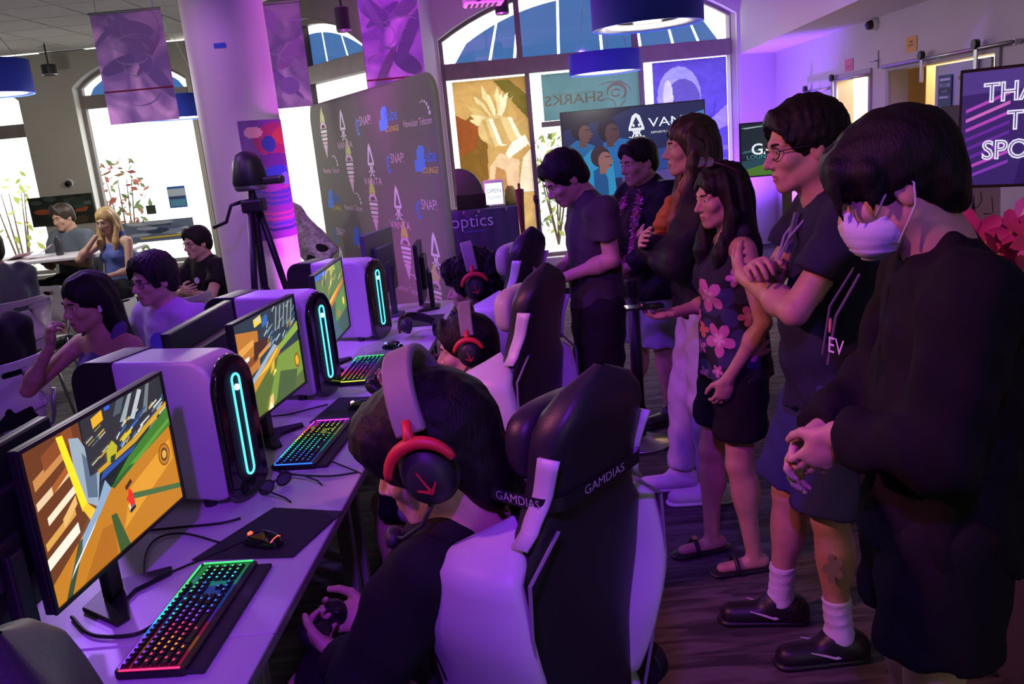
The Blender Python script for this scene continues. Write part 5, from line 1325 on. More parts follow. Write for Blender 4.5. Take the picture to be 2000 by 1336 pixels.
pole(1013, 358, 450, 8.3, mat('pole_red', (.12, .015, .03), .5), 'dark red pole with a folded cover beside the navy table', .014, umb)
pole(1047, 385, 450, 8.0, M_black, 'thin black pole between the navy table and the man in grey', .018, lambda t, z: MB().lathe([(.0, z + .03), (.024, z + .02), (.03, z - .02), (.02, z - .06)], 12).build('knob', M_black, t))

def tv(loc, rz, w, h_, zb, pic, base, label, stand=True, lift=None, texts=()):
    t = empty('television', (loc[0], loc[1], 0), rz, label, 'television')       # local -y faces the viewer, x to the right
    MB().box((0, .025, zb + h_ / 2), (w + .03, .045, h_ + .03)).build('housing', M_bez, t, bevel=.006)
    picture('screen', pic, w, h_, Mframe((0, .0015, zb + h_ / 2), (1, 0, 0), (0, 0, 1), (0, -1, 0)), t, eps=.0003, base=base)
    for (s_, sz, x, y, m_, sx, bo) in texts: text('screen_lettering', s_, sz, m_, Mframe((x * w, -.012, zb + y * h_), (1, 0, 0), (0, 0, 1), (0, -1, 0)), t, sx=sx, bold=bo, align='LEFT')
    if stand:
        MB().box((0, .07, (zb + h_ * .5) / 2), (.10, .05, zb + h_ * .5)).build('stand_post', M_black, t, bevel=.006); MB().box((0, .07, .02), (.75, .5, .04)).build('stand_base', M_black, t, bevel=.01)
    return t
# people-in-jerseys advert
q = []; a_ = lambda h_, p, s=.75: q.append((E_(h_, s), p))
a_('#1A2A5A', [(0, 0), (1, 0), (1, 1), (0, 1)]); a_('#0A0E1E', [(0, .8), (.35, .9), (.5, 1), (0, 1)]); a_('#2A4A9A', [(.35, .45), (.7, .5), (1, .65), (1, .3), (.3, .2)]); a_('#5A4A9A', [(.4, .2), (1, .3), (1, .0), (.4, 0)]); a_('#4A8ACA', [(.75, .8), (1, .9), (1, .75), (.8, .7)])
a_('#1E6AA8', [(.02, 0), (.0, .58), (.10, .68), (.22, .60), (.26, .2), (.25, 0)]); a_('#3A9AC8', [(.06, .0), (.05, .45), (.10, .52), (.14, .2), (.14, 0)])
a_('#1A70B8', [(.30, .2), (.28, .62), (.40, .66), (.52, .62), (.50, .2)]); a_('#2E9AD0', [(.12, 0), (.10, .42), (.2, .56), (.34, .40), (.36, 0)]); a_('#1A5A98', [(.2, 0), (.2, .3), (.26, .36), (.30, .2), (.30, 0)])
for cx, cy, rx, ry, c1, c2 in ((.145, .76, .055, .115, '#6A4A42', '#1A1214'), (.335, .74, .06, .13, '#5A3A38', '#14101A'), (.275, .43, .06, .12, '#9A6A66', '#3A2A30')):
    a_(c2, blob(cx - .02, cy + .035, rx * 1.15, ry * 1.05, 18)); a_(c1, blob(cx + .012, cy - .02, rx * .82, ry * .9, 18)); a_(c1, [(cx + .04, cy + .01), (cx + .075, cy - .03), (cx + .045, cy - .045)]); a_(c2, [(cx + .015, cy + .035), (cx + .05, cy + .035), (cx + .05, cy + .022), (cx + .015, cy + .022)]); a_('#3A1A20', [(cx + .03, cy - .075), (cx + .06, cy - .065), (cx + .055, cy - .085)]); a_(c1, [(cx - .03, cy - .08), (cx + .02, cy - .09), (cx + .02, cy - .17), (cx - .03, cy - .17)])
WSC = E_('#E8ECF4', 1.0)
def sq(x, y): return (.52 + x * .55, .74 + y)
for pts in ([sq(-.10, .02), sq(-.05, .16), sq(0, .19), sq(.05, .16), sq(.10, .02), sq(.07, .02), sq(0, .15), sq(-.07, .02)], [sq(-.10, .02), sq(.10, .02), sq(.10, -.01), sq(-.10, -.01)]): q.append((WSC, pts))
for s_ in (-1, 1):
    q.append((WSC, ribbon([sq(s_ * .05, .0), sq(s_ * .03, -.04), sq(s_ * .06, -.09), sq(s_ * .10, -.08)], .012))); q.append((WSC, ribbon([sq(s_ * .015, -.01), sq(s_ * .005, -.06), sq(s_ * .04, -.13), sq(s_ * .08, -.13)], .012))); q.append((WSC, blob(*sq(s_ * .035, .05), .008, .018, 8)))
t = tv(((.826 + 2.512) / 2, 10.3), 0, 1.69, 1.0, .925, q, E_('#101830', .5), 'large television advert with three people in blue jerseys by the window', texts=[('VANTA', .15, .105, .80, WSC, 1.35, .0), ('ESPORTS LEAGUE', .034, .12, .69, WSC, 1.3, 0)])
# arena screen
q = [(E_('#0E2A34', .7), [(0, .35), (1, .4), (1, 1), (0, 1)]), (E_('#4A7A2A', .8), [(0, 0), (1, 0), (1, .42), (.5, .3), (0, .12)]), (E_('#1A4A5A', .8), [(0, .12), (.5, .3), (.5, .36), (0, .3)])]
for k in range(14): x, y = rn.uniform(0, .8), rn.uniform(.4, .95); q.append((E_(rn.choice(['#0A1418', '#2A6A74', '#163A44', '#5A8A8A']), .7), [(x, y), (x + .18, y + .03), (x + .18, y + .06), (x, y + .03)]))
q.append((E_('#9ABABA', .9), [(0, .93), (.7, 1), (.75, 1), (.05, .91)]))
tv((3.06, 9.0), -.1, .95, .535, 1.085, q, E_('#0A1A20', .5), 'television with a green arena and the letters GAM by the corner', texts=[('GAME', .16, -.40, .50, WSC, 1.1, .002), ('LOUNGE', .06, -.45, .36, E_('#4A9AB0', .9), 1.2, 0)])
# sponsor screen
q = [(E_('#3A2A80', .6), [(0, 0), (1, 0), (1, 1), (0, 1)]), (E_('#55409A', .7), [(0, .8), (1, .9), (1, 1), (0, 1)]), (E_('#2A1A70', .6), [(.25, 0), (1, 0), (1, .45), (.3, .4)])]
for k in range(8): y = .05 + .085 * k; q.append((E_(rn.choice(['#C04AC8', '#8A3AC0', '#E070D0', '#6A2AA8']), .8), [(0.02, y), (.22, y + .14), (.22, y + .17), (.02, y + .03)]))
for k in range(6): x = .4 + .1 * k; q.append((E_(rn.choice(['#2A3AD0', '#3A6AE0', '#5A2AC0']), .8), [(x, 0), (x + .03, 0), (x + .06, .30), (x + .04, .30)]))
_l = PY(1878, 250, 4.3); tdir = Vector((.74, -.67)); w_ = .96
tvc = Vector((_l.x, _l.y)) + tdir * w_ / 2
outl = E_('#E8E0F8', 1.0)
def otext(t_list, s_, sz, x, y, sx): t_list.append((s_, sz, x, y, outl, sx, .004)); t_list.append((s_, sz, x, y, E_('#3A2888', .6), sx, -.0035))
TL = []
for s_, x, y in (('THANK YOU', -.40, .80), ('TO OUR', -.29, .55), ('SPONSORS', -.40, .30)): otext(TL, s_, .125, x, y, .92)
t = tv((tvc.x, tvc.y), math.atan2(tdir.y, tdir.x), w_, .545, 1.275, q, E_('#20184A', .5), 'television thanking sponsors on a stand by the right wall', texts=[])
for i_, (s_, sz, x, y, m_, sx, bo) in enumerate(TL):
    xx = x * w_
    for wd in s_.split():
        o = text('screen_lettering', wd, sz, m_, Mframe((xx, -.006 - .0006 * (i_ % 2), 1.275 + y * .545), (1, 0, 0), (0, 0, 1), (0, -1, 0)), t, sx=sx, bold=bo, align='LEFT')
        xx = max(v.co.x for v in o.data.vertices) - bo + .30 * sz

# ================================================================== RIGHT WALL
def rw(px, py, off=0.0):
    s_, z = px_on(R0, R1, px, py); return MR @ Vector((s_, z, .08 + off))
RD = Vector((MR[0][0], MR[1][0], 0)); RN = Vector((MR[0][2], MR[1][2], 0))
def rail(pxa, pya, pxb, pyb, hang, label):
    a, b_ = rw(pxa, pya, .05), rw(pxb, pyb, .05); z = (a.z + b_.z) / 2; a.z = b_.z = z
    t = empty('door_rail', a, 0, label, 'door rail', 'sliding door rails'); b2 = b_ - a
    MB().cyl((0, 0, 0), b2, .014, n=12).build('track', M_steel, t, smooth=True)
    for f in (.0, .5, 1.0): MB().cyl(b2 * f, b2 * f - RN * .05, .018, n=12).build('standoff', M_steel, t)
    for px in hang:
        c = rw(px, pya, .05); c = c - a; c.z = 0; f = c.dot(b2) / b2.length_squared; c = b2 * f
        h_ = MB().box(c + Vector((0, 0, -.06)) + RN * .012, (.05, .012, .24), Matrix.Rotation(math.atan2(RD.y, RD.x), 3, 'Z')).build('hanger', M_steel, t, bevel=.004)
        MB().cyl(c + RN * .0 + Vector((0, 0, .03)), c + RN * .035 + Vector((0, 0, .03)), .035, n=18).build('roller', M_black, h_)
rail(1733, 137, 1996, 70, (1815, 1922), 'long steel rail carrying the frosted sliding door')
rail(1633, 157, 1702, 146, (1637,), 'short steel rail above the bright doorway')
rail(1577, 182, 1627, 168, (1584,), 'short steel rail at the wall end past the bright doorway')
# door leaves and frames
def leaf(pa, pb, m, label, dn_, off=.03, top=DZ - .01):
    sa, _ = px_on(R0, R1, pa, 250); sb, _ = px_on(R0, R1, pb, 250)
    o = MB().box((0, top / 2, 0), (sb - sa, top - .03, .02)).build('door_%d' % dn_, m, bevel=.003); o.matrix_world = MR @ Matrix.Translation(((sa + sb) / 2, 0, .08 + off)); struct(o); return o, sb - sa
M_frost = mat('frosted_glass', (.42, .46, .50), .5)
dleaf, dw = leaf(1834, 1942, M_frost, '', 1)
M_trim = mat('door_trim_grey', (.42, .42, .45), .6)
for k, (a, b_) in enumerate(((d1a, d1b), (d2a, d2b))):
    mb = MB(); mb.box((a - .03, DZ / 2, .085), (.06, DZ, .03)); mb.box((b_ + .03, DZ / 2, .085), (.06, DZ, .03)); mb.box(((a + b_) / 2, DZ + .03, .085), (b_ - a + .12, .06, .03)); o = mb.build('trim_%d' % (k + 1), M_trim, bevel=.004); o.matrix_world = MR; struct(o)
def wall_sheet(name, px0, py0, px1, py1, m, label, cat, off=.004, lines=(), thick=.003, txt=()):
    a, b_ = rw(px0, py1, off), rw(px1, py0, off); ca = (a + b_) / 2; w = (Vector((b_.x - a.x, b_.y - a.y))).length; h_ = abs(b_.z - a.z)
    t = empty(name, (ca.x, ca.y, ca.z), math.atan2(RD.y, RD.x), label, cat); MB().box((0, 0, 0), (w, thick, h_)).build('sheet', m, t)
    M_ = Mframe((0, -thick / 2 - .001, 0), (1, 0, 0), (0, 0, 1), (0, -1, 0))
    if lines: picture('print', [(P_(c), [(x0, y0), (x1, y0), (x1, y1), (x0, y1)]) for c, x0, y0, x1, y1 in lines], w, h_, M_, t, eps=.0004)
    for s_, sz, x, y, c in txt: text('lettering', s_, sz * h_, P_(c), M_ @ Matrix.Translation(((x - .5) * w, (y - .5) * h_, .003)), t)
    return t
wall_sheet('wall_notice', 1770, 68, 1792, 104, P_('#D8B04A'), 'yellow notice pinned high on the right wall', 'notice', lines=[('#6A5020', .35, .62, .65, .72), ('#6A5020', .2, .40, .8, .46)], txt=[('MAHALO', .12, .5, .52, '#5A4018')])
wall_sheet('wall_notice', 1651, 113, 1667, 140, P_('#D87AA0'), 'small pink notice above the bright doorway', 'notice', lines=[('#B84A78', .2, .3, .8, .4)])
wall_sheet('door_poster', 1844, 143, 1873, 240, P_('#3A5A68'), 'tall dark poster fixed to the frosted sliding door', 'poster', off=.052, lines=[('#C8D4D8', .12, .88, .9, .93), ('#9FB4BC', .12, .76, .9, .83), ('#1E343E', .05, .62, .95, .72), ('#C8D4D8', .12, .52, .8, .56), ('#2A6A8A', .08, .05, .92, .36), ('#8FC0D0', .2, .16, .6, .28)], txt=[('READY', .09, .5, .80, '#203038'), ('PLAYER', .08, .5, .66, '#B8C8CC')])
wall_sheet('door_sign', 1885, 142, 1925, 154, P_('#9A7A5A'), 'narrow brown name strip above the sponsor television', 'sign', off=.052)
# security cameras
def seccam(loc, rz, label):
    t = empty('security_camera', loc, rz, label, 'camera', 'wall security cameras')
    MB().cyl((0, 0, 0), (0, -.04, 0), .055, .05, 20).build('mount', M_white, t, bevel=.006); MB().cyl((0, -.04, 0), (0, -.09, -.01), .045, .035, 18).build('body', M_black, t, bevel=.006); MB().cyl((0, -.09, -.01), (0, -.096, -.012), .024, n=16).build('lens', M_blackg, t)
seccam(rw(1712, 47, .001), math.atan2(RD.y, RD.x), 'small security camera high on the right wall'); p = PY(137, 358, YB - .001); seccam(p, 0, 'small security camera above the dark picture on the back wall')
p = rw(1716, 116, .002); t = empty('wall_bracket', p, math.atan2(RD.y, RD.x), 'small steel bracket on the wall between the doorways', 'bracket'); MB().box((0, -.006, 0), (.016, .012, .16)).build('plate', M_steel, t); MB().cyl((-.09, -.04, -.01), (.03, -.04, -.01), .008, n=8).build('arm', M_steel, t); MB().cyl((0, -.006, -.01), (0, -.04, -.01), .007, n=8).build('stub', M_steel, t)
# leaning white poster board behind the sponsor screen
p = PY(1905, 470, 5.3); t = empty('poster_board', (p.x, 5.3, 0), .15, 'white poster board with pencil drawing leaning behind the sponsor screen', 'poster')
MB().box((0, .05, .84), (.42, .012, 1.64), Matrix.Rotation(-.05, 3, 'X')).build('board', P_('#D8D0DC'), t); mb = MB(); rn2 = random.Random(9)
Mp = Mframe((0, .043, .84), (1, 0, 0), (0, .05, .9987), (0, -.9987, .05))
for k in range(14):
    x, y = rn2.uniform(-.16, .12), rn2.uniform(.1, .7); mb.poly([Mp @ Vector((x + u, y + v, .001)) for u, v in ribbon([(0, 0), (.04, .03 * rn2.uniform(-1, 1)), (.07, .06 * rn2.uniform(-1, 1)), (.06, .10)], .006)])
mb.build('drawing', P_('#4A4460'), t, fixn=False); MB().tube([(0, .06, 1.3), (0, .42, .0)], .012, 8).build('easel_leg', M_steel, t)
# back wall picture and window stickers
def back_sheet(name, px0, py0, px1, py1, m, label, cat, Y=YB, th=.03, polys=()):
    a, b_ = PY(px0, py1, Y), PY(px1, py0, Y); w, h_ = b_.x - a.x, abs(b_.z - a.z); t = empty(name, ((a.x + b_.x) / 2, Y - th / 2 - .002, (a.z + b_.z) / 2), 0, label, cat)
    MB().box((0, 0, 0), (w, th, h_)).build('panel', m, t); 
    if polys: picture('print', polys, w * .96, h_ * .96, Mframe((0, -th / 2 - .001, 0), (1, 0, 0), (0, 0, 1), (0, -1, 0)), t, eps=.0005)
    return t
rn = random.Random(5); q = []
for k in range(26): q.append((P_(rn.choice(['#1A221C', '#2A3A30', '#3A4A48', '#14181A', '#4A3A20', '#A04A20', '#243028', '#56645C'])), [(min(1, max(0, x)), min(1, max(0, y))) for x, y in blob(rn.random(), rn.random(), rn.uniform(.04, .15), rn.uniform(.06, .2), 10, rn.uniform(0, 3))]))
back_sheet('wall_picture', 68, 376, 180, 444, P_('#20281F'), 'wide dark forest picture on the wall behind the seated couple', 'picture', polys=q)
back_sheet('window_sticker', 333, 362, 360, 407, P_('#3A6AB8'), 'blue and white notice stuck on the arched window', 'sticker', Y=YB + .17, th=.006, polys=[(P_('#C8D4E0'), [(0, .55), (1, .55), (1, .9), (0, .9)]), (P_('#3A4A60'), [(.05, .42), (.95, .42), (.95, .52), (.05, .52)]), (P_('#5AA0B8'), [(.05, .06), (.95, .06), (.95, .38), (.05, .38)])])
back_sheet('window_sticker', 288, 400, 303, 419, P_('#3A4438'), 'small dark square notice low on the arched window', 'sticker', Y=YB + .17, th=.006)
q = []
for k in range(18): q.append((P_(rn.choice(['#5A6A88', '#8A98B0', '#34405A', '#A8B0C0', '#46506A', '#C0C4CC'])), [(min(1, max(0, x)), min(1, max(0, y))) for x, y in blob(rn.random(), rn.uniform(.3, .95), rn.uniform(.06, .22), rn.uniform(.05, .14), 12, rn.uniform(-.4, .4))]))
q.append((P_('#D8C04A'), [(.30, .12), (.85, .16), (.85, .26), (.30, .22)]))
back_sheet('window_poster', 230, 424, 376, 478, P_('#6A7890'), 'grey blue poster with a yellow strip along the foot of the arched window', 'poster', Y=YB + .17, th=.006, polys=q)

# ================================================================== STANCHION, TALL TABLE WITH FLOWERS, FLOOR THINGS
t = empty('stanchion', (.665, 4.43, 0), 0, 'black belt stanchion standing before the man with the pink lei', 'stanchion')
MB().lathe([(0, 0), (.17, 0), (.17, .012), (.06, .03), (.03, .05)], 36).build('base', M_steel, t, smooth=True); MB().cyl((0, 0, .03), (0, 0, .90), .032, n=20).build('post', M_black, t, smooth=True); MB().cyl((0, 0, .84), (0, 0, .93), .042, n=20).build('belt_head', M_black, t, bevel=.008)
MB().box((-.35, .12, .865), (.70, .004, .055), Matrix.Rotation(-.33, 3, 'Z')).build('belt', M_black, t)
def flower(parent, c, r, n, mats, rn):
    d_ = Vector((rn.uniform(-1, .4), rn.uniform(-1, .3), rn.uniform(-.2, 1))).normalized(); u = d_.orthogonal().normalized(); w = d_.cross(u); mb = MB(); mi = rn.randrange(len(mats) - 1)
    for k in range(n):
        a = 2 * math.pi * k / n + rn.uniform(-.2, .2); e = u * math.cos(a) + w * math.sin(a); f_ = d_.cross(e)
        P = [c, c + e * r * .45 + f_ * r * .34 + d_ * r * .14, c + e * r * .95 + f_ * r * .22 + d_ * r * .10, c + e * r * 1.08 + d_ * r * .02, c + e * r * .95 - f_ * r * .22 + d_ * r * .10, c + e * r * .45 - f_ * r * .34 + d_ * r * .14, c + e * r * .5 + d_ * r * .02]
        mb.add(P, [(0, 1, 6), (1, 2, 6), (2, 3, 6), (3, 4, 6), (4, 5, 6), (5, 0, 6)], mi)
    mb.cyl(c, c + d_ * r * .28, r * .10, r * .05, 8, len(mats) - 1); return mb.build('blossom', mats, parent, smooth=True)
tc = Vector((1.64, 2.36, 0))
t = empty('cocktail_table', tc, 0, 'tall round table under a fitted charcoal cloth by the masked man', 'table')
M_char = mat('cloth_charcoal', (.055, .052, .060), .85, bump=.35, bscale=500)
MB().lathe([(.0, 1.085), (.30, 1.085), (.315, 1.075), (.315, 1.05), (.25, .9), (.21, .7), (.225, .5), (.26, .28), (.31, .04), (.30, .0)], 48).build('fitted_cloth', M_char, t, smooth=True)
for k in range(4): a = k * math.pi / 2 + .4; MB().cyl((.29 * math.cos(a), .29 * math.sin(a), 0), (.27 * math.cos(a), .27 * math.sin(a), .10), .03, n=10).build('foot', M_black, t)
fl = empty('flower_arrangement', (tc.x - .14, tc.y - .06, 1.086), 0, 'bunch of magenta and pink blossoms on the charcoal table', 'flowers')
MB().lathe([(0, 0), (.06, 0), (.08, .05), (.07, .12), (.05, .15)], 24).build('vase', mat('vase_white', (.6, .58, .62), .3), fl, smooth=True)
rn = random.Random(12); FM = [mat('petal_magenta', (.55, .05, .36), .55), mat('petal_pink', (.75, .20, .55), .55), mat('petal_rose', (.60, .06, .25), .55), mat('petal_violet', (.50, .10, .62), .55), mat('petal_heart', (.5, .3, .08), .6)]
for k in range(46):
    a, b_ = rn.uniform(0, 6.28), rn.uniform(-.5, 1.3); r_ = .205 * (.75 + .25 * rn.random()); c = Vector((r_ * math.cos(a) * math.cos(b_) - .06, r_ * math.sin(a) * math.cos(b_) - .02, .16 + .75 * r_ * math.sin(b_))); flower(fl, c, rn.uniform(.055, .085), 5, FM, rn)
flower(fl, Vector((-.10, -.12, .33)), .08, 5, [mat('petal_white', (.8, .76, .82), .5), FM[4]], rn)
for k in range(10): a = rn.uniform(0, 6.28); MB().prism([(0, -.02), (.09, -.035), (.2, 0), (.09, .035), (0, .02)], -.001, .001, Matrix.Translation((-.05, -.02, .12)) @ Matrix.Rotation(a, 4, 'Z') @ Matrix.Rotation(-.1 - .4 * rn.random(), 4, 'Y')).build('leaf', mat('leaf_dark', (.02, .06, .02), .5), fl)
p = PZ(1775, 1190, .02); S_ = None
SNACK = p

# ================================================================== PEOPLE
STAND = dict(pelvis=(0, 0, .93), chest=(0, .0, 1.26), neck=(0, -.02, 1.45), head=(0, .02, 1.60),
             shl=(-.175, -.01, 1.39), ell=(-.235, -.03, 1.11), wrl=(-.225, .07, .87), shr=(.175, -.01, 1.39), elr=(.235, -.03, 1.11), wrr=(.225, .07, .87),
             hil=(-.088, 0, .90), knl=(-.10, .02, .49), anl=(-.10, -.02, .085), hir=(.088, 0, .90), knr=(.10, .02, .49), anr=(.10, -.02, .085))
SIT = dict(pelvis=(0, -.06, .55), chest=(0, -.08, .86), neck=(0, -.07, 1.05), head=(0, -.02, 1.19),
           shl=(-.175, -.07, .99), ell=(-.22, .02, .72), wrl=(-.14, .22, .70), shr=(.175, -.07, .99), elr=(.22, .02, .72), wrr=(.14, .22, .70),
           hil=(-.088, -.02, .55), knl=(-.12, .40, .53), anl=(-.12, .40, .085), hir=(.088, -.02, .55), knr=(.12, .40, .53), anr=(.12, .40, .085))
def person(label, loc, yaw, base=STAND, s=1.0, girth=1.0, fem=False, sk=SK, J=None, head=(0, 0, 0), hs=1.0, jaw=1.0, nose=1.0,
           top=None, bottom=None, shoes=None, hands=None, hair=None, hairm=M_hair, h=.010, hf=.005, group='people', face=True, toe=(0, 0), belly=0, low=False, bare_arm=True):
    j = {k: np.array(v, float) * s for k, v in base.items()}
    for k, v in (J or {}).items(): j[k] = np.array(v, float) * s
    t = empty('person', loc, rad(yaw), label, 'person', group)
    H = Head(j['head'], rotm(*head), hs * s); F3 = np.array([0, 1., 0]); g = girth * s
    S = SDF()
    # trunk
    S.cap(j['pelvis'], j['chest'], .135 * g, .145 * g, k=.05, flat=F3, ratio=.66)
    S.cap(j['shl'] * .86 + j['shr'] * .14, j['shr'] * .86 + j['shl'] * .14, .052 * s, .052 * s, k=.06)
    S.cap(H(0, -.028, -.08), j['neck'], .052 * s, .062 * s, k=.03); S.cap(j['neck'], j['chest'], .062 * s, .10 * g, k=.05, flat=F3, ratio=.7)
    hand = hands or {}
    fine = [(H.c - .155 * s, H.c + .155 * s, hf)]
    for sd, si in (('l', -1), ('r', 1)):
        sh, el, wr = j['sh' + sd], j['el' + sd], j['wr' + sd]; ar = (.88 if fem else 1.0) * (.6 + .4 * girth) * s
        S.cap(sh, el, .048 * ar, .038 * ar, k=.02); S.cap(el, wr, .038 * ar, .025 * ar, k=.012)
        fm = el + (wr - el) * .28; S.ell(fm, (.041 * ar,) * 3, k=.03)
        hi, kn, an = j['hi' + sd], j['kn' + sd], j['an' + sd]
        S.cap(hi, kn, .080 * g, .054 * s, k=.03); S.cap(kn, an, .052 * s, .034 * s, k=.02); S.ell(kn + (an - kn) * .3 + np.array([0, -.014 * s, 0]), (.05 * s, .052 * s, .09 * s), k=.04)
        ta = toe[0] if sd == 'l' else toe[1]; fd = np.array([math.sin(rad(-ta)), math.cos(rad(ta)), 0]); fd = np.array([-math.sin(rad(ta)), math.cos(rad(ta)), 0])
        S.cap(an + np.array([0, 0, -.045 * s]) - fd * .035 * s, an + np.array([0, 0, -.055 * s]) + fd * .14 * s, .034 * s, .026 * s, k=.03, flat=(0, 0, 1), ratio=.85)
        if sd in hand:
            d_, n_, cu = hand[sd][:3]; hand_prims(S, wr, d_, n_, si, cu, s * (.92 if fem else 1), **(hand[sd][3] if len(hand[sd]) > 3 else {}))
            dd = np.array(d_, float); dd /= np.linalg.norm(dd); c = wr + dd * .09 * s; fine.append((c - .125 * s, c + .125 * s, max(hf, .0045)))
    head_prims(S, H, fem, jaw, nose, low)
    def slot(c):
        q = (c - H.c) @ H.R / H.s; m_ = ((q[:, 0] / .0235) ** 2 + ((q[:, 2] + .0705) / .0095) ** 2 < 1) & (q[:, 1] > .068); return m_.astype(int)
    # keep the fine boxes apart: drop a hand box that touches the head box
    f2 = [fine[0]]
    for lo, hi, q in fine[1:]:
        ok = all(np.any(hi < l2 - .03) or np.any(lo > h2 + .03) for l2, h2, _ in f2)
        if ok: f2.append((lo, hi, q))
        else:
            l2, h2, q2 = f2[-1]; 
            if len(f2) > 1: f2[-1] = (np.minimum(l2, lo), np.maximum(h2, hi), q2)
    S.build('body', [sk, M_lip], t, h, f2, slot)
    if face: face_parts(t, H)
    if hair:
        Hs = SDF(); hair(Hs, H); Hs.build('hair', hairm, t, hf * 1.4)
    if top:
        C_ = SDF(); o = top.get('loose', .012) * s; sl = top.get('sleeve', .45); hem = np.array(top.get('hem', j['pelvis'] - np.array([0, 0, .13 * s])), float)
        C_.cap(j['chest'], hem, .150 * g + o, (.150 * g + o) * top.get('flare', 1.10), k=.03, flat=F3, ratio=.70, cut=True)
        if belly: C_.ell(j['pelvis'] * .6 + j['chest'] * .4 + np.array([0, .05, 0]) * s, (.14 * g, .10 * g + belly, .16 * s), k=.06)
        if not top.get('tank'):
            C_.cap(j['shl'] * .9 + j['shr'] * .1, j['shr'] * .9 + j['shl'] * .1, .060 * s + o * .6, k=.07)
            C_.cap(j['neck'] - np.array([0, 0, .02 * s]), j['chest'], .072 * s + o * .5, .12 * g, k=.06, flat=F3, ratio=.8)
        else:
            for si in (-1, 1):
                C_.cap(j['chest'] + np.array([si * .09, .05, -.02]) * s, j['neck'] * .45 + j['sh' + ('l' if si < 0 else 'r')] * .55 + np.array([0, .0, .045]) * s, .05 * s, .026 * s, k=.03)
                C_.cap(j['chest'] + np.array([si * .09, -.06, -.02]) * s, j['neck'] * .45 + j['sh' + ('l' if si < 0 else 'r')] * .55 + np.array([0, -.01, .045]) * s, .05 * s, .026 * s, k=.03)
            for si in (-1, 1): C_.ell(j['chest'] + np.array([si * .07, .085, -.0]) * s, (.062 * s, .055 * s, .062 * s), k=.04)
        for sd in 'lr':
            sh, el, wr = j['sh' + sd], j['el' + sd], j['wr' + sd]
            if sl and not top.get('tank'):
                r0 = .056 * s * (.6 + .4 * girth) + o
                if sl <= 1: C_.cap(sh, sh + (el - sh) * sl, r0, r0 * .94, k=.03, cut=True)
                else:
                    C_.cap(sh, el, r0, r0 * .86, k=.03); C_.cap(el, el + (wr - el) * (sl - 1), r0 * .86, r0 * top.get('cuff', .72), k=.03, cut=True)
        C_.noise(top.get('fold', .005) * s, 26 / s, top.get('seed', 3)); C_.noise(.0025 * s, 60 / s, top.get('seed', 3) + 1)
        if top.get('neck', True): C_.ell(j['neck'] + np.array([0, .035, .035]) * s, (.058 * s, .075 * s, top.get('neckz', .05) * s), k=.01, op='s')
        if top.get('vneck'): C_.ell(j['neck'] + np.array([0, .11, -.03]) * s, (.05 * s, .07 * s, .10 * s), k=.01, op='s')
        C_.build(top.get('name', 'shirt'), top['m'], t, h * 1.1)
    if bottom:
        B_ = SDF(); o = bottom.get('loose', .018) * s
        B_.cap(j['pelvis'] + (j['chest'] - j['pelvis']) * .12, (j['hil'] + j['hir']) / 2, .118 * g, .140 * g + o * .3, k=.03, flat=F3, ratio=.72)
        for sd in 'lr':
            hi, kn, an = j['hi' + sd], j['kn' + sd], j['an' + sd]; L = bottom.get('len', .8)
            if L <= 1: B_.cap(hi, hi + (kn - hi) * L, .086 * g + o, (.070 * g + o) * bottom.get('flare', 1.05), k=.03, cut=True)
            else:
                B_.cap(hi, kn, .086 * g + o, .062 * g + o, k=.03); B_.cap(kn, kn + (an - kn) * (L - 1), .062 * g + o, (.048 * s + o) * bottom.get('flare', 1.0), k=.03, cut=True)
        B_.noise(.004 * s, 24 / s, 8); B_.build(bottom.get('name', 'shorts'), bottom['m'], t, h * 1.15)
    if shoes:
        for sd in 'lr':
            an, kn = j['an' + sd], j['kn' + sd]; ta = toe[0] if sd == 'l' else toe[1]; fd = np.array([-math.sin(rad(ta)), math.cos(rad(ta)), 0]); z0 = np.array([0, 0, 1.]) * an[2]
            g_ = an - z0
            if shoes.get('sock'):
                K = SDF(); tp = an + (kn - an) / np.linalg.norm(kn - an) * shoes['sock'] * s
                K.cap(tp, an, .044 * s, .042 * s, k=.01, cuta=True); K.cap(an, an + fd * .06 * s - z0 * .45, .042 * s, .036 * s, k=.02); K.noise(.0016, 90, 2, (.3, .3, 2)); K.build('sock', shoes['sock_m'], t, .007)
            X = SDF()
            if shoes.get('kind') == 'sandal':
                up = np.array([0, 0, 1.])
                X.cap(g_ - fd * .055 * s + up * .012, g_ + fd * .155 * s + up * .012, .040 * s, .047 * s, k=.01, flat=up, ratio=.28)
                X.build('sandal_sole', shoes['m'], t, .006)
                st = [g_ + fd * .085 * s + np.array([-fd[1], fd[0], 0]) * (.048 * math.cos(a)) * s + up * (.014 + .058 * math.sin(a)) * s for a in [math.pi * k_ / 10 for k_ in range(11)]]
                MB().tube([Vector(p) for p in st], .010 * s, 8).build('sandal_strap', shoes['m'], t, smooth=True)
                if shoes.get('buckle') and sd == 'r': MB().box(Vector(st[5]) + Vector((0, 0, .008)), (.03, .02, .006)).build('buckle', shoes['buckle'], t, bevel=.002)
            else:
                X.cap(g_ - fd * .050 * s + np.array([0, 0, .040 * s]), g_ + fd * .165 * s + np.array([0, 0, .034 * s]), .046 * s, .040 * s, k=.03)
                X.cap(g_ - fd * .03 * s + np.array([0, 0, .06 * s]), g_ + fd * .02 * s + np.array([0, 0, .075 * s]), .046 * s, .044 * s, k=.03)
                X.clip(g_ + np.array([0, 0, .112 * s]), (0, 0, 1)); X.clip(g_ + np.array([0, 0, .018 * s]), (0, 0, -1)); sh_ = X.build('shoe', shoes['m'], t, .007)
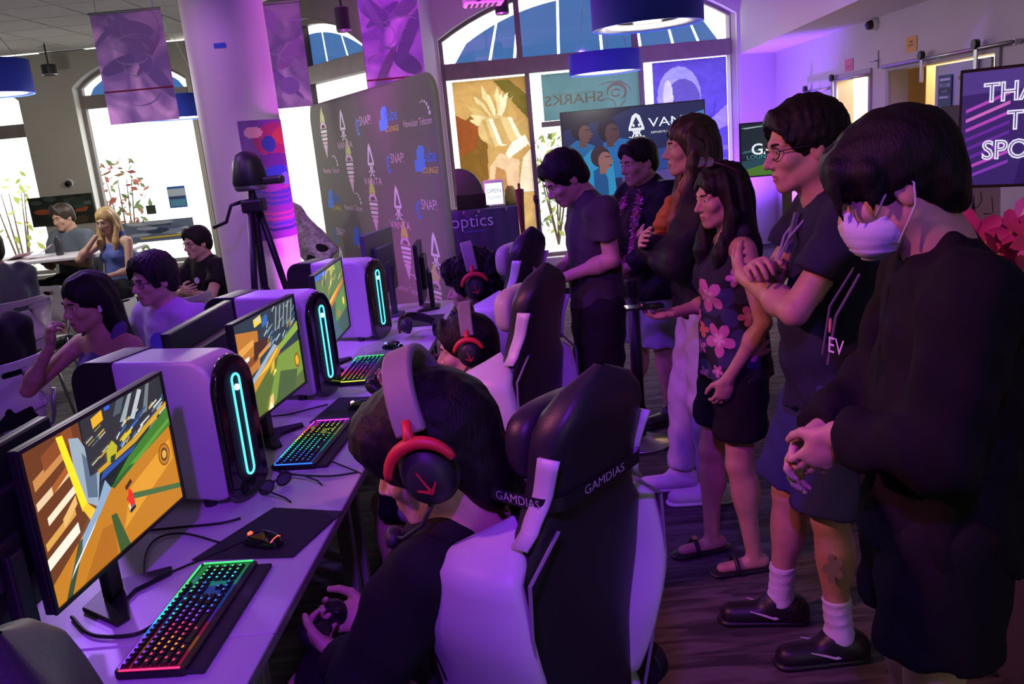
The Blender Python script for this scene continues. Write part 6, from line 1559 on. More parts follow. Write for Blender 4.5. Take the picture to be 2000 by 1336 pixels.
                Y_ = SDF(); Y_.cap(g_ - fd * .055 * s + np.array([0, 0, .012]), g_ + fd * .172 * s + np.array([0, 0, .012]), .044 * s, .044 * s, k=.01, flat=(0, 0, 1), ratio=.4); Y_.clip(g_ + np.array([0, 0, .001]), (0, 0, -1)); so = Y_.build('sole', shoes.get('sole', M_white), sh_, .007)
                if shoes.get('lace'):
                    for q_ in range(3):
                        c = g_ + fd * (.05 + .025 * q_) * s; MB().tube([Vector(c + np.array([-fd[1], fd[0], 0]) * x * s + np.array([0, 0, z * s])) for x, z in ((-.026, .074 - .010 * q_), (0, .086 - .012 * q_), (.026, .074 - .010 * q_))], .003, 6).build('lace', shoes['lace'], sh_)
                if shoes.get('swoosh'):
                    side = np.array([fd[1], -fd[0], 0])
                    for sg in (-1, 1):
                        Mw = Mframe(Vector(g_ + fd * .06 * s + side * sg * .0445 * s + np.array([0, 0, .045 * s])), Vector(fd), (0, 0, 1), Vector(side * sg))
                        MB().prism([(-.05, .018), (-.055, .006), (-.046, -.008), (-.03, -.010), (.05, .022), (-.028, -.001), (-.04, .002)], -.003, .003, Mw).build('swoosh', shoes['swoosh'], sh_)
    return t, H, j

# ---------------------------------------------------------------- cloth materials
def cloth(n, c, r=.85, b=.3): return mat('cloth_' + n, c, r, bump=b, bscale=450, spec=.25)
C_black = cloth('black', (.010, .009, .012)); C_blackj = cloth('black_jacket', (.012, .011, .016), .6, .2); C_navy = cloth('navy_polo', (.020, .020, .050)); C_grey = cloth('charcoal_tee', (.060, .052, .060))
C_lilac = cloth('lilac_tee', (.42, .38, .48)); C_purple = cloth('tank_purple', (.11, .08, .24)); C_white = cloth('white_trousers', (.48, .46, .56)); C_blue = cloth('denim_blue', (.035, .045, .13)); C_bluetank = cloth('blue_tank', (.10, .14, .42)); C_slate = cloth('slate_tee', (.10, .12, .15)); C_hoodie = cloth('hoodie_black', (.008, .007, .010)); C_lshort = cloth('shorts_pale', (.30, .29, .40))
M_shoew = mat('shoe_white', (.62, .58, .66), .6, bump=.1); M_sockw = mat('sock_white', (.62, .58, .68), .85, bump=.4, bscale=200)
# floral print: big blossoms and slim leaves on near black, drawn across the (y, z) side of the top
def floral():
    m = bpy.data.materials.new('cloth_floral'); m.use_nodes = True; nt = m.node_tree; b = nt.nodes['Principled BSDF']; b.inputs['Roughness'].default_value = .8
    tc = nt.nodes.new('ShaderNodeTexCoord'); sp = nt.nodes.new('ShaderNodeSeparateXYZ'); nt.links.new(tc.outputs['Object'], sp.inputs[0])
    ns = nt.nodes.new('ShaderNodeTexNoise'); ns.inputs['Scale'].default_value = 60; nt.links.new(tc.outputs['Object'], ns.inputs['Vector'])
    def mth(op, a, b_=None):
        n = nt.nodes.new('ShaderNodeMath'); n.operation = op
        for k, v in enumerate((a, b_)):
            if v is None: continue
            if isinstance(v, (int, float)): n.inputs[k].default_value = v
            else: nt.links.new(v, n.inputs[k])
        return n.outputs[0]
    col = None
    def over(mask, c):
        nonlocal col
        mx = nt.nodes.new('ShaderNodeMixRGB'); nt.links.new(mask, mx.inputs[0]); mx.inputs[2].default_value = (*c, 1)
        if col is None: mx.inputs[1].default_value = (.010, .008, .020, 1)
        else: nt.links.new(col, mx.inputs[1])
        col = mx.outputs[0]
    U = mth('ADD', mth('MULTIPLY', sp.outputs['Y'], .85), mth('MULTIPLY', sp.outputs['X'], .5)); V = sp.outputs['Z']
    def bloom(cy, cz, R_, n, rot, c, c2=None, inner=.42):
        dy, dz = mth('SUBTRACT', U, cy), mth('SUBTRACT', V, cz); r = mth('SQRT', mth('ADD', mth('MULTIPLY', dy, dy), mth('MULTIPLY', dz, dz)))
        th = mth('ARCTAN2', dz, dy); k = mth('ABSOLUTE', mth('COSINE', mth('ADD', mth('MULTIPLY', th, n / 2), rot)))
        rr = mth('MULTIPLY', mth('ADD', mth('MULTIPLY', mth('POWER', k, .8), 1 - inner), inner), R_); rr = mth('ADD', rr, mth('MULTIPLY', mth('SUBTRACT', ns.outputs['Fac'], .5), R_ * .16))
        mk = mth('MINIMUM', mth('MAXIMUM', mth('MULTIPLY', mth('SUBTRACT', rr, r), 260), 0), 1); over(mk, c)
        if c2: over(mth('MINIMUM', mth('MAXIMUM', mth('MULTIPLY', mth('SUBTRACT', mth('MULTIPLY', rr, .45), r), 120), 0), 1), c2)
    for cy, cz, R_, rot in ((.0, 1.06, .10, .3), (.06, .95, .08, 1.2), (-.06, .90, .11, .8), (.05, .80, .09, 2.), (-.08, 1.14, .09, 1.7), (.1, 1.08, .08, .2)): bloom(cy, cz, R_ * .8, 3, rot, (.03, .035, .10), None, .05)
    for cy, cz, R_, rot in ((.055, 1.10, .095, .2), (.015, .945, .090, .9), (-.06, .78, .06, .5), (.10, .90, .042, 0), (.085, .80, .042, .4), (-.09, 1.03, .055, .3), (.12, 1.0, .036, 0), (.02, .83, .036, .8), (-.11, .90, .05, .2), (-.05, 1.17, .05, 0)): bloom(cy, cz, R_ * .72, 5, rot, (.55, .16, .36), (.75, .42, .55))
    bloom(.09, .965, .03, 4, .3, (.55, .16, .10))
    nt.links.new(col, b.inputs['Base Color']); return m
C_floral = floral()

def hair_plain(vol=1.0, fringe=0, seed=1, **kw): return lambda S, H: hair_short(S, H, vol, fringe, seed=seed, **kw)
def hair_curly(S, H):
    e = lambda c, r, k=.02, op='u': S.ell(H(*c), np.array(r) * H.s, H.R, k * H.s, op)
    e((0, -.03, .045), (.115, .125, .115)); e((0, -.075, -.03), (.10, .08, .10)); e((0, .07, .085), (.085, .045, .05))
    rn = np.random.RandomState(3)
    for k in range(46):
        a, b = rn.uniform(0, 6.28), rn.uniform(-.5, 1.5); p = (.105 * math.cos(a) * math.cos(b), -.035 + .12 * math.sin(a) * math.cos(b), .04 + .11 * math.sin(b)); e(p, (.024, .024, .022), .01)
    S.noise(.007 * H.s, 120, 3); e((0, .125, -.06), (.075, .09, .105), .012, 's'); S.clip(H(0, -.06, -.12), H.R @ np.array([0, .2, -1.]), .01)
def hair_long(length=.42, wid=.085, tips=None, part=0, back=-.03, thick=.035, seed=5, fronts=True, flare=1.0):
    def f(S, H):
        e = lambda c, r, k=.02, op='u': S.ell(H(*c), np.array(r) * H.s, H.R, k * H.s, op)
        e((0, -.018, .042), (.088, .110, .094)); e((0, -.075, -.03), (.080, .055, .09), .03)
        e((0, .105, -.075), (.066, .075, .125), .02, 's')
        d = np.array([0, 0, -1.0]); b = H(0, -.085, -.04)
        for x in np.linspace(-1, 1, 5):
            p0 = H(x * wid * .7, -.075 + .03 * abs(x), .0); p1 = p0 + d * length * .55 * H.s + H.R @ np.array([x * .02 * flare, back, 0]); p2 = p0 + d * length * H.s + H.R @ np.array([x * .035 * flare, back * 1.2, 0])
            S.cap(p0, p1, .045 * H.s, .042 * H.s, k=.03); S.cap(p1, p2, .042 * H.s, .018 * H.s, k=.03)
        if fronts:
            for s in (-1, 1):
                q0 = H(s * .074, .012, .045); q1 = H(s * .092, .006, -.07); q2 = q1 + d * (length - .16) * .6 * H.s + H.R @ np.array([s * -.008, .045, 0]); q3 = q1 + d * (length - .14) * H.s + H.R @ np.array([s * -.02, .065, 0])
                S.chain([q0, q1, q2, q3], [.020 * H.s, .026 * H.s, .030 * H.s, .010 * H.s], k=.02)
        S.noise(.004 * H.s, 150, seed, (1, 1, .12))
    return f

def glasses(t, H, m=M_black, up=0, lensm=None):
    g = empty('glasses'); g.parent = t; g.matrix_local = H.M() @ Matrix.Translation((0, .0 if not up else -.035, up)) @ Matrix.Rotation(0 if not up else .55, 4, 'X')
    for s in (-1, 1):
        ring = [(s * .033 + .025 * math.copysign(abs(math.cos(a)) ** .7, math.cos(a)), .098 - .012 * abs(math.cos(a)), -.002 + .018 * math.sin(a)) for a in [2 * math.pi * k / 18 for k in range(18)]]
        MB().tube(ring, .0018 if not up else .003, 6, closed=True).build('rim', m, g, smooth=True); MB().poly(ring).build('lens', lensm or mat_pane('clear_lens', (.92, .92, .95), .12), g)
        MB().tube([(s * .058, .085, .002), (s * .078, .05, .004), (s * .082, -.01, .002), (s * .078, -.03, -.012)], .002 if not up else .003, 6).build('temple', m, g, smooth=True)
    MB().tube([(-.008, .099, .004), (0, .102, .007), (.008, .099, .004)], .002, 6).build('bridge', m, g)
def on_head(o, t, H, M=None): o.parent = t; o.matrix_local = H.M() @ (M or Matrix.Identity(4))
def print_patch(t, name, m, c, n, up, w, h_, txt=None, size=.03):
    n = Vector(n).normalized(); up = Vector(up); x = up.cross(n).normalized(); y = n.cross(x); M = Mframe(c, x, y, n)
    if txt: return text(name, txt, size, m, M, t)
    return MB().prism(blob(0, 0, w / 2, h_ / 2, 16), 0, .002, M).build(name, m, t)
GRP = 'spectators standing behind the players'

# ---- S6 man in face mask, black hoodie
t, H, j = person('person in a black hoodie and white face mask, head bowed, hands clasped', (.845, 1.61, 0), 76, s=.975, sk=SK2, girth=1.12, h=.009, hf=.0041, group=GRP, head=(-4, -20, 0), hs=.99,
    J=dict(head=(-.02, .10, 1.605), neck=(0, .0, 1.46), chest=(0, -.02, 1.26), shl=(-.20, -.01, 1.41), shr=(.20, -.01, 1.41), ell=(-.25, .06, 1.14), elr=(.22, .07, 1.14), wrl=(-.10, .21, 1.12), wrr=(.05, .24, 1.06)),
    hands={'l': ((.35, .55, -.9), (.9, -.2, .2), .30), 'r': ((-.5, .5, -.6), (-.6, -.7, .1), .5)},
    top=dict(m=C_hoodie, name='hoodie', sleeve=1.9, loose=.028, hem=(0, 0, .83), flare=1.12, fold=.008, cuff=.7, seed=6), bottom=dict(m=C_black, len=.62, loose=.035, flare=1.1), shoes=dict(m=M_black, sole=M_black),
    hair=lambda S, H: (S.ell(H(0, -.02, .045), np.array([.098, .122, .104]) * H.s, H.R, .02), S.ell(H(0, -.085, -.025), np.array([.080, .05, .075]) * H.s, H.R, .03), S.ell(H(0, .070, .066), np.array([.083, .045, .045]) * H.s, H.R, .03),
        [S.cap(H(x, .085, .075), H(x * 1.1, .110, .022 + .02 * abs(math.sin(x * 90))), .018 * H.s, .005 * H.s, k=.012) for x in np.linspace(-.065, .065, 8)], [S.cap(H(s_ * .085, .04, .05), H(s_ * .088, .05, -.02), .02 * H.s, .006 * H.s, k=.015) for s_ in (-1, 1)],
        S.noise(.0022, 200, 4, (1, 1, .3)), S.ell(H(0, .115, -.09), np.array([.072, .07, .105]) * H.s, H.R, .01, 's'), [S.cap(H(x, .098, .05), H(x * 1.15 + .006, .108, -.008 - .018 * abs(math.sin(x * 140))), .012 * H.s, .003 * H.s, k=.004) for x in np.linspace(-.07, .07, 9)], [S.ell(H(s_ * .09, .005, -.06), np.array([.03, .045, .055]) * H.s, H.R, .012, 's') for s_ in (-1, 1)], S.clip(H(0, -.06, -.10), H.R @ np.array([0, .2, -1.]), .01)))
Mk = SDF(); Mk.ell(H(0, .045, -.070), np.array([.066, .068, .052]) * H.s, H.R, .01); Mk.ell(H(0, .092, -.045), np.array([.022, .024, .03]) * H.s, H.R, .03); Mk.ell(H(0, .07, -.10), np.array([.038, .03, .026]) * H.s, H.R, .03); Mk.noise(.0014, 160, 2, (.1, .1, 2)); Mk.clip(H(0, .012, -.05), H.R @ np.array([0, -1., .25]), .006); Mk.build('face_mask', mat('mask_paper', (.58, .60, .72), .8, bump=.2), t, .0045)
for s_ in (-1, 1):
    MB().tube([H(s_ * .068, .05, -.035), H(s_ * .080, .02, .0), H(s_ * .086, -.018, .022), H(s_ * .087, -.03, .0), H(s_ * .083, -.02, -.04), H(s_ * .070, .03, -.10)], .0022, 6).build('mask_loop', M_white, t, smooth=True)
for s_ in (-1, 1): MB().tube([(s_ * .035, .155, 1.40), (s_ * .045, .20, 1.32), (s_ * .04, .215, 1.22)], .003, 6).build('drawstring', mat('drawstring', (.12, .10, .11), .8), t)
print_patch(t, 'hoodie_print', P_('#D8C8E8'), (-.075, .205, 1.265), (-.5, .9, .05), (0, 0, 1), 0, 0, 'EV', .045); print_patch(t, 'hoodie_print', P_('#C86A6A'), (-.06, .212, 1.305), (-.4, .9, .1), (0, .1, 1), .008, .03)

# ---- S5 man with glasses, navy polo, arms crossed
t, H, j = person('person in glasses and navy polo shirt with arms crossed', (.985, 2.46, 0), 82, s=1.01, sk=SK, girth=1.08, h=.009, hf=.0041, group=GRP, head=(8, -6, 2), hs=1.02, belly=.02, jaw=1.05,
    J=dict(shl=(-.205, .0, 1.41), shr=(.205, .0, 1.41), ell=(-.235, .175, 1.175), elr=(.235, .155, 1.18), wrl=(.03, .27, 1.235), wrr=(-.09, .24, 1.26), head=(0, .10, 1.60), neck=(0, .015, 1.45), anl=(-.09, .02, .085), knl=(-.095, .05, .49), anr=(.13, .16, .085), knr=(.11, .13, .49)),
    hands={'l': ((.85, .1, .25), (.1, -.9, .3), .35), 'r': ((-.75, .25, .45), (.2, -.4, -.9), .75)}, toe=(10, 0),
    top=dict(m=C_navy, sleeve=.62, loose=.022, hem=(0, 0.01, .84), flare=1.14, fold=.007, vneck=False, seed=9), bottom=dict(m=C_blue, len=.90, loose=.035, flare=1.12), shoes=dict(m=M_black, sole=M_black, sock=.14, sock_m=M_sockw, swoosh=M_white),
    hair=hair_plain(1.4, .12, 2, amp=.006))
glasses(t, H)
cl = MB(); ring = [(.078 * math.cos(a), -.005 + .072 * math.sin(a), 1.465 + .012 * math.cos(a - 1.57) * -1.0) for a in [2 * math.pi * k / 24 for k in range(24)]]
cl.tube(ring, .016, 8, closed=True); cl.build('collar', C_navy, t, smooth=True); MB().box((0, .135, 1.37), (.03, .012, .12), Matrix.Rotation(.25, 3, 'X')).build('placket', mat('placket_grey', (.10, .10, .16), .7), t)
MB().tube([(-.05, .075, 1.45), (-.03, .15, 1.36), (0, .185, 1.27)], .004, 6).build('lanyard', mat('lanyard_grey', (.30, .30, .38), .6), t); MB().tube([(.05, .075, 1.45), (.03, .15, 1.36), (0, .185, 1.27)], .004, 6).build('lanyard', MATS['lanyard_grey'], t)
MB().prism([((.016 + .016 * abs(math.cos(2.5 * a))) * math.cos(a), (.026 + .026 * abs(math.cos(2.5 * a))) * math.sin(a)) for a in [2 * math.pi * k / 40 for k in range(40)]], 0, .0015, Mframe((-.155, .055, .36), (0, 1, 0), (0, 0, 1), (-1, 0, 0))).build('leg_tattoo', mat('tattoo_pale', (.34, .22, .26), .7), t)

# ---- S4 woman in floral top with phone
t, H, j = person('person in a dark floral sleeveless top with sunglasses pushed up, holding a phone', (.83, 3.06, 0), 90, s=.906, sk=SK, fem=True, girth=.98, h=.009, hf=.0042, group=GRP, head=(14, -6, 0), jaw=1.03,
    J=dict(shl=(-.165, -.01, 1.39), shr=(.165, -.01, 1.39), ell=(-.235, -.05, 1.12), wrl=(-.19, .08, .895), elr=(.22, .03, 1.12), wrr=(.12, .235, 1.11), anl=(-.10, -.03, .085), anr=(.10, .10, .085), knl=(-.095, .02, .49), knr=(.09, .09, .49), head=(0, .04, 1.595)),
    hands={'l': ((.05, .35, -1), (1, 0, .2), .5), 'r': ((0, 1, -.05), (0, 0, 1), .55)}, toe=(5, 12),
    top=dict(m=C_floral, tank=True, name='floral_top', hem=(0, 0, .78), flare=1.25, loose=.02, fold=.006, neck=False), bottom=dict(m=C_black, len=.70, loose=.03, flare=1.1), shoes=dict(kind='sandal', m=M_black, buckle=mat('buckle_gold', (.8, .6, .25), .25, metal=1)),
    hair=hair_long(.40, .085, seed=7, thick=.04, back=-.03))
glasses(t, H, mat('sunglass_frame', (.10, .03, .06), .3), .095, mat('sunglass_lens', (.06, .04, .14), .08, coat=1))
pp = np.array(j['wrr']) + np.array([0, .10, .015]); o = MB().box((0, 0, 0), (.072, .148, .009)).build('phone', M_blackg, bevel=.003); 
tl = Matrix.Translation((.83, 3.06, 0)) @ Matrix.Rotation(rad(90), 4, 'Z'); o.matrix_world = tl @ Matrix.Translation(pp + np.array([0, 0, .022])); tag(o, "black phone in the hand of the woman in the floral top", 'phone')

# ---- S3 tall woman, arms crossed, white trousers
t, H, j = person('tall person with long brown hair, dark jacket and white trousers, arms crossed', (.86, 3.68, 0), 86, s=1.0, sk=SK2, fem=True, girth=.92, h=.009, hf=.004, group=GRP, head=(4, 0, 0), nose=1.0, jaw=.95,
    J=dict(shl=(-.175, -.0, 1.38), shr=(.175, .0, 1.38), ell=(-.215, .15, 1.15), elr=(.20, .15, 1.15), wrl=(.05, .24, 1.20), wrr=(-.07, .25, 1.22), head=(0, .03, 1.61), anl=(-.08, .0, .085), anr=(.09, .12, .085), knr=(.09, .08, .49)),
    hands={'l': ((.9, .1, .2), (.1, -.9, .2), .3), 'r': ((-.85, .2, .35), (.1, -.8, -.3), .4)},
    top=dict(m=C_blackj, name='jacket', sleeve=1.85, loose=.026, hem=(0, 0, .90), flare=1.08, fold=.008), bottom=dict(m=C_white, name='trousers', len=1.92, loose=.016), shoes=dict(m=M_shoew, sole=M_white, lace=M_white),
    hair=hair_long(.50, .075, seed=11, back=-.02), hairm=M_hairb)
Sx = SDF()
for s_ in (-1,): Sx.chain([H(s_ * .085, .02, -.10), H(s_ * .085, .07, -.20), H(s_ * .075, .10, -.30), H(s_ * .05, .12, -.42)], [.018, .026, .026, .008], k=.02)
Sx.noise(.003, 150, 2, (1, 1, .1)); Sx.build('hair_ends', M_hairtip, t, .006)
Sx = SDF(); Sx.chain([(-.06, .13, 1.40), (-.05, .165, 1.30), (-.02, .18, 1.22)], [.02, .032, .03], k=.02); Sx.noise(.004, 70, 5); Sx.build('scarf', mat('scarf_amber', (.42, .17, .02), .7), t, .007)

# ---- S2 man with pink lei
t, H, j = person('person in an open black jacket wearing a pink flower lei', (.83, 4.80, 0), 120, s=.955, sk=SK, girth=1.05, h=.009, hf=.0042, group=GRP, head=(-6, -8, 0), jaw=1.1, hs=1.06,
    J=dict(ell=(-.23, .03, 1.13), elr=(.23, .05, 1.13), wrl=(-.06, .23, 1.00), wrr=(.05, .24, 1.02), head=(0, .05, 1.59), anr=(.12, .10, .085)),
    hands={'l': ((.6, .5, -.5), (.3, -.8, 0), .4), 'r': ((-.6, .5, -.4), (-.3, -.8, 0), .4)},
    top=dict(m=C_blackj, name='jacket', sleeve=1.92, loose=.03, hem=(0, 0, .76), flare=1.28, fold=.008, seed=12), bottom=dict(m=C_lshort, len=.98, loose=.035, flare=1.1), shoes=dict(m=M_black, sole=M_black),
    hair=lambda S, H: hair_short(S, H, .7, .12, seed=6, amp=.003, side=0))
rn = random.Random(31); lm = [mat('lei_pink', (.80, .16, .42), .6), mat('lei_rose', (.65, .08, .32), .6), mat('lei_pale', (.90, .45, .66), .6)]; lei = MB()
for k in range(150):
    a = 2 * math.pi * k / 150; q = Vector((.095 * math.sin(a), .125 + .035 * math.cos(a * 1.0) * -1 * 0 + (.06 if math.cos(a) < .2 else .06 - .13 * (math.cos(a) - .2)), 1.24 + .205 * math.cos(a) - (.0))) * .945
    if math.cos(a) > .55: q.y -= .05 * (math.cos(a) - .55)
    d_ = Vector((rn.uniform(-1, 1), rn.uniform(-.3, 1), rn.uniform(-1, 1))).normalized(); u = d_.orthogonal().normalized(); w = d_.cross(u)
    for f_ in range(5): b = 2 * math.pi * f_ / 5; e = u * math.cos(b) + w * math.sin(b); g2 = u * math.cos(b + .5) + w * math.sin(b + .5); lei.add([q, q + (e * .024 + d_ * .01), q + (e + g2) * .015 + d_ * .014, q + g2 * .012 + d_ * .006], [(0, 1, 2, 3)], rn.randrange(3))
lei.build('flower_lei', lm, t, fixn=False)
print_patch(t, 'jacket_print', P_('#B0A0C0'), (-.10, .165, 1.20), (-.45, .9, .0), (0, 0, 1), 0, 0, 'II', .06); print_patch(t, 'jacket_print', P_('#B05A4A'), (-.10, .168, 1.25), (-.45, .9, 0), (0, 0, 1), .03, .02)

# ---- S1 man in charcoal tee looking down
t, H, j = person('person in a charcoal tee and black trousers looking down at the hands', (.43, 4.02, 0), 100, s=.97, sk=SK2, girth=1.0, h=.009, hf=.004, group=GRP, head=(8, -30, 0),
    J=dict(head=(0, .125, 1.555), neck=(0, .025, 1.44), ell=(-.225, -.02, 1.17), wrl=(-.10, .20, 1.09), elr=(.22, -.0, 1.15), wrr=(.06, .22, 1.09)),
    hands={'l': ((.3, .9, .05), (.2, 0, 1), .5), 'r': ((-.3, .9, .05), (-.2, 0, 1), .5)}, top=dict(m=C_grey, sleeve=.60, loose=.022, hem=(0, 0, .88), flare=1.06, fold=.006), bottom=dict(m=C_black, name='trousers', len=1.93, loose=.03), shoes=dict(m=M_black, sole=M_black),
    hair=hair_plain(1.4, .15, 4, amp=.005))
# ---- dark figure behind the lei
person('person in a dark hooded top mostly hidden behind the man with the lei', (1.28, 5.5, 0), 100, s=.95, sk=SK3, h=.013, hf=.009, group=GRP, head=(0, -10, 0), top=dict(m=C_black, sleeve=1.9, loose=.03), bottom=dict(m=C_black, name='trousers', len=1.9), shoes=dict(m=M_black, sole=M_black), hair=hair_plain(1.5, .3, 9))

# ---- players
GP = 'players seated at the gaming desks'
def player_headset(t, H, s=1.0, tilt=0, **kw):
    h_ = headset('headset', (0, 0, 0), (0, 0, 0), '', parent=t, **kw); h_.matrix_local = H.M() @ Matrix.Translation((0, -.012, .012)) @ Matrix.Rotation(rad(tilt), 4, 'X') @ Matrix.Scale(1.08 * s, 4); return h_
t, H, j = person('player with black hair in a grey banded headset, seen from behind', (-.115, 1.66, 0), 68, base=SIT, s=1.0, sk=SK2, girth=1.0, h=.009, hf=.0041, group=GP, head=(15, -17, 0), hs=1.10,
    J=dict(pelvis=(.0, -.04, .57), chest=(-.04, -.02, .84), neck=(-.09, -.01, .98), head=(-.105, .03, 1.125), shl=(-.20, .02, .92), shr=(.11, .0, .94), ell=(-.25, .14, .71), wrl=(-.11, .315, .64), elr=(.14, .13, .71), wrr=(.05, .325, .64)),
    hands={'l': ((.35, .8, .0), (.6, -.1, .6), .75), 'r': ((-.35, .8, .0), (-.6, -.1, .6), .75)}, top=dict(m=C_black, sleeve=1.75, loose=.026, hem=(0, -.04, .53), fold=.008), bottom=dict(m=C_black, len=1.0, loose=.03), shoes=dict(m=M_black, sole=M_black),
    hair=lambda S, H: (S.ell(H(0, -.02, .045), np.array([.105, .128, .112]) * H.s, H.R, .02), S.ell(H(0, -.085, -.04), np.array([.085, .055, .095]) * H.s, H.R, .03), S.ell(H(0, .07, .07), np.array([.09, .05, .055]) * H.s, H.R, .03), S.noise(.0015, 190, 5, (1, 1, .4)), S.ell(H(0, .12, -.085), np.array([.078, .085, .10]) * H.s, H.R, .012, 's'), S.clip(H(0, -.06, -.125), H.R @ np.array([0, .2, -1.]), .012)))
player_headset(t, H, 1.12)
gc = Matrix.Translation((-.115, 1.66, 0)) @ Matrix.Rotation(rad(68), 4, 'Z') @ Matrix.Translation((-.03, .405, .655)) @ Matrix.Rotation(.5, 4, 'X')
def gamepad(M, label):
    t = empty('game_controller', M.translation, 0, label, 'controller', 'game controllers held by the players'); t.matrix_world = M
    S = SDF(); S.cap((-.045, 0, 0), (.045, 0, 0), .030, k=.02, flat=(0, 0, 1), ratio=.62)
    for s_ in (-1, 1): S.cap((s_ * .05, .0, 0), (s_ * .066, -.062, -.012), .026, .017, k=.02)
    S.build('shell', mat('controller_black', (.015, .015, .018), .4), t, .004)
    for s_ in (-1, 1): MB().lathe([(.007, .012), (.006, .024), (.010, .026), (.010, .03), (0, .031)], 14, Matrix.Translation((s_ * .026, -.014 if s_ > 0 else .012, 0))).build('thumbstick', M_black, t, smooth=True)
    for k in range(4): a = k * math.pi / 2; MB().cyl((.05 + .011 * math.cos(a), .012 + .011 * math.sin(a), .014), (.05 + .011 * math.cos(a), .012 + .011 * math.sin(a), .021), .0045, n=10).build('button', P_(['#A83A3A', '#3A8A4A', '#3A5AB0', '#B8A03A'][k]), t)
    MB().cyl((0, .018, .012), (0, .018, .0195), .005, n=10).build('home_button', E_('#E8F0FF', 3), t)
gamepad(gc, 'black game controller in the hands of the player in the near seat')
t, H, j = person('player with short dark hair and red forked headset, face turned to the screen', (-.165, 2.92, 0), 78, base=SIT, s=.86, sk=SK2, h=.009, hf=.004, group=GP, head=(10, -4, 0), hs=1.1,
    J=dict(head=(0, .0, 1.165), neck=(0, -.05, 1.03), ell=(-.20, .13, .88), elr=(.20, .13, .86), wrl=(-.06, .30, 1.00), wrr=(.06, .32, 1.0)), hands={'l': ((.3, .8, .3), (.6, -.1, .5), .6), 'r': ((-.3, .8, .3), (-.6, -.1, .5), .6)},
    top=dict(m=C_black, sleeve=.6, loose=.024, hem=(0, -.06, .52)), bottom=dict(m=C_black, len=1.0), shoes=dict(m=M_black, sole=M_black), hair=hair_plain(1.2, .2, 8))
player_headset(t, H, 1.0)
gamepad(Matrix.Translation((-.165, 2.92, 0)) @ Matrix.Rotation(rad(78), 4, 'Z') @ Matrix.Translation((0, .345, .89)) @ Matrix.Rotation(.6, 4, 'X'), 'black game controller raised by the short haired player')
t, H, j = person('player with a large mop of dark curly hair and red forked headset', (-.14, 4.07, 0), 84, base=SIT, s=.90, sk=SK, h=.009, hf=.004, group=GP, head=(10, -8, 0), hs=1.16,
    J=dict(head=(-.02, .04, 1.155)), hands={'l': ((.4, .7, -.2), (.6, -.1, .5), .6), 'r': ((-.4, .7, -.2), (-.6, -.1, .5), .6)}, top=dict(m=C_black, sleeve=.6, loose=.024, hem=(0, -.06, .52)), bottom=dict(m=C_black, len=1.0), shoes=dict(m=M_black, sole=M_black), hair=hair_curly)
player_headset(t, H, 1.12)

# ---- audience
GA = 'audience seated on the left'
def seated(label, px, py, Y, yaw, s, hz=1.19, chair=None, **kw):
    p = PY(px, py, Y); a = rad(yaw); kw.setdefault('shoes', dict(m=M_black, sole=M_black))
    if chair: stack_chair((p.x, p.y, 0), yaw, chair).scale = (s,) * 3
    return person(label, (p.x + math.sin(a) * 0 , p.y, 0), yaw, base=SIT, s=p.z / hz if s is None else s, group=GA, **kw)
t, H, j = seated('person in a purple tank top with long dark hair, one hand at the mouth', 160, 582, 3.62, 152, 1.0, chair='white stacking chair under the person in the purple tank top', sk=SK, fem=True, h=.010, hf=.0045, head=(-8, -6, -4), girth=.95,
    J=dict(wrr=(.06, .15, 1.035), elr=(.20, .20, .85), ell=(-.22, .04, .74), wrl=(-.10, .25, .68)), hands={'r': ((-.25, -.05, 1), (-.3, -.9, 0), .9)}, top=dict(m=C_purple, tank=True, name='tank_top', hem=(0, -.06, .54), neck=False), bottom=dict(m=C_black, len=.5), shoes=dict(m=M_shoew), hair=hair_long(.42, .08, seed=4, fronts=False, back=-.05))
MB().lathe([(.0, .0), (.007, .002), (.008, .01), (.004, .03), (0, .032)], 10, H.M() @ Matrix.Translation((-.088, .0, -.035))).build('earbud', M_white, t)
t, H, j = seated('person in glasses and a lilac tee with a small chest print', 290, 545, 4.18, 148, 1.0, chair='white stacking chair under the person in the lilac tee', sk=SK2, h=.010, hf=.0045, head=(-4, -4, 0), top=dict(m=C_lilac, sleeve=.7, loose=.03, hem=(0, -.06, .52), fold=.007, vneck=False), bottom=dict(m=C_black, len=.9), shoes=dict(m=M_shoew), hair=lambda S, H: (hair_short(S, H, 2.0, .2, seed=3, amp=.008), None))
glasses(t, H); print_patch(t, 'shirt_print', P_('#5A6AB0'), (-.105, .085, .90), (-.55, .9, .12), (0, 0, 1), .085, .10)
t, H, j = seated('person in a black polo with a chest badge and arms crossed', 380, 476, 6.5, 145, .965, chair='white stacking chair under the person with the chest badge', sk=SK2, h=.012, hf=.006, girth=1.1, head=(-6, -4, 0), J=dict(ell=(-.25, .12, .78), elr=(.25, .12, .78), wrl=(.06, .22, .83), wrr=(-.08, .23, .85)), hands={'l': ((.8, .1, .1), (.1, -.9, .2), .4), 'r': ((-.8, .1, .1), (.1, -.9, .2), .4)}, top=dict(m=C_black, sleeve=.6, loose=.024, hem=(0, -.06, .52)), bottom=dict(m=C_black, len=.95), shoes=dict(m=M_black, sole=M_black), hair=hair_plain(1.2, .2, 5))
glasses(t, H); print_patch(t, 'shirt_badge', P_('#B8B0D0'), (-.09, .10, .88), (-.5, .9, 0), (0, 0, 1), .04, .05)
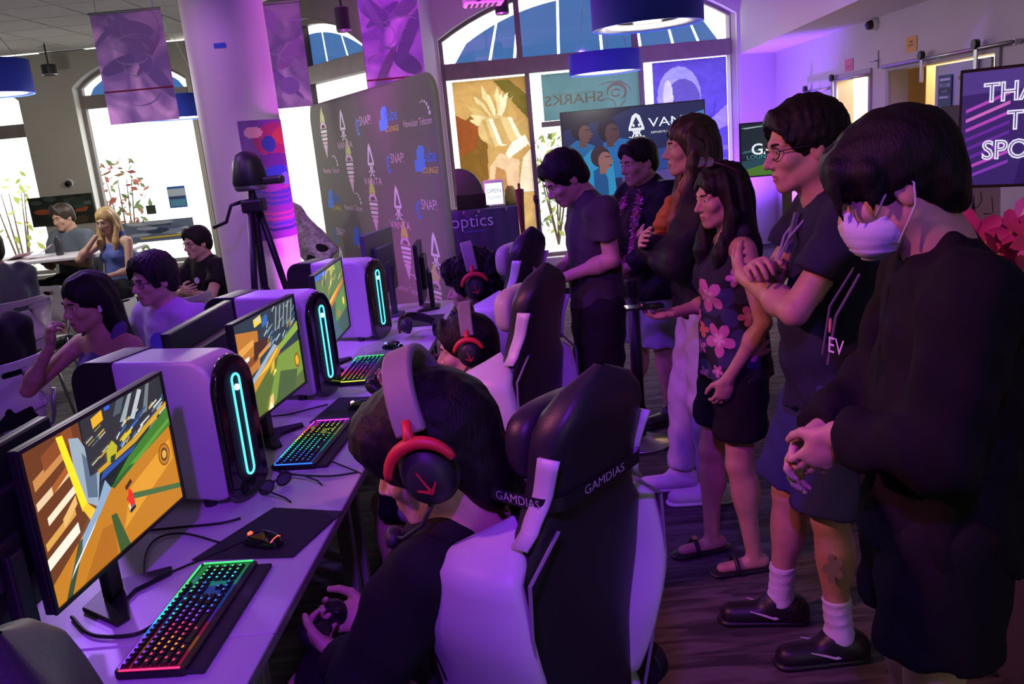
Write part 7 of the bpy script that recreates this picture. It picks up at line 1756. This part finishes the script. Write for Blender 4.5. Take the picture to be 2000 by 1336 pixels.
t, H, j = seated('person in a slate tee leaning on the white table', 120, 428, 9.3, 165, 1.10, chair='white stacking chair under the person in the slate tee', sk=SK, h=.014, hf=.008, head=(-10, -12, 0), J=dict(wrl=(-.05, .28, .80), wrr=(.08, .28, .80)), top=dict(m=C_slate, sleeve=.6, loose=.024, hem=(0, -.06, .52)), bottom=dict(m=C_black, len=.95), hair=hair_plain(1.2, .3, 6), hairm=M_hairb)
t, H, j = seated('person with long blonde hair in a blue sleeveless top', 204, 432, 8.6, 155, 1.06, chair='white stacking chair under the person with blonde hair', sk=SK2, fem=True, h=.014, hf=.008, head=(10, -10, 0), J=dict(wrr=(.06, .08, 1.06), elr=(.20, .20, .86)), top=dict(m=C_bluetank, tank=True, hem=(0, -.06, .52), neck=False), bottom=dict(m=C_black, len=.95), hair=hair_long(.36, .08, seed=2), hairm=M_blond)
pc = PZ(32, 752, .74); t, H, j = person('person in a black tee at the edge, seated with back to the gaming desks', (pc.x - math.sin(rad(62)) * .25, pc.y + math.cos(rad(62)) * .25, 0), 62, base=SIT, s=1.0, group=GA, shoes=dict(m=M_black, sole=M_black), sk=SK, h=.012, hf=.009, top=dict(m=C_black, sleeve=.6, loose=.03, hem=(0, -.06, .52)), bottom=dict(m=C_black, len=.95), hair=hair_plain(1.2, .3, 6))
t, H, j = seated('person in a dark top at the wall end of the white table', -32, 482, 6.0, 60, 1.08, chair='white stacking chair under the person in the dark top by the table', sk=SK, h=.014, hf=.010, top=dict(m=C_slate, sleeve=.6, loose=.03, hem=(0, -.06, .52)), bottom=dict(m=C_black, len=.95), hair=hair_plain(1.3, .3, 6))
t, H, j = seated('person with light brown hair beside the near turned away monitor', -80, 868, 2.2, -90, .88, chair='white stacking chair under the person with light brown hair', sk=SK2, h=.012, hf=.007, top=dict(m=C_black, sleeve=.6, hem=(0, -.06, .52)), bottom=dict(m=C_black, len=.95), hair=hair_plain(1.6, .2, 6, amp=.006), hairm=mat('hair_light_brown', (.16, .09, .045), .5, bump=.5, bscale=150))
# stooping man behind the column
p = PY(600, 470, 7.55)
t, H, j = person('person in a patterned shirt and dark cap stooping behind the column', (p.x, 7.55, 0), 95, s=1.0, sk=SK, h=.013, hf=.008, group='people', head=(0, -40, 0),
    J=dict(pelvis=(0, -.10, .90), chest=(0, .10, 1.16), neck=(0, .22, 1.27), head=(0, .30, 1.36), shl=(-.18, .17, 1.22), shr=(.18, .17, 1.22), ell=(-.22, .22, .95), elr=(.22, .22, .95), wrl=(-.14, .42, .86), wrr=(.14, .42, .86), hil=(-.09, -.1, .88), hir=(.09, -.1, .88)),
    top=dict(m=mat('cloth_aloha', (.40, .34, .44), .85, var=.5, vscale=30), sleeve=.75, loose=.03, hem=(0, -.14, .80), fold=.008), bottom=dict(m=C_black, len=.95), shoes=dict(m=M_black, sole=M_black), hair=hair_plain(1.0, 0, 3))
Cp = SDF(); Cp.ell(H(0, -.015, .05), np.array([.096, .115, .095]) * H.s, H.R, .01); Cp.cap(H(0, .07, .045), H(0, .15, .035), .07, .05, k=.01, flat=H.R @ np.array([0, 0, 1.]), ratio=.14); Cp.clip(H(0, 0, .028), H.R @ np.array([0, .05, -1.])); Cp.build('cap', C_black, t, .007)
# crumpled shiny packet on the floor
S = SDF(); S.ell((0, 0, .05), (.10, .06, .045), None, .02); S.ell((.07, .02, .08), (.05, .05, .05), None, .02); S.noise(.012, 60, 8); S.clip((0, 0, .004), (0, 0, -1)); o = S.build('foil_packet', mat('foil_red', (.40, .06, .08), .2, metal=.5, var=.6, vscale=30), None, .007); o.location = (SNACK.x, SNACK.y, .001); tag(o, 'crumpled shiny red packet on the dark floor by the charcoal table', 'packet')
